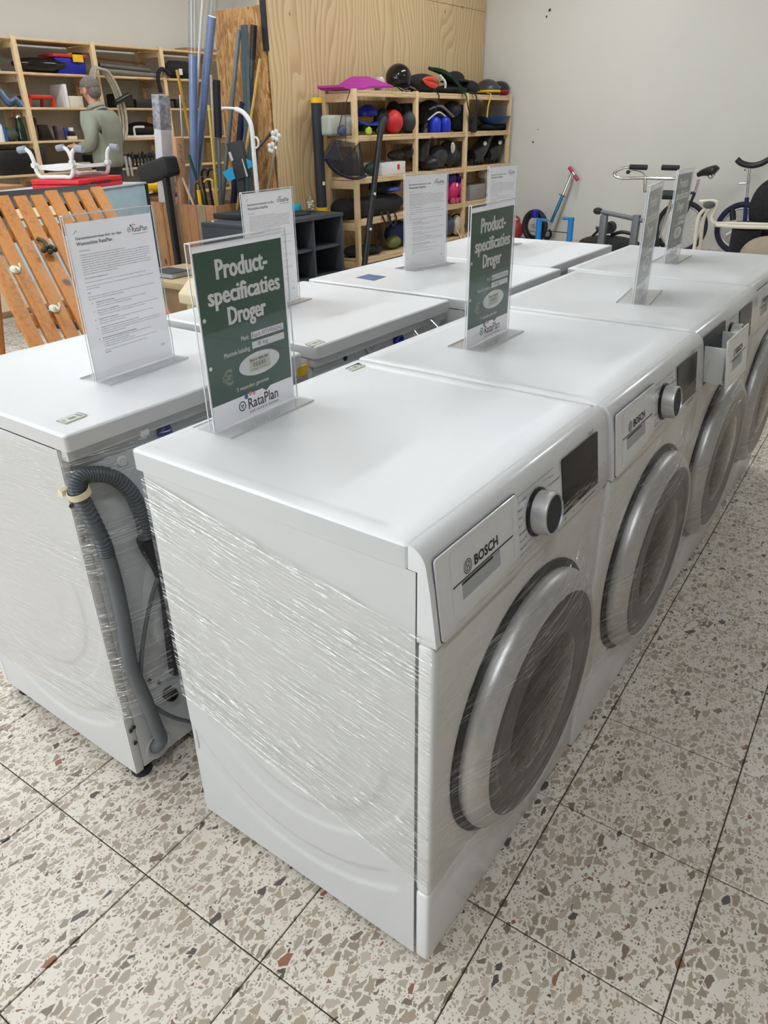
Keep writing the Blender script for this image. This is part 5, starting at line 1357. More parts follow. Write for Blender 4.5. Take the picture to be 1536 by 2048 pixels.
# ------------------------------------------------------------------ anthracite cabinet
cx0, cx1, cy0, cy1, ch = -4.64, -4.07, 3.70, 4.87, 0.60
cab = thing('tv_cabinet', 'low anthracite cabinet with four open compartments before the plywood wall', 'cabinet', ((cx0 + cx1) / 2, (cy0 + cy1) / 2, 0))
tk = .022
MB().box((cx0, cy0, ch - .03), (cx1 + .01, cy1, ch)).build('top_panel', M['grey_paint'], cab, bevel=.002)
MB().box((cx0, cy0, .06), (cx1, cy1, .085)).build('bottom_panel', M['grey_paint'], cab, bevel=.002)
for y in (cy0, cy0 + .36, cy0 + .755, cy1 - tk):
    MB().box((cx0, y, .085), (cx1, y + tk, ch - .03)).build('upright_panel', M['grey_paint'], cab, bevel=.002)
MB().box((cx0, cy0 + tk, .085), (cx0 + .012, cy1 - tk, ch - .03)).build('back_panel', M['grey_dark'], cab)
for a_, b2 in ((cy0 + tk, cy0 + .36), (cy0 + .36 + tk, cy0 + .755), (cy0 + .755 + tk, cy1 - tk)):
    MB().box((cx0 + .012, a_, .315), (cx1 - .015, b2, .335)).build('shelf_panel', M['grey_paint'], cab, bevel=.002)
for x in (cx0 + .04, cx1 - .08):
    for y in (cy0 + .04, cy1 - .08):
        MB().box((x, y, 0), (x + .04, y + .04, .06)).build('leg', M['black'], cab)
GCB = 'things on the anthracite cabinet'
jc = at(622, 424, z=ch)
jr = thing('glass_bottle', 'small clear glass bottle with pale shells on the dark cabinet', 'bottle', (jc.x, jc.y, ch), 0, GCB)
MB().lathe([(0, 0), (.042, 0), (.046, .01), (.046, .09), (.03, .125), (.016, .14), (.016, .165), (.02, .17), (.014, .17), (.013, .14), (.028, .122), (.043, .09), (.043, .012), (0, .008)], jc, seg=24).build('glass', acrylic_mat('bottle_glass', (.93, .95, .93, 1)), jr, smooth=60)
for k in range(9):
    a_ = k * 2.4; MB().ball((jc.x + .022 * math.cos(a_), jc.y + .022 * math.sin(a_), ch + .025 + .008 * k), .017, 10, 8, (1, .8, .6)).build('shell', plain('shell%d' % k, rgb(226, 206, 178), .6), jr, smooth=60)
jt = at(594, 424, z=ch)
solo(MB().lathe([(0, 0), (.04, 0), (.045, .02), (.04, .05), (0, .055)], (jt.x, jt.y, ch + .016), seg=20), 'turquoise_cup', plain('turquoise', rgb(20, 170, 195), .4), 'small turquoise cup lying behind the white card on the cabinet', 'cup', GCB, smooth=50)
bk_ = at(595, 430, z=ch)
solo(MB().box((bk_.x - .1, bk_.y - .12, ch), (bk_.x + .08, bk_.y + .09, ch + .015)), 'dark_tray', M['grey_dark'], 'flat dark tray under the turquoise cup', 'tray', GCB, bevel=.003)
q = at(480, 436, z=ch)
solo(MB().box((q.x - .16, q.y - .16, ch), (q.x + .14, q.y + .16, ch + .045)), 'dark_box', M['grey_dark'], 'flat dark grey box at the left end of the cabinet', 'box', GCB, bevel=.004)
q = at(417, 445, z=ch)
solo(MB().lathe([(0, 0), (.012, 0), (.014, .008), (0, .012)], (q.x + .02, q.y + .03, ch), seg=12), 'white_cork', M['white_plastic'], 'tiny white stopper on the left corner of the cabinet', 'stopper', GCB)

# ------------------------------------------------------------------ crate of poles before the chipboard panel
kx0, kx1, ky0, ky1, kh = -6.35, -5.03, 4.21, 4.68, 0.67
cr = thing('plank_crate', 'tall crate of reclaimed planks holding poles and tubes', 'crate', ((kx0 + kx1) / 2, (ky0 + ky1) / 2, 0))
n = 11; w_ = (kx1 - kx0) / n
for k in range(n):
    MB().box((kx0 + k * w_ + .002, ky0 - random.uniform(0, .004), 0.01), (kx0 + (k + 1) * w_ - .002, ky0 + .022, kh - random.uniform(0, .006))).build('plank', M['crate_b' if k in (3, 6, 9) else 'crate_a'], cr, bevel=.003)
    MB().box((kx0 + k * w_ + .002, ky1 - .022, 0.01), (kx0 + (k + 1) * w_ - .002, ky1, kh)).build('plank', M['crate_a'], cr, bevel=.003)
for k in range(4):
    w2 = (ky1 - ky0) / 4
    for x in (kx0 - .022, kx1):
        MB().box((x, ky0 + k * w2 + .002, 0.01), (x + .022, ky0 + (k + 1) * w2 - .002, kh - random.uniform(0, .006))).build('plank', M['crate_a' if k != 2 else 'crate_b'], cr, bevel=.003)
MB().box((kx0, ky0 + .02, .01), (kx1, ky1 - .02, .03)).build('bottom_board', M['crate_a'], cr)
GP = 'poles and tubes in the plank crate'
def pole_in(name, label, cat, a, b, y, r, mat, y2=None, zfoot=.035, seg=12, parts=None):
    """a straight pole through two picture positions, standing in the crate"""
    p0 = at(*a, y=y2 if y2 is not None else y); p1 = at(*b, y=y)
    d = p1 - p0
    f = p0 + d * ((p0.z - zfoot) / -d.z) if abs(d.z) > .01 else p1
    f.z = zfoot
    f.x = min(max(f.x, kx0 + .04), kx1 - .04); f.y = min(max(f.y, ky0 + .05), ky1 - .05)
    mb = MB().tube([f, p0], r, seg)
    if not parts: return solo(mb, name, mat, label, cat, GP, smooth=60)
    t_ = thing(name, label, cat, f, 0, GP)
    mb.build('shaft', mat, t_, smooth=60)
    for nm, t0, t1, rr, mt in parts:
        MB().tube([p0.lerp(f, t0), p0.lerp(f, t1)], rr, seg).build(nm, mt, t_, smooth=60)
    return t_
m_bluefilm = plain('blue_pool_tube', rgb(128, 152, 200), .4, var=.1, scale=20)
m_clear = acrylic_mat('clear_sleeve', (.9, .92, .94, 1), 2.0, .15)
pole_in('blue_tube', 'left light blue tube in a clear sleeve, upright in the crate', 'tube', (386, 110), (388, 400), 4.40, .036, m_bluefilm, parts=[('clear_sleeve', -.42, .7, .041, m_clear)])
pole_in('blue_tube', 'right light blue tube in a clear sleeve, leaning in the crate', 'tube', (424, 33), (392, 360), 4.53, .036, m_bluefilm, parts=[('clear_sleeve', -.16, .8, .041, m_clear)])
pole_in('white_pole', 'thin white pole rising above the blue tubes', 'pole', (408, -30), (389, 250), 4.61, .013, M['white_plastic'])
m_rail = plain('grey_rail', rgb(128, 138, 142), .45, .3)
pole_in('grey_tube', 'slim grey metal tube leaning against the chipboard', 'tube', (478, 60), (452, 330), 4.60, .020, m_rail)
a_, b2 = at(488, 50, y=4.62), at(497, 330, y=4.55)
m_gg = plain('grey_green_rail', rgb(96, 112, 116), .5, .2)
d_ = b2 - a_; f_ = a_ + d_ * ((a_.z - .04) / -d_.z)
gr_ = thing('curtain_rail', 'wide grey-green profile leaning on the chipboard panel', 'rail', f_, 0, GP)
for off, wdt, nm in ((-.024, .02, 'flange'), (.0, .022, 'web'), (.026, .02, 'flange')):
    sx = Vector((1, 0, 0)) * off
    MB().box((-wdt / 2 * .98, -.012 if off else -.004, 0), (wdt / 2 * .98, .012, (a_ - f_).length), Matrix.Translation(f_ + sx) @ (a_ - f_).to_track_quat('Z', 'Y').to_matrix().to_4x4()).build(nm, m_gg, gr_)
pole_in('wrapped_bundle', 'black pole bundle in clear wrap with black top', 'pole', (508, 50), (495, 330), 4.63, .022, plain('smoked_wrap', rgb(60, 62, 66), .2, var=.4), parts=[('black_end', 0, .12, .027, M['black'])])
pole_in('bamboo_stick', 'yellow bamboo stick leaning before the grey rails', 'stick', (520, 118), (490, 315), 4.45, .012, plain('bamboo', rgb(214, 172, 96), .5))
pole_in('navy_rod_case', 'navy blue padded case standing behind the bamboo stick', 'case', (486, 205), (474, 330), 4.58, .03, plain('navy_case', rgb(24, 28, 66), .8))
pole_in('crutch', 'grey crutch with a black padded handle', 'crutch', (433, 160), (441, 400), 4.40, .017, M['grey_metal'], parts=[('padded_handle', 0, .27, .032, plain('navy_pad', rgb(24, 24, 38), .7))])
pole_in('beige_pole', 'thin beige pole left of the crutch', 'pole', (422, 150), (432, 400), 4.36, .010, plain('beige_pole', rgb(190, 180, 165), .5))
pole_in('bamboo_cane', 'thin yellow cane left of the beige pole', 'cane', (417, 210), (429, 340), 4.33, .011, plain('yellow_cane', rgb(205, 180, 80), .5))
pole_in('yellow_broomstick', 'yellow broomstick leaning at the left end of the crate', 'broomstick', (354, 140), (376, 250), 4.55, .015, plain('yellow_stick', rgb(196, 150, 40), .5))
pole_in('chrome_rod', 'thin chrome rod leaning in the crate behind', 'rod', (360, 190), (366, 300), 4.50, .010, M['chrome'])
# white shower pole with its bent arm
sw = thing('white_infusion_pole', 'white plastic pole with a curved arm and hook', 'pole', at(515, 420, y=4.25), 0, GP)
sw['_base'] = tuple(sw.location)
wp_ = spline([at(447, 216, y=4.25), at(467, 217, y=4.25), at(485, 224, y=4.25), at(498, 240, y=4.25), at(504, 262, y=4.25), at(508, 310, y=4.25), at(516, 400, y=4.25)], 8)
dn = wp_[-1] - wp_[-9]; ft = wp_[-1] + dn * ((wp_[-1].z - .035) / -dn.z)
MB().tube(wp_ + [ft], .017, 12, rfun=lambda i: .010 if i < 10 else .019).build('pole', M['white_plastic'], sw, smooth=60)
MB().tube([at(448, 216, y=4.25), at(444, 218, y=4.25), at(444, 213, y=4.25)], .009, 8).build('hook', M['white_plastic'], sw, smooth=60)
hkx = at(512, 285, y=4.25)
MB().tube([(hkx.x + .03 * math.cos(k * .6), hkx.y, hkx.z + .04 * math.sin(k * .6)) for k in range(-3, 4)], .008, 8).build('ring', M['white_plastic'], sw, smooth=60)
# black flat box with blue paper notes
q0 = at(484, 330, y=4.28)
bb = thing('black_case', 'flat black case with blue paper tags stuck among the poles', 'case', (q0.x, 4.28, .3), 0, GP)
P4 = [at(452, 287, y=4.28), at(480, 280, y=4.28), at(497, 352, y=4.28), at(473, 361, y=4.28)]
mb = MB(); mb.add(P4 + [p + Vector((0, .04, 0)) for p in P4], [(0, 1, 2, 3), (7, 6, 5, 4), (0, 4, 5, 1), (1, 5, 6, 2), (2, 6, 7, 3), (3, 7, 4, 0)]); mb.build('body', M['grey_dark'], bb, bevel=.004)
P4 = [at(470, 348, y=4.30), at(486, 345, y=4.30), at(490, 400, y=4.30), at(478, 402, y=4.30)]
mb = MB(); mb.add(P4 + [p + Vector((0, .02, -.0)) for p in P4], [(0, 1, 2, 3), (7, 6, 5, 4), (0, 4, 5, 1), (1, 5, 6, 2), (2, 6, 7, 3), (3, 7, 4, 0)])
lowp = at(484, 402, y=4.30); mb.box((lowp.x - .02, 4.30, .03), (lowp.x + .02, 4.32, lowp.z)); mb.build('handle', M['grey_dark'], bb)
m_bn = plain('blue_note', rgb(30, 150, 200), .7)
for P_ in ([(444, 345), (464, 334), (471, 357), (457, 363)], [(492, 317), (503, 322), (505, 333), (496, 338)]):
    mb = MB(); mb.add([at(*k, y=4.272) for k in P_], [(0, 1, 2, 3)]); mb.build('paper_tag', m_bn, bb, smooth=0)
for P_ in ([(456, 305), (461, 303), (467, 320), (463, 323)], [(483, 318), (485, 317), (496, 352), (493, 354)]):
    mb = MB(); mb.add([at(*k, y=4.276) for k in P_], [(0, 1, 2, 3)]); mb.build('metal_clip', M['silver'], bb, smooth=0)
# umbrellas and smaller sticks at the front of the crate
pole_in('yellow_umbrella', 'yellow umbrella standing at the front of the crate', 'umbrella', (397, 380), (401, 410), 4.27, .018, M['yellow_plastic'], parts=[('ferrule', -.06, 0, .006, M['chrome'])])
uh = MB().tube(spline([at(390, 400, y=4.30), at(389, 372, y=4.30), at(393, 363, y=4.30), at(398, 364, y=4.30)], 6), .011, 10)
lo = at(391, 402, y=4.30); uh.tube([lo, (lo.x + .02, 4.34, .04)], .011, 10)
solo(uh, 'wooden_cane', plain('brown_handle', rgb(150, 92, 50), .4), 'walking cane with a curved brown wooden handle', 'cane', GP, smooth=60)
pole_in('green_umbrella', 'folded dark green umbrella leaning to the left', 'umbrella', (378, 310), (420, 400), 4.30, .013, plain('umbrella_green', rgb(10, 62, 56), .7), parts=[('cover', .42, .95, .028, plain('umbrella_cover', rgb(20, 60, 52), .8))])
yh = MB().tube(spline([at(408, 364, y=4.28), at(414, 359, y=4.28), at(424, 361, y=4.28), at(426, 375, y=4.28), at(430, 400, y=4.28)], 6), .009, 8)
lo = at(430, 402, y=4.28); yh.tube([lo, (lo.x + .02, 4.32, .04)], .009, 8)
solo(yh, 'yellow_cane', plain('pale_cane', rgb(200, 165, 85), .5), 'thin cane with a pale yellow hooked grip', 'cane', GP, smooth=60)
for k, (px, yy_) in enumerate(((412, 4.36), (424, 4.38))):
    cv = MB().tube(spline([at(px - 9, 352, y=yy_), at(px - 7, 341, y=yy_), at(px + 1, 338, y=yy_), at(px + 6, 342, y=yy_)], 6), .012, 10)
    lo = at(px - 8, 354, y=yy_); cv.tube([lo, (lo.x + .02, yy_ + .05, .04)], .012, 10)
    solo(cv, 'black_umbrella', M['black'], ('left' if k == 0 else 'right') + ' black umbrella crook in the middle of the crate', 'umbrella', GP, smooth=60)
pole_in('wooden_lath', 'pale wooden lath leaning left in the crate', 'lath', (362, 350), (388, 405), 4.27, .012, M['pine'])
pole_in('brown_stick', 'reddish brown stick standing left in the crate', 'stick', (357, 340), (358, 400), 4.34, .014, plain('red_brown', rgb(110, 66, 40), .6))
def long_box(name, label, tp, bt, y, w, d, mat, tops=None):
    p0, p1 = at(*tp, y=y), at(*bt, y=y)
    dd2 = p1 - p0; f2 = p0 + dd2 * ((p0.z - .035) / -dd2.z)
    t_ = thing(name, label, 'box', f2, 0, GP)
    Mx = Matrix.Translation(f2) @ (p0 - f2).to_track_quat('Z', 'Y').to_matrix().to_4x4()
    L = (p0 - f2).length
    MB().box((-w / 2, -d / 2, 0), (w / 2, d / 2, L), Mx).build('carton', mat, t_, bevel=.004)
    if tops: MB().box((-w / 2 - .002, -d / 2 - .002, L - .28), (w / 2 + .002, d / 2 + .002, L + .003), Mx).build('wrapped_end', tops, t_, bevel=.004)
    return t_, Mx, L
long_box('long_white_box', 'tall white carton wrapped in clear film, left in the crate', (321, 190), (334, 400), 4.38, .125, .10, plain('white_carton', rgb(212, 208, 210), .5, var=.06, scale=9), plain('foil_wrap', rgb(170, 172, 182), .2, .3, var=.5, scale=30))
t_, Mx, L = long_box('cardboard_tube_box', 'narrow brown cardboard box with black marker writing', (355, 275), (366, 400), 4.27, .09, .05, plain('kraft_card', rgb(196, 150, 116), .8))
pt = MB(); fnm = lambda u, v: Mx @ Vector((u, -.0262, v))
for k in range(9): stroke(pt, (-.02 + .012 * (k % 3), L - .05 - .02 * k), (.008 + .012 * (k % 2), L - .06 - .02 * k), .004, fnm)
pt.build('marker_writing', M['print_black'], t_, smooth=0)
# black foam roller on a pole, left of the crate
fr0, fr1 = at(290, 350, y=4.15), at(345, 330, y=4.15)
fr_ = thing('punch_pad', 'black foam roller pad on a stand left of the crate', 'pad', (at(332, 360, y=4.15).x, 4.15, 0))
MB().box((-.085, -.08, 0), (.085, .08, (fr1 - fr0).length), Matrix.Translation(fr0) @ (fr1 - fr0).to_track_quat('Z', 'Y').to_matrix().to_4x4()).build('pad', M['black_rubber'], fr_, bevel=.03, bseg=3)
sp = at(331, 350, y=4.15); MB().tube([(sp.x, 4.15, 0), (sp.x, 4.15, sp.z)], .035, 12).build('stand', M['black'], fr_, smooth=60)
MB().lathe([(0, 0), (.13, 0), (.13, .02), (.03, .04)], (sp.x, 4.15, 0), seg=20).build('foot', M['black'], fr_)
# acrylic rods with white flowers and metal rod right of the crate
md = at(546, 262, y=4.60)
solo(MB().tube([at(547, 260, y=4.6), at(512, 300, y=4.5)], .014, 10).tube([at(512, 300, y=4.5), (at(512, 300, y=4.5).x - .05, 4.45, .04)], .014, 10), 'chrome_pipe', plain('dark_chrome', rgb(92, 84, 88), .25, .8), 'dark chrome pipe with a bent end leaning on the chipboard', 'pipe', GP, smooth=60)
ff = thing('artificial_flower', 'clear stem with white plastic blossoms before the chipboard', 'artificial flower', (at(540, 300, y=4.58).x, 4.58, .05), 0, GP)
MB().tube([at(556, 262, y=4.58), at(532, 400, y=4.5)], .012, 8).build('stem', plain('clear_stem', rgb(150, 140, 120), .2), ff, smooth=60)
lo = at(532, 400, y=4.5); MB().tube([lo, (lo.x - .06, 4.5, 0.04)], .012, 8).build('stem', plain('clear_stem2', rgb(150, 140, 120), .2), ff, smooth=60)
for (px, py) in ((544, 296), (551, 271)):
    c_ = at(px, py, y=4.56)
    for k in range(5):
        MB().ball((c_.x + .035 * math.cos(k * 1.257), c_.y, c_.z + .03 * math.sin(k * 1.257)), .026, 10, 8, (1, .4, .8)).build('petal', M['white_plastic'], ff, smooth=60)
# ------------------------------------------------------------------ slatted wooden panel at the left
sl = thing('slatted_panel', 'orange stained wooden slat panel with coat hooks, leaning behind the washing machine', 'slatted panel', (-2.1, 1.1, 0))
top0 = Vector((-3.1, 1.233, 1.025)); pitch = Vector((0, 0.082, 0)); down = Vector((0.6, -0.155, -0.535)).normalized()
nrm = down.cross(Vector((0, 1, 0))).normalized()
if nrm.x < 0: nrm = -nrm
LEN = 1.56
def slat_pt(k, s, w=0.0, n=0.0): return top0 + pitch * k + down * s + Vector((0, 1, 0)) * w + nrm * n
for k in range(-2, 7):
    Mx = Matrix((down, Vector((0, 1, 0)), nrm)).transposed().to_4x4(); Mx.translation = slat_pt(k, 0)
    s0 = random.uniform(-.012, .012)
    MB().box((s0, -.031, 0), (LEN, .031, .020), Mx).build('slat', M['slat_wood'], sl, bevel=.003)
for s_ in (.20, .66, 1.12):
    Mx = Matrix((down, Vector((0, 1, 0)), nrm)).transposed().to_4x4(); Mx.translation = slat_pt(0, s_)
    MB().box((-.03, -.19, -.026), (.03, .52, -.001), Mx).build('cross_rail', M['slat_wood'], sl, bevel=.003)
Mx = Matrix((down, Vector((0, 1, 0)), nrm)).transposed().to_4x4(); Mx.translation = slat_pt(0, .04)
MB().box((-.115, -.30, -.045), (.03, .535, -.028), Mx).build('black_top_rail', M['black'], sl, bevel=.004)
for w_ in (-.10, .45):
    c_ = slat_pt(0, -.02, w_, -.027); MB().lathe([(0, 0), (.007, 0), (.006, .004), (0, .005)], c_, nrm, 10).build('screw', M['chrome'], sl)
for w_ in (-.10, .42):
    a_ = slat_pt(0, .14, w_, -.035); f_ = Vector((a_.x - .30, a_.y, 0.0))
    MB().tube([f_, a_], .018, 8).build('prop_leg', M['slat_wood'], sl)
for k in (0, 1, 2):
    Mx.translation = slat_pt(k, .105, .041, 0)
    MB().box((-.028, -.0115, -.002), (.028, .0115, .0125), Mx).build('spacer', plain('pale_wood_spacer', rgb(232, 210, 170), .6), sl)
def hook(px, py, mat, dark=False):
    # place on the slat plane
    d = CAM_F * FPX + CAM_R * (px - 768) + CAM_U * (1024 - py)
    c_ = CAM_POS + d * ((top0 + nrm * .02 - CAM_POS).dot(nrm) / d.dot(nrm))
    h_ = MB().lathe([(0, 0), (.020, 0), (.022, .004), (.015, .012), (.006, .016), (0, .016)], c_, nrm, 18).build('coat_hook', mat, sl, smooth=60)
    MB().tube(spline([c_ + nrm * .010, c_ + nrm * .028 + down * .012, c_ + nrm * .038 + down * .034, c_ + nrm * .055 + down * .036, c_ + nrm * .062 + down * .020], 5), .005, 8).build('prong', mat, h_, smooth=60)
    return c_
m_wh = plain('white_porcelain_hook', rgb(216, 214, 196), .25)
hook(30, 540, m_wh); hook(108, 618, m_wh)
m_iron = plain('dark_cast_iron', rgb(72, 66, 52), .5, .5, var=.3, scale=80)
d = CAM_F * FPX + CAM_R * (92 - 768) + CAM_U * (1024 - 500)
c_ = CAM_POS + d * ((top0 + nrm * .02 - CAM_POS).dot(nrm) / d.dot(nrm))
ih = MB().tube(spline([c_ - down * .06 - Vector((0, .02, 0)) + nrm * .01, c_ - down * .03 + nrm * .02, c_ + nrm * .02, c_ + down * .015 + nrm * .03], 5), .009, 8)
for dy, dd2 in ((-.026, .010), (0, .022), (.026, .014), (-.012, -.002), (.014, .0)):
    ih.ball(c_ + Vector((0, dy, 0)) + down * (dd2 + .012) + nrm * .026, .013, 10, 8)
ih.build('iron_hook', m_iron, sl, smooth=60)

# light blue cabinet, red case and bath seat
RA = math.radians(20.5)
ru = Vector((-math.cos(RA), -math.sin(RA), 0)) * -1      # towards the viewer's right along the short side
eA = Vector((-.925, -.38, 0)).normalized(); eB = Vector((-.35, .937, 0)).normalized()
C0 = Vector((-4.39, 2.48, 0))
def oriented(o0, la, lb, z0, z1):
    Mx = Matrix((eA, eB, Vector((0, 0, 1)))).transposed().to_4x4(); Mx.translation = o0
    return (0, 0, z0), (la, lb, z1), Mx
lc = thing('blue_cabinet', 'pale blue cabinet with dark edges under the red case', 'cabinet', C0 + eA * .2 + eB * .3)
o_ = C0 - eA * .03 - eB * .06
a_, b2, Mx = oriented(o_, .60, .80, .06, .925); MB().box(a_, b2, Mx).build('carcass', plain('pale_blue_panel', rgb(166, 188, 200), .5), lc, bevel=.004)
a_, b2, Mx = oriented(o_ - eA * .01 - eB * .01, .62, .82, .926, .939); MB().box(a_, b2, Mx).build('top', plain('pale_grey_top', rgb(190, 196, 200), .5), lc, bevel=.003)
a_, b2, Mx = oriented(o_ + eB * .80 - eA * .012, .62, .022, .0, .925); MB().box(a_, b2, Mx).build('dark_edge', M['black'], lc)
a_, b2, Mx = oriented(o_ + eA * .02 + eB * .02, .56, .76, .0, .06); MB().box(a_, b2, Mx).build('plinth', M['black'], lc)
rcse = thing('red_case', 'flat red plastic case with a grip slot', 'case', C0 + eA * .18 + eB * .25 + Vector((0, 0, .9395)))
a_, b2, Mx = oriented(C0, .37, .51, .9395, .968); MB().box(a_, b2, Mx).build('lower_shell', M['red_plastic'], rcse, bevel=.008)
a_, b2, Mx = oriented(C0, .37, .51, .970, 1.002); MB().box(a_, b2, Mx).build('upper_shell', M['red_plastic'], rcse, bevel=.008)
a_, b2, Mx = oriented(C0 - eA * .001 + eB * .14, .01, .22, .962, .980); MB().box(a_, b2, Mx).build('grip_slot', plain('dark_red_slot', rgb(96, 12, 18), .5), rcse)
bs = thing('bath_seat', 'white bath seat with four curved grey-tipped arms on the red case', 'bath seat', C0 + eA * .18 + eB * .25 + Vector((0, 0, 1.003)))
bo_ = C0 + eA * .185 + eB * .225 + Vector((0, 0, 1.003))
MB().sheet(lambda u, v: bo_ + eA * (.26 * (u - .5)) + eB * (.38 * (v - .5)) + Vector((0, 0, .062 + .012 * (2 * u - 1) ** 2)), 14, 14, .022).build('seat', M['white_plastic'], bs, smooth=60)
m_tip = plain('grey_rubber_tip', rgb(150, 156, 168), .6)
for sb_ in (-1, 1):
    for sa in (-1, 1):
        base = bo_ + eA * (.115 * sa) + eB * (.20 * sb_)
        pts = spline([base + Vector((0, 0, .014)) - eA * (.05 * sa), base + Vector((0, 0, .014)), base + eA * (.025 * sa) + Vector((0, 0, .05)), base + eA * (.033 * sa) + Vector((0, 0, .12)), base + eA * (.05 * sa) + Vector((0, 0, .165)), base + eA * (.085 * sa) + Vector((0, 0, .185))], 6)
        MB().tube(pts, .0135, 12).build('arm', M['white_plastic'], bs, smooth=60)
        MB().tube([pts[-1] - eA * (.012 * sa), pts[-1] + eA * (.045 * sa) + Vector((0, 0, -.008))], .021, 12).build('rubber_tip', m_tip, bs, smooth=60)
        kn = base + eA * (.030 * sa) + Vector((0, 0, .085))
        MB().lathe([(0, -.02), (.017, -.02), (.017, .02), (0, .02)], kn, eB, 14).build('clamp_knob', M['white_plastic'], bs, smooth=50)
    MB().tube([bo_ + eA * .09 + eB * (.20 * sb_) + Vector((0, 0, .014)), bo_ - eA * .09 + eB * (.20 * sb_) + Vector((0, 0, .014))], .0135, 12).build('bottom_rail', M['white_plastic'], bs, smooth=60)
# brown board, low table and boxes at the left
p_ = at(50, 383, x=-5.15)
tbd = thing('wooden_table', 'brown wooden tabletop at the left picture edge', 'table', (-5.1, p_.y - .6, 0))
MB().box((-5.8, p_.y - 1.3, p_.z - .02), (-5.15, p_.y, p_.z + .045)).build('tabletop', plain('brown_board', rgb(176, 124, 72), .6, var=.1), tbd, bevel=.004)
for y in (p_.y - 1.2, p_.y - .06):
    for x in (-5.75, -5.22): MB().box((x, y - .04, 0), (x + .05, y + .01, p_.z - .02)).build('leg', M['black'], tbd)
lt = thing('low_bench', 'pale wooden low bench behind the slat panel', 'bench', (-3.75, 1.2, 0))
MB().box((-4.10, .55, .44), (-3.42, 2.05, .475)).build('top', plain('pale_bench_wood', rgb(168, 140, 110), .6, var=.12), lt, bevel=.004)
for x in (-4.05, -3.50):
    for y in (.62, 1.95): MB().box((x, y, 0), (x + .05, y + .05, .44)).build('leg', plain('bench_leg', rgb(120, 104, 84), .6), lt)
solo(MB().box((-3.30, .62, 0), (-3.26, .68, .62)).box((-3.30, .62, .58), (-2.8, .68, .62)), 'grey_metal_stand', M['grey_metal'], 'grey metal stand at the left edge beside the washing machine', 'stand', bevel=.004)
# chipboard box with a book, cream bin
cb_ = thing('chipboard_box', 'brown chipboard box between slat panel and cabinet', 'box', (-3.55, 2.55, 0))
MB().box((-3.88, 2.36, 0), (-3.30, 2.85, .41)).build('body', plain('brown_mdf', rgb(142, 116, 82), .7, var=.08), cb_, bevel=.004)
MB().box((-3.90, 2.34, .412), (-3.28, 2.87, .452)).build('lid', plain('pale_mdf', rgb(176, 156, 122), .7, var=.08), cb_, bevel=.004)
bkp = at(345, 553, z=.4525)
bkk = thing('dark_book', 'dark covered book lying on the chipboard box', 'book', (bkp.x, bkp.y, .4525))
MB().box((bkp.x - .13, bkp.y - .07, .4525), (bkp.x + .08, bkp.y + .09, .456)).box((bkp.x - .13, bkp.y - .07, .484), (bkp.x + .08, bkp.y + .09, .488)).build('cover', M['grey_dark'], bkk)
MB().box((bkp.x - .125, bkp.y - .065, .456), (bkp.x + .075, bkp.y + .085, .484)).build('pages', M['paper'], bkk)
bq = at(357, 604, x=-3.18); bq.y += .115
bn = thing('cream_bin', 'cream plastic bin with sloping lid behind the machines', 'bin', (-2.98, bq.y + .12, 0))
MB().box((-3.16, bq.y - .09, 0), (-2.82, bq.y + .30, bq.z)).build('body', M['cream_plastic'], bn, bevel=.03, bseg=3)
zb = bq.z
MB().prism([(bq.y - .115, zb - .01), (bq.y + .325, zb - .01), (bq.y + .325, zb + .05), (bq.y + .24, zb + .12), (bq.y - .02, zb + .12), (bq.y - .115, zb + .05)], 0, -3.18, -2.80).build('lid', M['cream_plastic'], bn, bevel=.012, bseg=3)

# ------------------------------------------------------------------ goods on the long wall shelf
GW = 'goods on the long wall shelf'
def Lp(px, py, x=-8.45): return at(px, py, x=x)
def lbox(name, label, cat, px0, px1, k, h, mat, x0=-8.66, x1=-8.36, bevel=.006):
    y0, y1 = Lp(px0, 200, x1).y, Lp(px1, 200, x1).y
    z = LZ[k] + .0085
    return solo(MB().box((x0, y0, z), (x1, y1, z + h)), name, mat, label, cat, GW, bevel=bevel)
lbox('printed_carton', 'white printed carton at the left end of the upper board', 'box', -22, 8, 4, .26, plain('printed_card', rgb(200, 200, 200), .6, var=.3, scale=8))
lbox('small_carton', 'blue and white carton beside the printed carton', 'box', 3, 15, 4, .10, plain('blue_white_card', rgb(190, 190, 195), .6, var=.2, scale=10))
c_ = Lp(72, 135).y
solo(MB().ball((-8.46, c_ + .06, LZ[4] + .092), .5, 22, 12, (.30, .66, .16), noise=.06), 'black_bag', M['black_gloss'], 'shiny black plastic bag on the upper wall board', 'bag', GW, smooth=60)
y0, y1 = Lp(113, 140, -8.36).y, Lp(176, 140, -8.36).y; z = LZ[4] + .0085
cx_ = thing('toy_crate', 'blue storage crate with red lid and yellow clasp', 'crate', (-8.5, (y0 + y1) / 2, z), 0, GW)
MB().prism([(y0 + .03, z), (y1 - .03, z), (y1 - .005, z + .165), (y0 + .005, z + .165)], 0, -8.66, -8.36).build('body', M['blue_plastic'], cx_, bevel=.01)
MB().box((-8.675, y0 - .015, z + .166), (-8.345, y1 + .01, z + .20)).build('lid', plain('red_lid', rgb(190, 40, 40), .45), cx_, bevel=.01)
MB().box((-8.346, (y0 + y1) / 2 + .02, z + .125), (-8.332, (y0 + y1) / 2 + .15, z + .215)).box((-8.42, (y0 + y1) / 2 + .02, z + .2005), (-8.332, (y0 + y1) / 2 + .15, z + .215)).build('clasp', M['yellow_plastic'], cx_)
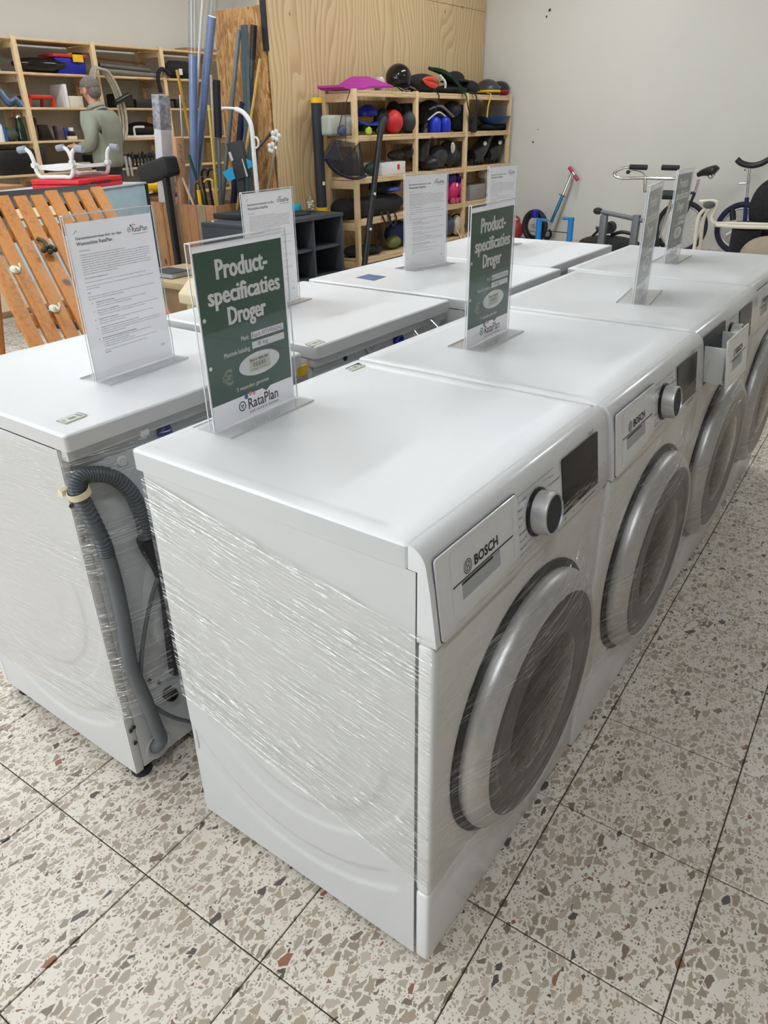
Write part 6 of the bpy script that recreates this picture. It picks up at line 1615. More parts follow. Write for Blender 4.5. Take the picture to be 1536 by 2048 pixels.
for k, (r, zz, x) in enumerate(((.028, .03, -8.42), (.026, .085, -8.44), (.012, .16, -8.52))):
    y0, y1 = Lp(200, 140, x).y, Lp(308 - 8 * k, 140, x).y
    solo(MB().tube([(x, y0, LZ[4] + .0085 + zz + .03), (x, y1, LZ[4] + .0085 + (zz if k < 1 else zz))], r, 12), 'drain_pipe', plain('pipe_grey%d' % k, (rgb(120, 116, 112), rgb(100, 96, 94), rgb(150, 110, 70))[k], .5), ('lowest grey pipe on the upper wall board', 'second grey pipe above the lowest one', 'thin brown rod lying above the grey pipes')[k], 'pipe', GW, smooth=60)
# coiled beige hose hanging over the upright
hz = MB()
for k in range(3):
    pts = spline([Lp(184 + 2 * k, 200, LX + .05), Lp(182 + 2 * k, 165, LX + .06), Lp(186 + k, 140, LX + .08), Lp(196, 134 + 2 * k, LX + .10), Lp(210 + 2 * k, 145, LX + .10), Lp(228 + 2 * k, 175, LX + .09), Lp(240 + 3 * k, 215, LX + .08), Lp(245 + 3 * k, 255, LX + .07), Lp(244 + 2 * k, 280, LX + .07)], 6)
    hz.tube([p + Vector((.03 * k - .03, 0, 0)) for p in pts], .016, 8)
solo(hz, 'garden_hose', plain('beige_hose', rgb(176, 168, 148), .5), 'beige garden hose looped over a shelf upright beside the man', 'hose', GW, smooth=60)
c_ = Lp(345, 150, -8.36)
hb = thing('black_holdall', 'black holdall with a carrying handle right on the upper board', 'bag', (-8.4, c_.y, LZ[4]), 0, GW)
MB().tube([(-8.44, c_.y - .05 + .1 * k, LZ[4] + .12) for k in range(6)], [.05, .10, .105, .1, .095, .05], 14).build('body', M['black_fabric'], hb, smooth=60)
MB().tube(spline([Lp(322, 185, LX + .04), Lp(316, 158, LX + .05), Lp(320, 140, LX + .05), Lp(330, 140, LX + .04), Lp(340, 150, LX + .03)], 6), .025, 8).build('handle', M['black_fabric'], hb, smooth=60)
MB().box((LX + .01, Lp(346, 158).y - .02, LZ[4] + .05), (LX + .02, Lp(346, 158).y + .03, LZ[4] + .12)).build('label_tag', M['white_plastic'], hb)
# next board
m_den = plain('denim_cloth', rgb(118, 146, 190), .85, var=.35, scale=6, bmp=.4)
def den(u, v):
    y = Lp(-18, 200, -8.35).y + (Lp(50, 200, -8.35).y - Lp(-18, 200, -8.35).y) * u
    return (-8.58 + .26 * v, y, LZ[3] + .02 + .26 * (1 - u) ** 1.3 * (1 - .3 * v) + .03 * math.sin(14 * u + 4 * v) + .02 * math.sin(9 * v))
solo(MB().sheet(den, 26, 14, .02), 'denim_heap', m_den, 'heap of light blue denim on the middle wall board', 'cloth', GW, smooth=70)
y0, y1 = Lp(57, 200, -8.36).y, Lp(112, 200, -8.36).y; z = LZ[3] + .0085
rs = thing('red_step', 'low red plastic step stool on the middle wall board', 'stool', (-8.5, (y0 + y1) / 2, z), 0, GW)
m_rs = plain('red_orange', rgb(205, 50, 36), .4)
MB().box((-8.64, y0 + .03, z + .085), (-8.36, y1 - .03, z + .125)).build('top', m_rs, rs, bevel=.015)
for x in (-8.63, -8.40):
    for y in (y0, y1 - .05): MB().prism([(y, z), (y + .03, z), (y + .05, z + .1), (y + .02, z + .1)], 0, x, x + .03).build('leg', m_rs, rs)
lbox('white_tray', 'white plastic tray standing upright on the middle wall board', 'tray', 132, 138, 3, .24, M['white_plastic'])
lbox('cream_carton', 'cream carton behind the man on the middle board', 'box', 139, 166, 3, .12, plain('cream_card', rgb(215, 208, 190), .7))
for k, (a0, a1, hh, cc) in enumerate(((242, 268, .16, 30), (272, 311, .10, 38), (330, 348, .09, 60), (352, 372, .11, 34))):
    lbox('dark_toolbox', ('black case beside the hose', 'long black box on the middle board', 'brown-grey box right on the middle board', 'dark box farthest right on the middle board')[k], 'box', a0, a1, 3, hh, plain('tool%d' % k, rgb(cc, cc, cc + 4), .5), bevel=.02)
solo(MB().tube([Lp(232, 205, LX + .16), Lp(258, 190, LX + .16)], .03, 10), 'bicycle_pump', M['black'], 'short black pump clamped on the hanging hose', 'pump', GW, smooth=60)
# fourth board: bottle, tablets, white fittings
z = LZ[2] + .0085
q = Lp(41, 260, -8.42)
bt2 = thing('green_bottle', 'dark green glass bottle on the wall shelf', 'bottle', (q.x, q.y, z), 0, GW)
MB().lathe([(0, 0), (.05, 0), (.052, .02), (.05, .13), (.034, .19), (.03, .25), (.034, .27), (0, .275)], (q.x, q.y, z), seg=20).build('glass', plain('green_glass', rgb(26, 44, 34), .1), bt2, smooth=60)
MB().lathe([(.036, 0), (.036, .05), (.02, .06), (0, .06)], (q.x, q.y, z + .235), seg=18).build('silver_top', M['chrome'], bt2, smooth=60)
q = Lp(4, 265, -8.42)
solo(MB().lathe([(0, 0), (.05, 0), (.05, .12), (.03, .15), (.03, .18), (0, .18)], (q.x, q.y, z), seg=18), 'blue_bottle', plain('blue_bottle', rgb(50, 90, 150), .4), 'blue spray bottle at the left edge of the wall shelf', 'bottle', GW, smooth=60)
q = Lp(-4, 265, -8.40)
solo(MB().lathe([(0, 0), (.055, 0), (.055, .16), (.03, .20), (.03, .24), (0, .24)], (q.x, q.y, z), seg=18), 'white_bottle', M['white_plastic'], 'white bottle left of the blue spray bottle', 'bottle', GW, smooth=60)
q = Lp(18, 272, -8.46)
solo(MB().ball((q.x, q.y, z + .07), .5, 16, 10, (.2, .22, .14), noise=.08), 'green_cloth', plain('olive_cloth', rgb(70, 80, 70), .8), 'small olive cloth between the bottles', 'cloth', GW, smooth=60)
solo(MB().tube(spline([Lp(66, 275, -8.40), Lp(66, 255, -8.40), Lp(69, 243, -8.40), Lp(66, 236, -8.40)], 5), .022, 10), 'black_handset', M['black'], 'upright black handset beside the shelf upright', 'handset', GW, smooth=60)
y0, y1 = Lp(74, 270).y, Lp(102, 270).y
solo(MB().prism([(y0, z), (y1, z), (y1 - .05, z + .165), (y0 + .01, z + .165)], 0, -8.44, -8.40), 'black_tablet', M['black_gloss'], 'black flat screen standing on the wall shelf', 'screen', GW, bevel=.004)
for k, (a0, a1, hh, col) in enumerate(((103, 116, .15, (90, 74, 84)), (117, 129, .13, (40, 60, 120)), (130, 137, .09, (60, 50, 60)))):
    lbox('small_pack', ('purple-grey packet', 'navy blue packet', 'small dark packet')[k] + ' beside the black screen on the wall shelf', 'packet', a0, a1, 2, hh, plain('pack%d' % k, rgb(*col), .5, var=.3, scale=20), x0=-8.52, x1=-8.42)
for k, dz in enumerate((0.0, .045, .09)):
    y0, y1 = Lp(137, 270, -8.38).y, Lp(154, 270, -8.38).y
    solo(MB().box((-8.50, y0 + .02 * k, z + dz), (-8.38, y1 - .015 * k, z + dz + .04)), 'paper_stack', (M['cream_plastic'], M['black'], M['white_plastic'])[k], ('cream', 'black', 'white')[k] + ' case in the small stack beside the man', 'case', GW, bevel=.006)
y0, y1 = Lp(253, 270, -8.36).y, Lp(313, 270, -8.36).y
wf = thing('white_rack', 'white plastic rack with an upright bracket, wall shelf', 'rack', (-8.4, (y0 + y1) / 2, z), 0, GW)
MB().box((-8.48, y0, z), (-8.36, y1, z + .03)).build('base', M['white_plastic'], wf, bevel=.005)
ym = Lp(271, 265, -8.36).y
MB().tube(spline([(-8.38, ym, z + .03), (-8.38, ym, z + .11), (-8.38, ym + .04, z + .125), (-8.38, ym + .16, z + .125)], 5), .014, 8).build('bracket', M['white_plastic'], wf, smooth=60)
c_ = Lp(285, 255, -8.52).y
solo(MB().ball((-8.56, c_, z + .10), .5, 18, 10, (.22, .55, .17), noise=.05), 'black_case', M['black_fabric'], 'black soft case behind the white rack', 'case', GW, smooth=60)
# fifth board: small taps
z = LZ[1] + .0085
for k in range(9):
    px = 252 + k * 7
    q = Lp(px, 320, -8.40 - .04 * (k % 2))
    tp = thing('water_tap', '%s dark metal tap from the left in the row on the wall shelf' % ('first', 'second', 'third', 'fourth', 'fifth', 'sixth', 'seventh', 'eighth', 'ninth')[k], 'tap', (q.x, q.y, z), 0, GW)
    MB().lathe([(0, 0), (.022, 0), (.02, .02), (.012, .04), (.012, .09), (.024, .11), (.026, .14), (0, .15 + .02 * (k % 3))], (q.x, q.y, z), seg=14).build('body', M['grey_dark'], tp, smooth=60)
    MB().ball((q.x + .025, q.y, z + .03), .011, 10, 8).build('chrome_knob', M['chrome'], tp, smooth=60)
c_ = Lp(35, 350, -8.36)
lbox('black_suitcase', 'large black suitcase at the left on the lower wall board', 'suitcase', -30, 72, 1, .26, M['black'], x0=-8.72, x1=-8.32, bevel=.03)
lbox('white_basin', 'pale basin behind the bath seat on the lower wall board', 'basin', 92, 160, 1, .09, plain('pale_basin', rgb(176, 172, 164), .5), bevel=.02)
lbox('dark_box_row', 'dark box with white panel behind the man on the lower board', 'box', 172, 236, 1, .16, M['grey_dark'])
for k, px in enumerate((250, 258)):
    p0, p1 = at(px, 312 + 2 * k, x=LX + .012), at(px + 7, 352, x=LX + .012)
    solo(MB().tube([p0, p1], .016, 8), 'perforated_rail', M['silver'], ('left' if k == 0 else 'right') + ' short perforated metal rail hanging at the shelf edge', 'rail', GW)
lbox('low_crate', 'dark brown crate low on the wall shelf behind the crate of poles', 'crate', 250, 320, 0, .12, plain('dark_brown', rgb(70, 54, 42), .7))
q = at(305, 375, x=-7.6)
yt = thing('yellow_drum', 'yellow drum with a black end lying before the wall shelf', 'drum', (q.x, q.y, .6))
MB().tube([(q.x - .05, q.y - .10, q.z), (q.x, q.y + .06, q.z)], .075, 18).build('drum', M['yellow_plastic'], yt, smooth=60)
MB().tube([(q.x, q.y + .061, q.z), (q.x + .02, q.y + .12, q.z)], .077, 18).build('black_end', M['black'], yt, smooth=60)
solo(MB().box((-8.1, q.y - .5, q.z - .13), (-7.45, q.y + .35, q.z - .077)).box((-8.05, q.y - .45, 0), (-8.0, q.y - .4, q.z - .13)).box((-8.05, q.y + .25, 0), (-8.0, q.y + .3, q.z - .13)).box((-7.55, q.y - .45, 0), (-7.5, q.y - .4, q.z - .13)).box((-7.55, q.y + .25, 0), (-7.5, q.y + .3, q.z - .13)), 'dark_table', plain('dark_table', rgb(58, 44, 36), .6), 'dark low table under the yellow drum', 'table', bevel=.004)
q = at(275, 380, x=-7.6)
solo(MB().sheet(lambda u, v: (-7.85 + .3 * u, q.y - .12 + .30 * v, at(305, 375, x=-7.6).z - .058 + .012 * math.sin(9 * u + 5 * v)), 12, 12, .02), 'white_cloth', plain('white_cloth', rgb(205, 200, 190), .8), 'crumpled white cloth beside the yellow drum', 'cloth', smooth=60)
lx = at(372, 93, x=-8.6)
solo(MB().box((-8.70, lx.y - .12, LZ[5] + .0085), (-8.45, at(430, 93, x=-8.5).y, LZ[5] + .06)), 'wooden_plank', M['crate_a'], 'brown wooden plank lying on top of the wall shelf', 'plank', bevel=.004)

# ------------------------------------------------------------------ things along the white back wall
GB = 'things along the white back wall'
def Y(px, py, y): return at(px, py, y=y)
sc_ = thing('kick_scooter', 'blue and silver kick scooter with pink grips leaning on the wall', 'scooter', (-3.6, 8.2, 0), 0, GB)
h0, h1, h2 = Y(1142, 352, 8.36), Y(1126, 390, 8.33), Y(1102, 445, 8.28)
h3 = h2 + (h2 - h1) * 1.9
k_ = (h2.z - .11) / (h1.z - h2.z); h3 = h2 + (h2 - h1) * k_
MB().tube([h1, h0], .016, 12).build('upper_stem', M['chrome'], sc_, smooth=60)
MB().tube([h2, h1], .020, 12).build('blue_stem', plain('blue_metal', rgb(60, 130, 170), .3, .5), sc_, smooth=60)
MB().tube([h3, h2], .022, 12).build('fork', M['silver'], sc_, smooth=60)
MB().tube([h1 + Vector((-.05, 0, .01)), h1 + Vector((.04, 0, -.02))], .010, 8).build('clamp', M['chrome'], sc_, smooth=60)
g0, g1 = Y(1141, 338, 8.38), Y(1152, 355, 8.36)
MB().tube([g0, g1], .011, 10).build('handlebar', M['chrome'], sc_, smooth=60)
m_pink = plain('pink_grip', rgb(190, 70, 95), .6)
MB().tube([g0 - (g1 - g0) * .2, g0 + (g1 - g0) * .35], .022, 12).build('grip', m_pink, sc_, smooth=60)
MB().tube([g1 - (g1 - g0) * .25, g1 + (g1 - g0) * .3], .022, 12).build('grip', m_pink, sc_, smooth=60)
def wheel(parent, c, r, axis, tyre, spokes=0, tr=.02, rimm=None, name='wheel'):
    ax = Vector(axis).normalized(); q = Vector((0, 0, 1)).rotation_difference(ax); c = Vector(c)
    n = 40
    w = MB().tube([c + q @ Vector((r * math.cos(2 * math.pi * k / n), r * math.sin(2 * math.pi * k / n), 0)) for k in range(n)], tr, 8, closed=True).build('tyre', tyre, parent, smooth=60)
    rr = r - tr * 1.3
    MB().tube([c + q @ Vector((rr * math.cos(2 * math.pi * k / n), rr * math.sin(2 * math.pi * k / n), 0)) for k in range(n)], tr * .55, 6, closed=True).build('rim', rimm or M['silver'], w, smooth=60)
    MB().lathe([(0, -.03), (tr * .9, -.03), (tr * .9, .03), (0, .03)], c, ax, 14).build('hub', M['silver'], w, smooth=50)
    for k in range(spokes):
        a = 2 * math.pi * k / spokes
        MB().tube([c + q @ Vector((.01 * math.cos(a + 1), .01 * math.sin(a + 1), .012 * (-1) ** k)), c + q @ Vector((rr * math.cos(a), rr * math.sin(a), 0))], .0016, 4).build('spoke', M['silver'], w)
wheel(sc_, (h3.x, h3.y, .065), .05, (0, 1, 0), M['black_rubber'], 0, .016)
MB().box((h3.x - .62, h3.y - .055, .085), (h3.x - .03, h3.y + .055, .105)).build('deck', M['silver'], sc_, bevel=.008)
wheel(sc_, (h3.x - .64, h3.y, .065), .05, (0, 1, 0), M['black_rubber'], 0, .016, name='rear_wheel')
# blue stand pumps with bar
m_bp = plain('sky_blue_metal', rgb(40, 140, 215), .4)
tr_ = thing('bike_trainer', 'pair of sky blue posts joined by a thin bar, a folded bike trainer', 'bike trainer', (-3.3, 7.8, 0), 0, GB)
for px, py in ((1079, 437), (1143, 435)):
    p = Y(px, py, 7.8)
    MB().tube([(p.x, 7.8, 0.0), (p.x, 7.8, p.z)], .034, 16).build('post', m_bp, tr_, smooth=60)
    s_ = 1 if px < 1100 else -1
    MB().tube([(p.x - .03 * s_, 7.8, p.z - .015), (p.x + .10 * s_, 7.8, p.z - .015)], .017, 10).build('clamp', m_bp, tr_, smooth=60)
    MB().tube([(p.x + .10 * s_, 7.8, p.z - .015), (p.x + .13 * s_, 7.8, p.z - .015)], .010, 8).build('pin', M['chrome'], tr_, smooth=60)
a_, b2 = Y(1090, 461, 7.85), Y(1137, 466, 7.85)
MB().tube([a_, b2], .005, 6).build('bar', M['grey_dark'], tr_)
p = Y(1070, 428, 7.86)
MB().tube([(p.x, 7.86, p.z - .04), (p.x, 7.86, p.z + .045)], .042, 14).build('resistance_unit', M['blue_plastic'], tr_, smooth=60)
bw = thing('spare_tyre', 'black spare tyre behind the left blue post', 'tyre', (Y(1064, 470, 7.95).x, 7.95, 0), 0, GB)
wheel(bw, (Y(1068, 470, 7.95).x, 7.95, .19), .16, (0.25, 1, 0), M['black_rubber'], 6, .03, M['black'])
q = Y(1029, 458, 8.0)
kb2 = thing('red_kettle_ball', 'red toy ball with handle on the floor by the wall', 'toy', (q.x, 8.0, 0), 0, GB)
MB().ball((q.x, 8.0, .12), .12, 18, 12, (.9, .9, 1)).build('body', plain('dull_red', rgb(170, 56, 60), .5), kb2, smooth=60)
MB().tube([(q.x + .06 * math.cos(k * .45), 8.0, .22 + .06 * math.sin(k * .45)) for k in range(8)], .014, 8).build('handle', plain('dull_red2', rgb(150, 46, 50), .5), kb2, smooth=60)
# grey fitness frame with a black end cap
gf = thing('fitness_frame', 'grey steel fitness frame with slanting bar and black cap', 'frame', (-2.3, 7.2, 0), 0, GB)
a_, b2 = Y(1196, 422, 7.2), Y(1284, 441, 7.2)
m_gs = plain('grey_steel', rgb(108, 110, 114), .45, .2)
MB().tube([a_, b2, b2 + (b2 - a_) * .3], .022, 12).build('slanting_bar', m_gs, gf, smooth=60)
MB().ball(a_, .034, 14, 10, (1.5, 1, 1)).build('end_cap', M['black_rubber'], gf, smooth=60)
for px in (1209, 1274):
    p = Y(px, 430, 7.2)
    MB().box((p.x - .035, 7.17, 0), (p.x + .035, 7.23, p.z + .0)).build('leg', m_gs, gf, bevel=.006)
q = Y(1220, 470, 7.5)
bl2 = thing('rowing_machine', 'low black exercise machine lying by the grey frame', 'exercise machine', (q.x, 7.5, 0), 0, GB)
MB().ball((q.x, 7.5, .10), .5, 18, 12, (.7, .5, .2), noise=.05).build('body', M['black_rubber'], bl2, smooth=60)
MB().tube([(Y(1219, 455, 7.45).x, 7.4, Y(1219, 455, 7.45).z), (Y(1219, 455, 7.45).x, 7.5, Y(1219, 455, 7.45).z)], .06, 16).build('flywheel', M['grey_dark'], bl2, smooth=60)
MB().tube(spline([Y(1185, 472, 7.4), Y(1195, 462, 7.4), Y(1193, 455, 7.4), Y(1200, 460, 7.4), Y(1202, 472, 7.4)], 5), .014, 8).build('pedal', M['black'], bl2, smooth=60)
MB().tube(spline([Y(1222, 470, 7.45), Y(1245, 464, 7.45), Y(1270, 470, 7.45)], 5), .018, 8).build('rail', M['black'], bl2, smooth=60)
# bicycle
bi = thing('bicycle', 'old bicycle with chrome handlebar and black grips parked at the wall', 'bicycle', (-2.0, 7.9, 0), 0, GB)
B_ = lambda px, py: Y(px, py, 7.7)
hb_ = spline([B_(1310, 335), B_(1262, 334), B_(1246, 335), B_(1231, 343), B_(1228, 350), B_(1236, 356), B_(1260, 356), B_(1290, 356), B_(1345, 357), B_(1360, 350), B_(1352, 340), B_(1330, 336)], 6)
loop = hb_[6:]
MB().tube(spline([B_(1262, 334), B_(1246, 336), B_(1232, 343), B_(1229, 350), B_(1240, 356), B_(1270, 356), B_(1300, 356), B_(1345, 357), B_(1358, 352)], 7), .016, 10).build('handlebar', M['chrome'], bi, smooth=60)
MB().tube([B_(1260, 334), B_(1294, 335)], .026, 12).build('grip', M['black_rubber'], bi, smooth=60)
MB().tube([B_(1324, 335), B_(1358, 336)], .026, 12).build('grip', M['black_rubber'], bi, smooth=60)
MB().tube(spline([B_(1258, 345), B_(1268, 341), B_(1285, 345), B_(1291, 352)], 5), .005, 6).build('brake_lever', M['chrome'], bi, smooth=60)
MB().lathe([(0, 0), (.02, 0), (.02, .02), (0, .025)], B_(1257, 344), (0, -1, 0), 12).build('bell', M['grey_dark'], bi)
MB().tube([B_(1291, 352), B_(1290, 385)], .017, 12).build('stem', M['chrome'], bi, smooth=60)
MB().tube([B_(1306, 389), B_(1352, 390)], .045, 14).build('headset_tube', M['grey_dark'], bi, smooth=60)
sd = Y(1455, 345, 7.9)
sdl = MB()
c1, c2 = Y(1395, 350, 7.7), Y(1428, 342, 7.7)
sdl.tube(spline([c1, c1.lerp(c2, .4) + Vector((0, 0, .012)), c2, c2 + Vector((.02, 0, -.01))], 5), [.03, .034, .038, .042, .046, .05, .056, .062, .068, .074, .078, .076, .07, .062, .055, .045], 12, flat=.7)
sdl.build('saddle', M['black'], bi, smooth=60)
MB().ball(Y(1422, 352, 7.68), .03, 12, 8).build('saddle_spring', M['chrome'], bi, smooth=60)
MB().tube([Y(1398, 358, 7.72), Y(1390, 385, 7.75)], .013, 10).build('seat_post', M['chrome'], bi, smooth=60)
wc = Y(1362, 452, 7.9)
wheel(bi, (wc.x, 7.9, .275), .245, (-.1, 1, 0), M['black_rubber'], 18, .024)
f0, f1 = B_(1345, 394), Y(1318, 476, 7.75)
MB().tube([f0, f1], .014, 10).build('fork', M['chrome'], bi, smooth=60)
MB().tube([f1, Vector((f1.x - .02, 7.75, .03))], .028, 10).build('fork_foot', M['grey_dark'], bi, smooth=60)
MB().tube([Y(1390, 385, 7.75), Vector((wc.x, 7.86, .275))], .014, 10).build('seat_tube', M['grey_dark'], bi, smooth=60)
MB().tube([B_(1345, 392), Y(1390, 385, 7.75)], .014, 10).build('top_tube', M['grey_dark'], bi, smooth=60)
# cream tubular frame
cf = thing('tubular_frame', 'cream tubular steel frame standing before the unicycle', 'frame', (-1.2, 6.5, 0), 0, GB)
W_ = lambda px, py, y=6.5: at(px, py, y=y)
m_cr = plain('cream_enamel', rgb(226, 218, 200), .35)
MB().tube(spline([W_(1399, 403), W_(1428, 402), W_(1434, 409), W_(1424, 432), W_(1424, 440), W_(1432, 446), W_(1470, 447), W_(1540, 449), W_(1640, 451)], 6), .014, 10).build('upper_rail', m_cr, cf, smooth=60)
MB().tube(spline([W_(1432, 450, 6.46), W_(1470, 453, 6.46), W_(1540, 455, 6.46), W_(1640, 458, 6.46)], 6), .016, 10).build('lower_rail', m_cr, cf, smooth=60)
for dx, yy_ in ((0, 6.5), (11, 6.6)):
    t0, t1, t2 = W_(1416 + dx, 412, yy_), W_(1397 + dx, 436, yy_), W_(1389 + dx, 494, yy_)
    MB().tube(spline([t0, t1, t2], 6) + [Vector((t2.x - .02, yy_, 0))], .015, 10).build('leg', m_cr, cf, smooth=60)
MB().ball(W_(1418, 410, 6.48), .034, 12, 8, (1.5, 1, .9)).build('rubber_end', plain('grey_rubber_end', rgb(88, 90, 90), .7), cf, smooth=60)
e0 = W_(1640, 452); MB().tube([e0, Vector((e0.x, 6.5, 0))], .015, 10).build('leg', m_cr, cf, smooth=60)
# unicycle
un = thing('unicycle', 'unicycle with navy tyre and black saddle leaning on the white wall', 'unicycle', (-1.4, 8.2, 0), 0, GB)
U_ = lambda px, py: Y(px, py, 8.2)
uw = U_(1482, 455)
wheel(un, (uw.x, 8.2, .265), .235, (0, 1, 0), plain('navy_tyre', rgb(26, 26, 56), .7), 18, .028)
MB().tube([U_(1489, 450), U_(1494, 395)], .022, 12).build('frame_tube', plain('navy_frame', rgb(24, 30, 92), .35), un, smooth=60)
MB().tube([U_(1494, 397), U_(1500, 332)], .014, 10).build('seat_post', M['chrome'], un, smooth=60)
MB().tube([U_(1478, 367), U_(1492, 366)], .010, 8).build('clamp_lever', M['chrome'], un, smooth=60)
MB().tube(spline([U_(1474, 319), U_(1484, 327), U_(1502, 331), U_(1520, 328), U_(1536, 320), U_(1546, 314)], 5), .032, 12, flat=.9).build('saddle', M['black'], un, smooth=60)
MB().tube([U_(1452, 470), U_(1470, 460)], .014, 8).build('pedal', M['white_plastic'], un, smooth=60)
MB().tube([U_(1465, 416), U_(1466, 440)], .03, 10).build('fork_leg', M['black'], un, smooth=60)
# black office chair parts and bag at the right edge
ch_ = thing('black_stool', 'black padded stool with round backrest at the right edge', 'stool', (at(1500, 480, y=7.2).x, 7.2, 0), 0, GB)
q = at(1497, 445, y=7.2)
MB().lathe([(0, 0), (.11, 0), (.13, .03), (.12, .06), (0, .075)], (q.x, 7.2, q.z - .06), seg=24).build('seat', M['black_fabric'], ch_, smooth=60)
MB().lathe([(.11, 0), (.12, .02), (.13, q.z - .06), (0, q.z - .06)], (q.x, 7.2, 0), seg=24).build('base', M['black_fabric'], ch_, smooth=60)
q2 = at(1540, 415, y=7.3)
MB().ball((q2.x, 7.3, q2.z), .5, 22, 14, (.36, .14, .50)).build('backrest', M['black_fabric'], ch_, smooth=60)
MB().tube([(q2.x, 7.34, q2.z - .2), (q2.x - .1, 7.3, .12)], .02, 8).build('support', M['black'], ch_, smooth=60)
q = at(1525, 490, y=6.9)
solo(MB().ball((q.x + .05, 6.9, .19), .5, 18, 14, (.42, .3, .38), noise=.06), 'beige_bag', plain('beige_sack', rgb(168, 156, 134), .85, bmp=.3), 'beige cloth bag on the floor at the right edge', 'bag', GB, smooth=60)

# ------------------------------------------------------------------ the man
def skinned(name, verts, edges, radii, mat, parent, root=0, levels=2):
    me = bpy.data.meshes.new(name)
    me.from_pydata([tuple(v) for v in verts], edges, [])
    o = bpy.data.objects.new(name, me); COL.objects.link(o)
    md = o.modifiers.new('s', 'SKIN'); md.use_smooth_shade = True
    sv = me.skin_vertices[0].data
    for i, r in enumerate(radii):
        sv[i].radius = (r, r) if not isinstance(r, tuple) else r
        sv[i].use_root = (i == root)
    o.modifiers.new('d', 'SUBSURF').levels = levels
    dg = bpy.context.evaluated_depsgraph_get()
    out_ = bpy.data.meshes.new_from_object(o.evaluated_get(dg))
    bpy.data.objects.remove(o)
    out_.name = name
    out_.materials.clear(); out_.materials.append(mat)
    out_.polygons.foreach_set('use_smooth', [True] * len(out_.polygons))
    return out_
man = thing('person', 'man in a grey-green jacket seen from behind, looking down at the wall shelf', 'person', (-7.32, 4.80, 0), math.radians(200))
m_skin = plain('skin', rgb(196, 142, 116), .55, var=.08)
m_jack = plain('grey_green_jacket', rgb(140, 144, 128), .85, var=.10, scale=9, bmp=.5, bscale=26)
m_trou = plain('charcoal_trousers', rgb(44, 46, 52), .85, var=.1)
V_, E__, Rr = [], [], []
def J(p, r, par=None):
    V_.append(Vector(p)); Rr.append(r)
    if par is not None: E__.append((par, len(V_) - 1))
    return len(V_) - 1
pel = J((0, 0, .95), .07); ch1 = J((0, 0, 1.15), .09, pel); ch2 = J((.01, 0, 1.36), .10, ch1); nk = J((.025, 0, 1.50), .062, ch2); nk2 = J((.06, 0, 1.575), .058, nk)
hd1 = J((.085, 0, 1.63), (.082, .074), nk2); hd2 = J((.085, 0, 1.71), (.094, .08), hd1); J((.07, 0, 1.765), .05, hd2)
for s in (-1, 1):
    sh = J((0, .185 * s, 1.42), .055, ch2); el = J((-.01, .245 * s, 1.15), .045, sh); wr = J((.21, .20 * s, 1.13), .030, el)
    pm = J((.28, .17 * s, 1.135), .034, wr)
    for f in range(4):
        a = J((.325, (.17 - .030 + .020 * f) * s, 1.14), .011, pm); b3 = J((.355, (.168 - .030 + .019 * f) * s, 1.125), .0095, a); J((.370, (.166 - .028 + .018 * f) * s, 1.10), .0085, b3)
    a = J((.285, .13 * s, 1.155), .012, pm); J((.32, .115 * s, 1.165), .010, a)
    hp_ = J((0, .08 * s, .88), .05, pel); kn_ = J((.02, .105 * s, .50), .045, hp_); an = J((-.01, .11 * s, .09), .04, kn_); J((.13, .12 * s, .04), .038, an)
body = obj('body', skinned('body', V_, E__, Rr, m_skin, man), man)
fc = MB()
fc.ball((.175, 0, 1.655), .020, 10, 8, (1.0, .8, 1.3)); 
fc.build('nose', m_skin, man, world=False, smooth=60)
for s in (-1, 1):
    MB().ball((.075, .083 * s, 1.66), .028, 12, 8, (.8, .35, 1.2)).build('ear', m_skin, man, world=False, smooth=60)
    MB().ball((.160, .033 * s, 1.685), .011, 10, 8, (.6, 1, .7)).build('eye', M['white_plastic'], man, world=False, smooth=60)
    MB().ball((.168, .033 * s, 1.700), .014, 10, 6, (.5, 1.5, .3)).build('eyebrow', plain('grey_brow%d' % s, rgb(96, 88, 82), .9), man, world=False, smooth=60)
MB().ball((.160, 0, 1.605), .016, 10, 6, (.5, 1.6, .45)).build('mouth', plain('lips', rgb(160, 96, 84), .5), man, world=False, smooth=60)
m_hair = plain('grey_hair', rgb(112, 104, 98), .9, var=.4, scale=60, bmp=.6, bscale=160)
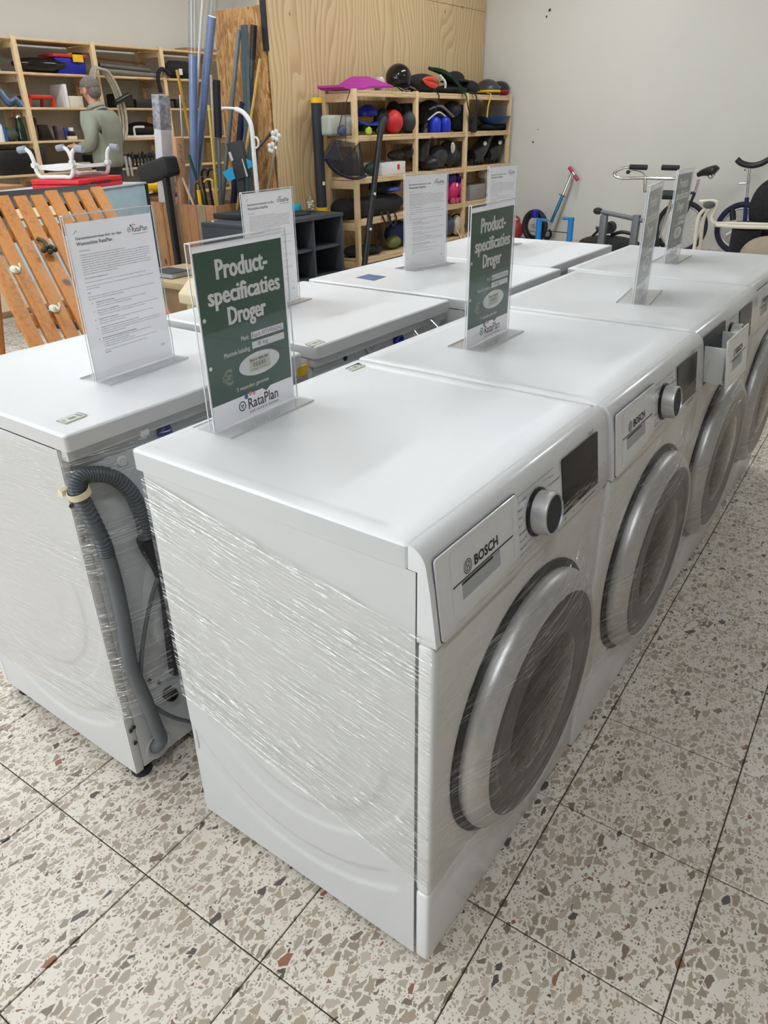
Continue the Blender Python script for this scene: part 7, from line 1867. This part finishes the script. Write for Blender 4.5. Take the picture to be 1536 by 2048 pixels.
hr = MB().ball((.062, 0, 1.705), .102, 22, 14, (1.02, .88, .92), t1=1.75)
hr.ball((.02, 0, 1.655), .078, 18, 12, (.85, 1.02, 1.0), t0=.3, t1=2.5)
hr.build('hair', m_hair, man, world=False, smooth=70)
V_, E__, Rr = [], [], []
b0 = J((-.01, 0, .90), (.165, .215)); b1 = J((-.01, 0, 1.00), (.155, .20), b0); b2_ = J((-.015, 0, 1.18), (.150, .20), b1); b3_ = J((-.015, 0, 1.35), (.145, .205), b2_); b4 = J((.0, 0, 1.455), (.10, .13), b3_); J((.025, 0, 1.505), (.075, .078), b4)
for s in (-1, 1):
    sh = J((-.005, .175 * s, 1.40), .088, b3_); em = J((-.015, .235 * s, 1.27), .078, sh); el = J((-.01, .255 * s, 1.14), .073, em); fm = J((.10, .235 * s, 1.125), .062, el); J((.195, .205 * s, 1.13), .047, fm)
obj('jacket', skinned('jacket', V_, E__, Rr, m_jack, man), man)
MB().lathe([(.083, 0), (.092, .005), (.090, .04), (.080, .045)], (.03, 0, 1.49), (.35, 0, 1), 24).build('collar', m_jack, man, world=False, smooth=60)
tz = MB()
wr_ = [(.82, .085, .10), (.88, .118, .172), (.93, .122, .172), (.985, .118, .165)]
tz.add([(math.cos(k * math.pi / 12) * a, math.sin(k * math.pi / 12) * b, z) for z, a, b in wr_ for k in range(24)],
       [(r * 24 + k, r * 24 + (k + 1) % 24, r * 24 + 24 + (k + 1) % 24, r * 24 + 24 + k) for r in range(3) for k in range(24)])
for s in (-1, 1):
    tz.tube(spline([(0, .085 * s, .93), (.01, .098 * s, .72), (.02, .105 * s, .50), (.0, .11 * s, .28), (-.005, .112 * s, .055)], 5), [.088 - .0014 * k for k in range(21)], 16)
tz.build('trousers', m_trou, man, world=False, smooth=70)
for s in (-1, 1):
    MB().ball((.07, .115 * s, .045), .5, 16, 10, (.29, .105, .09)).build('shoe', M['black'], man, world=False, smooth=60)
for _o in bpy.data.objects:
    if '_base' in _o: del _o['_base']
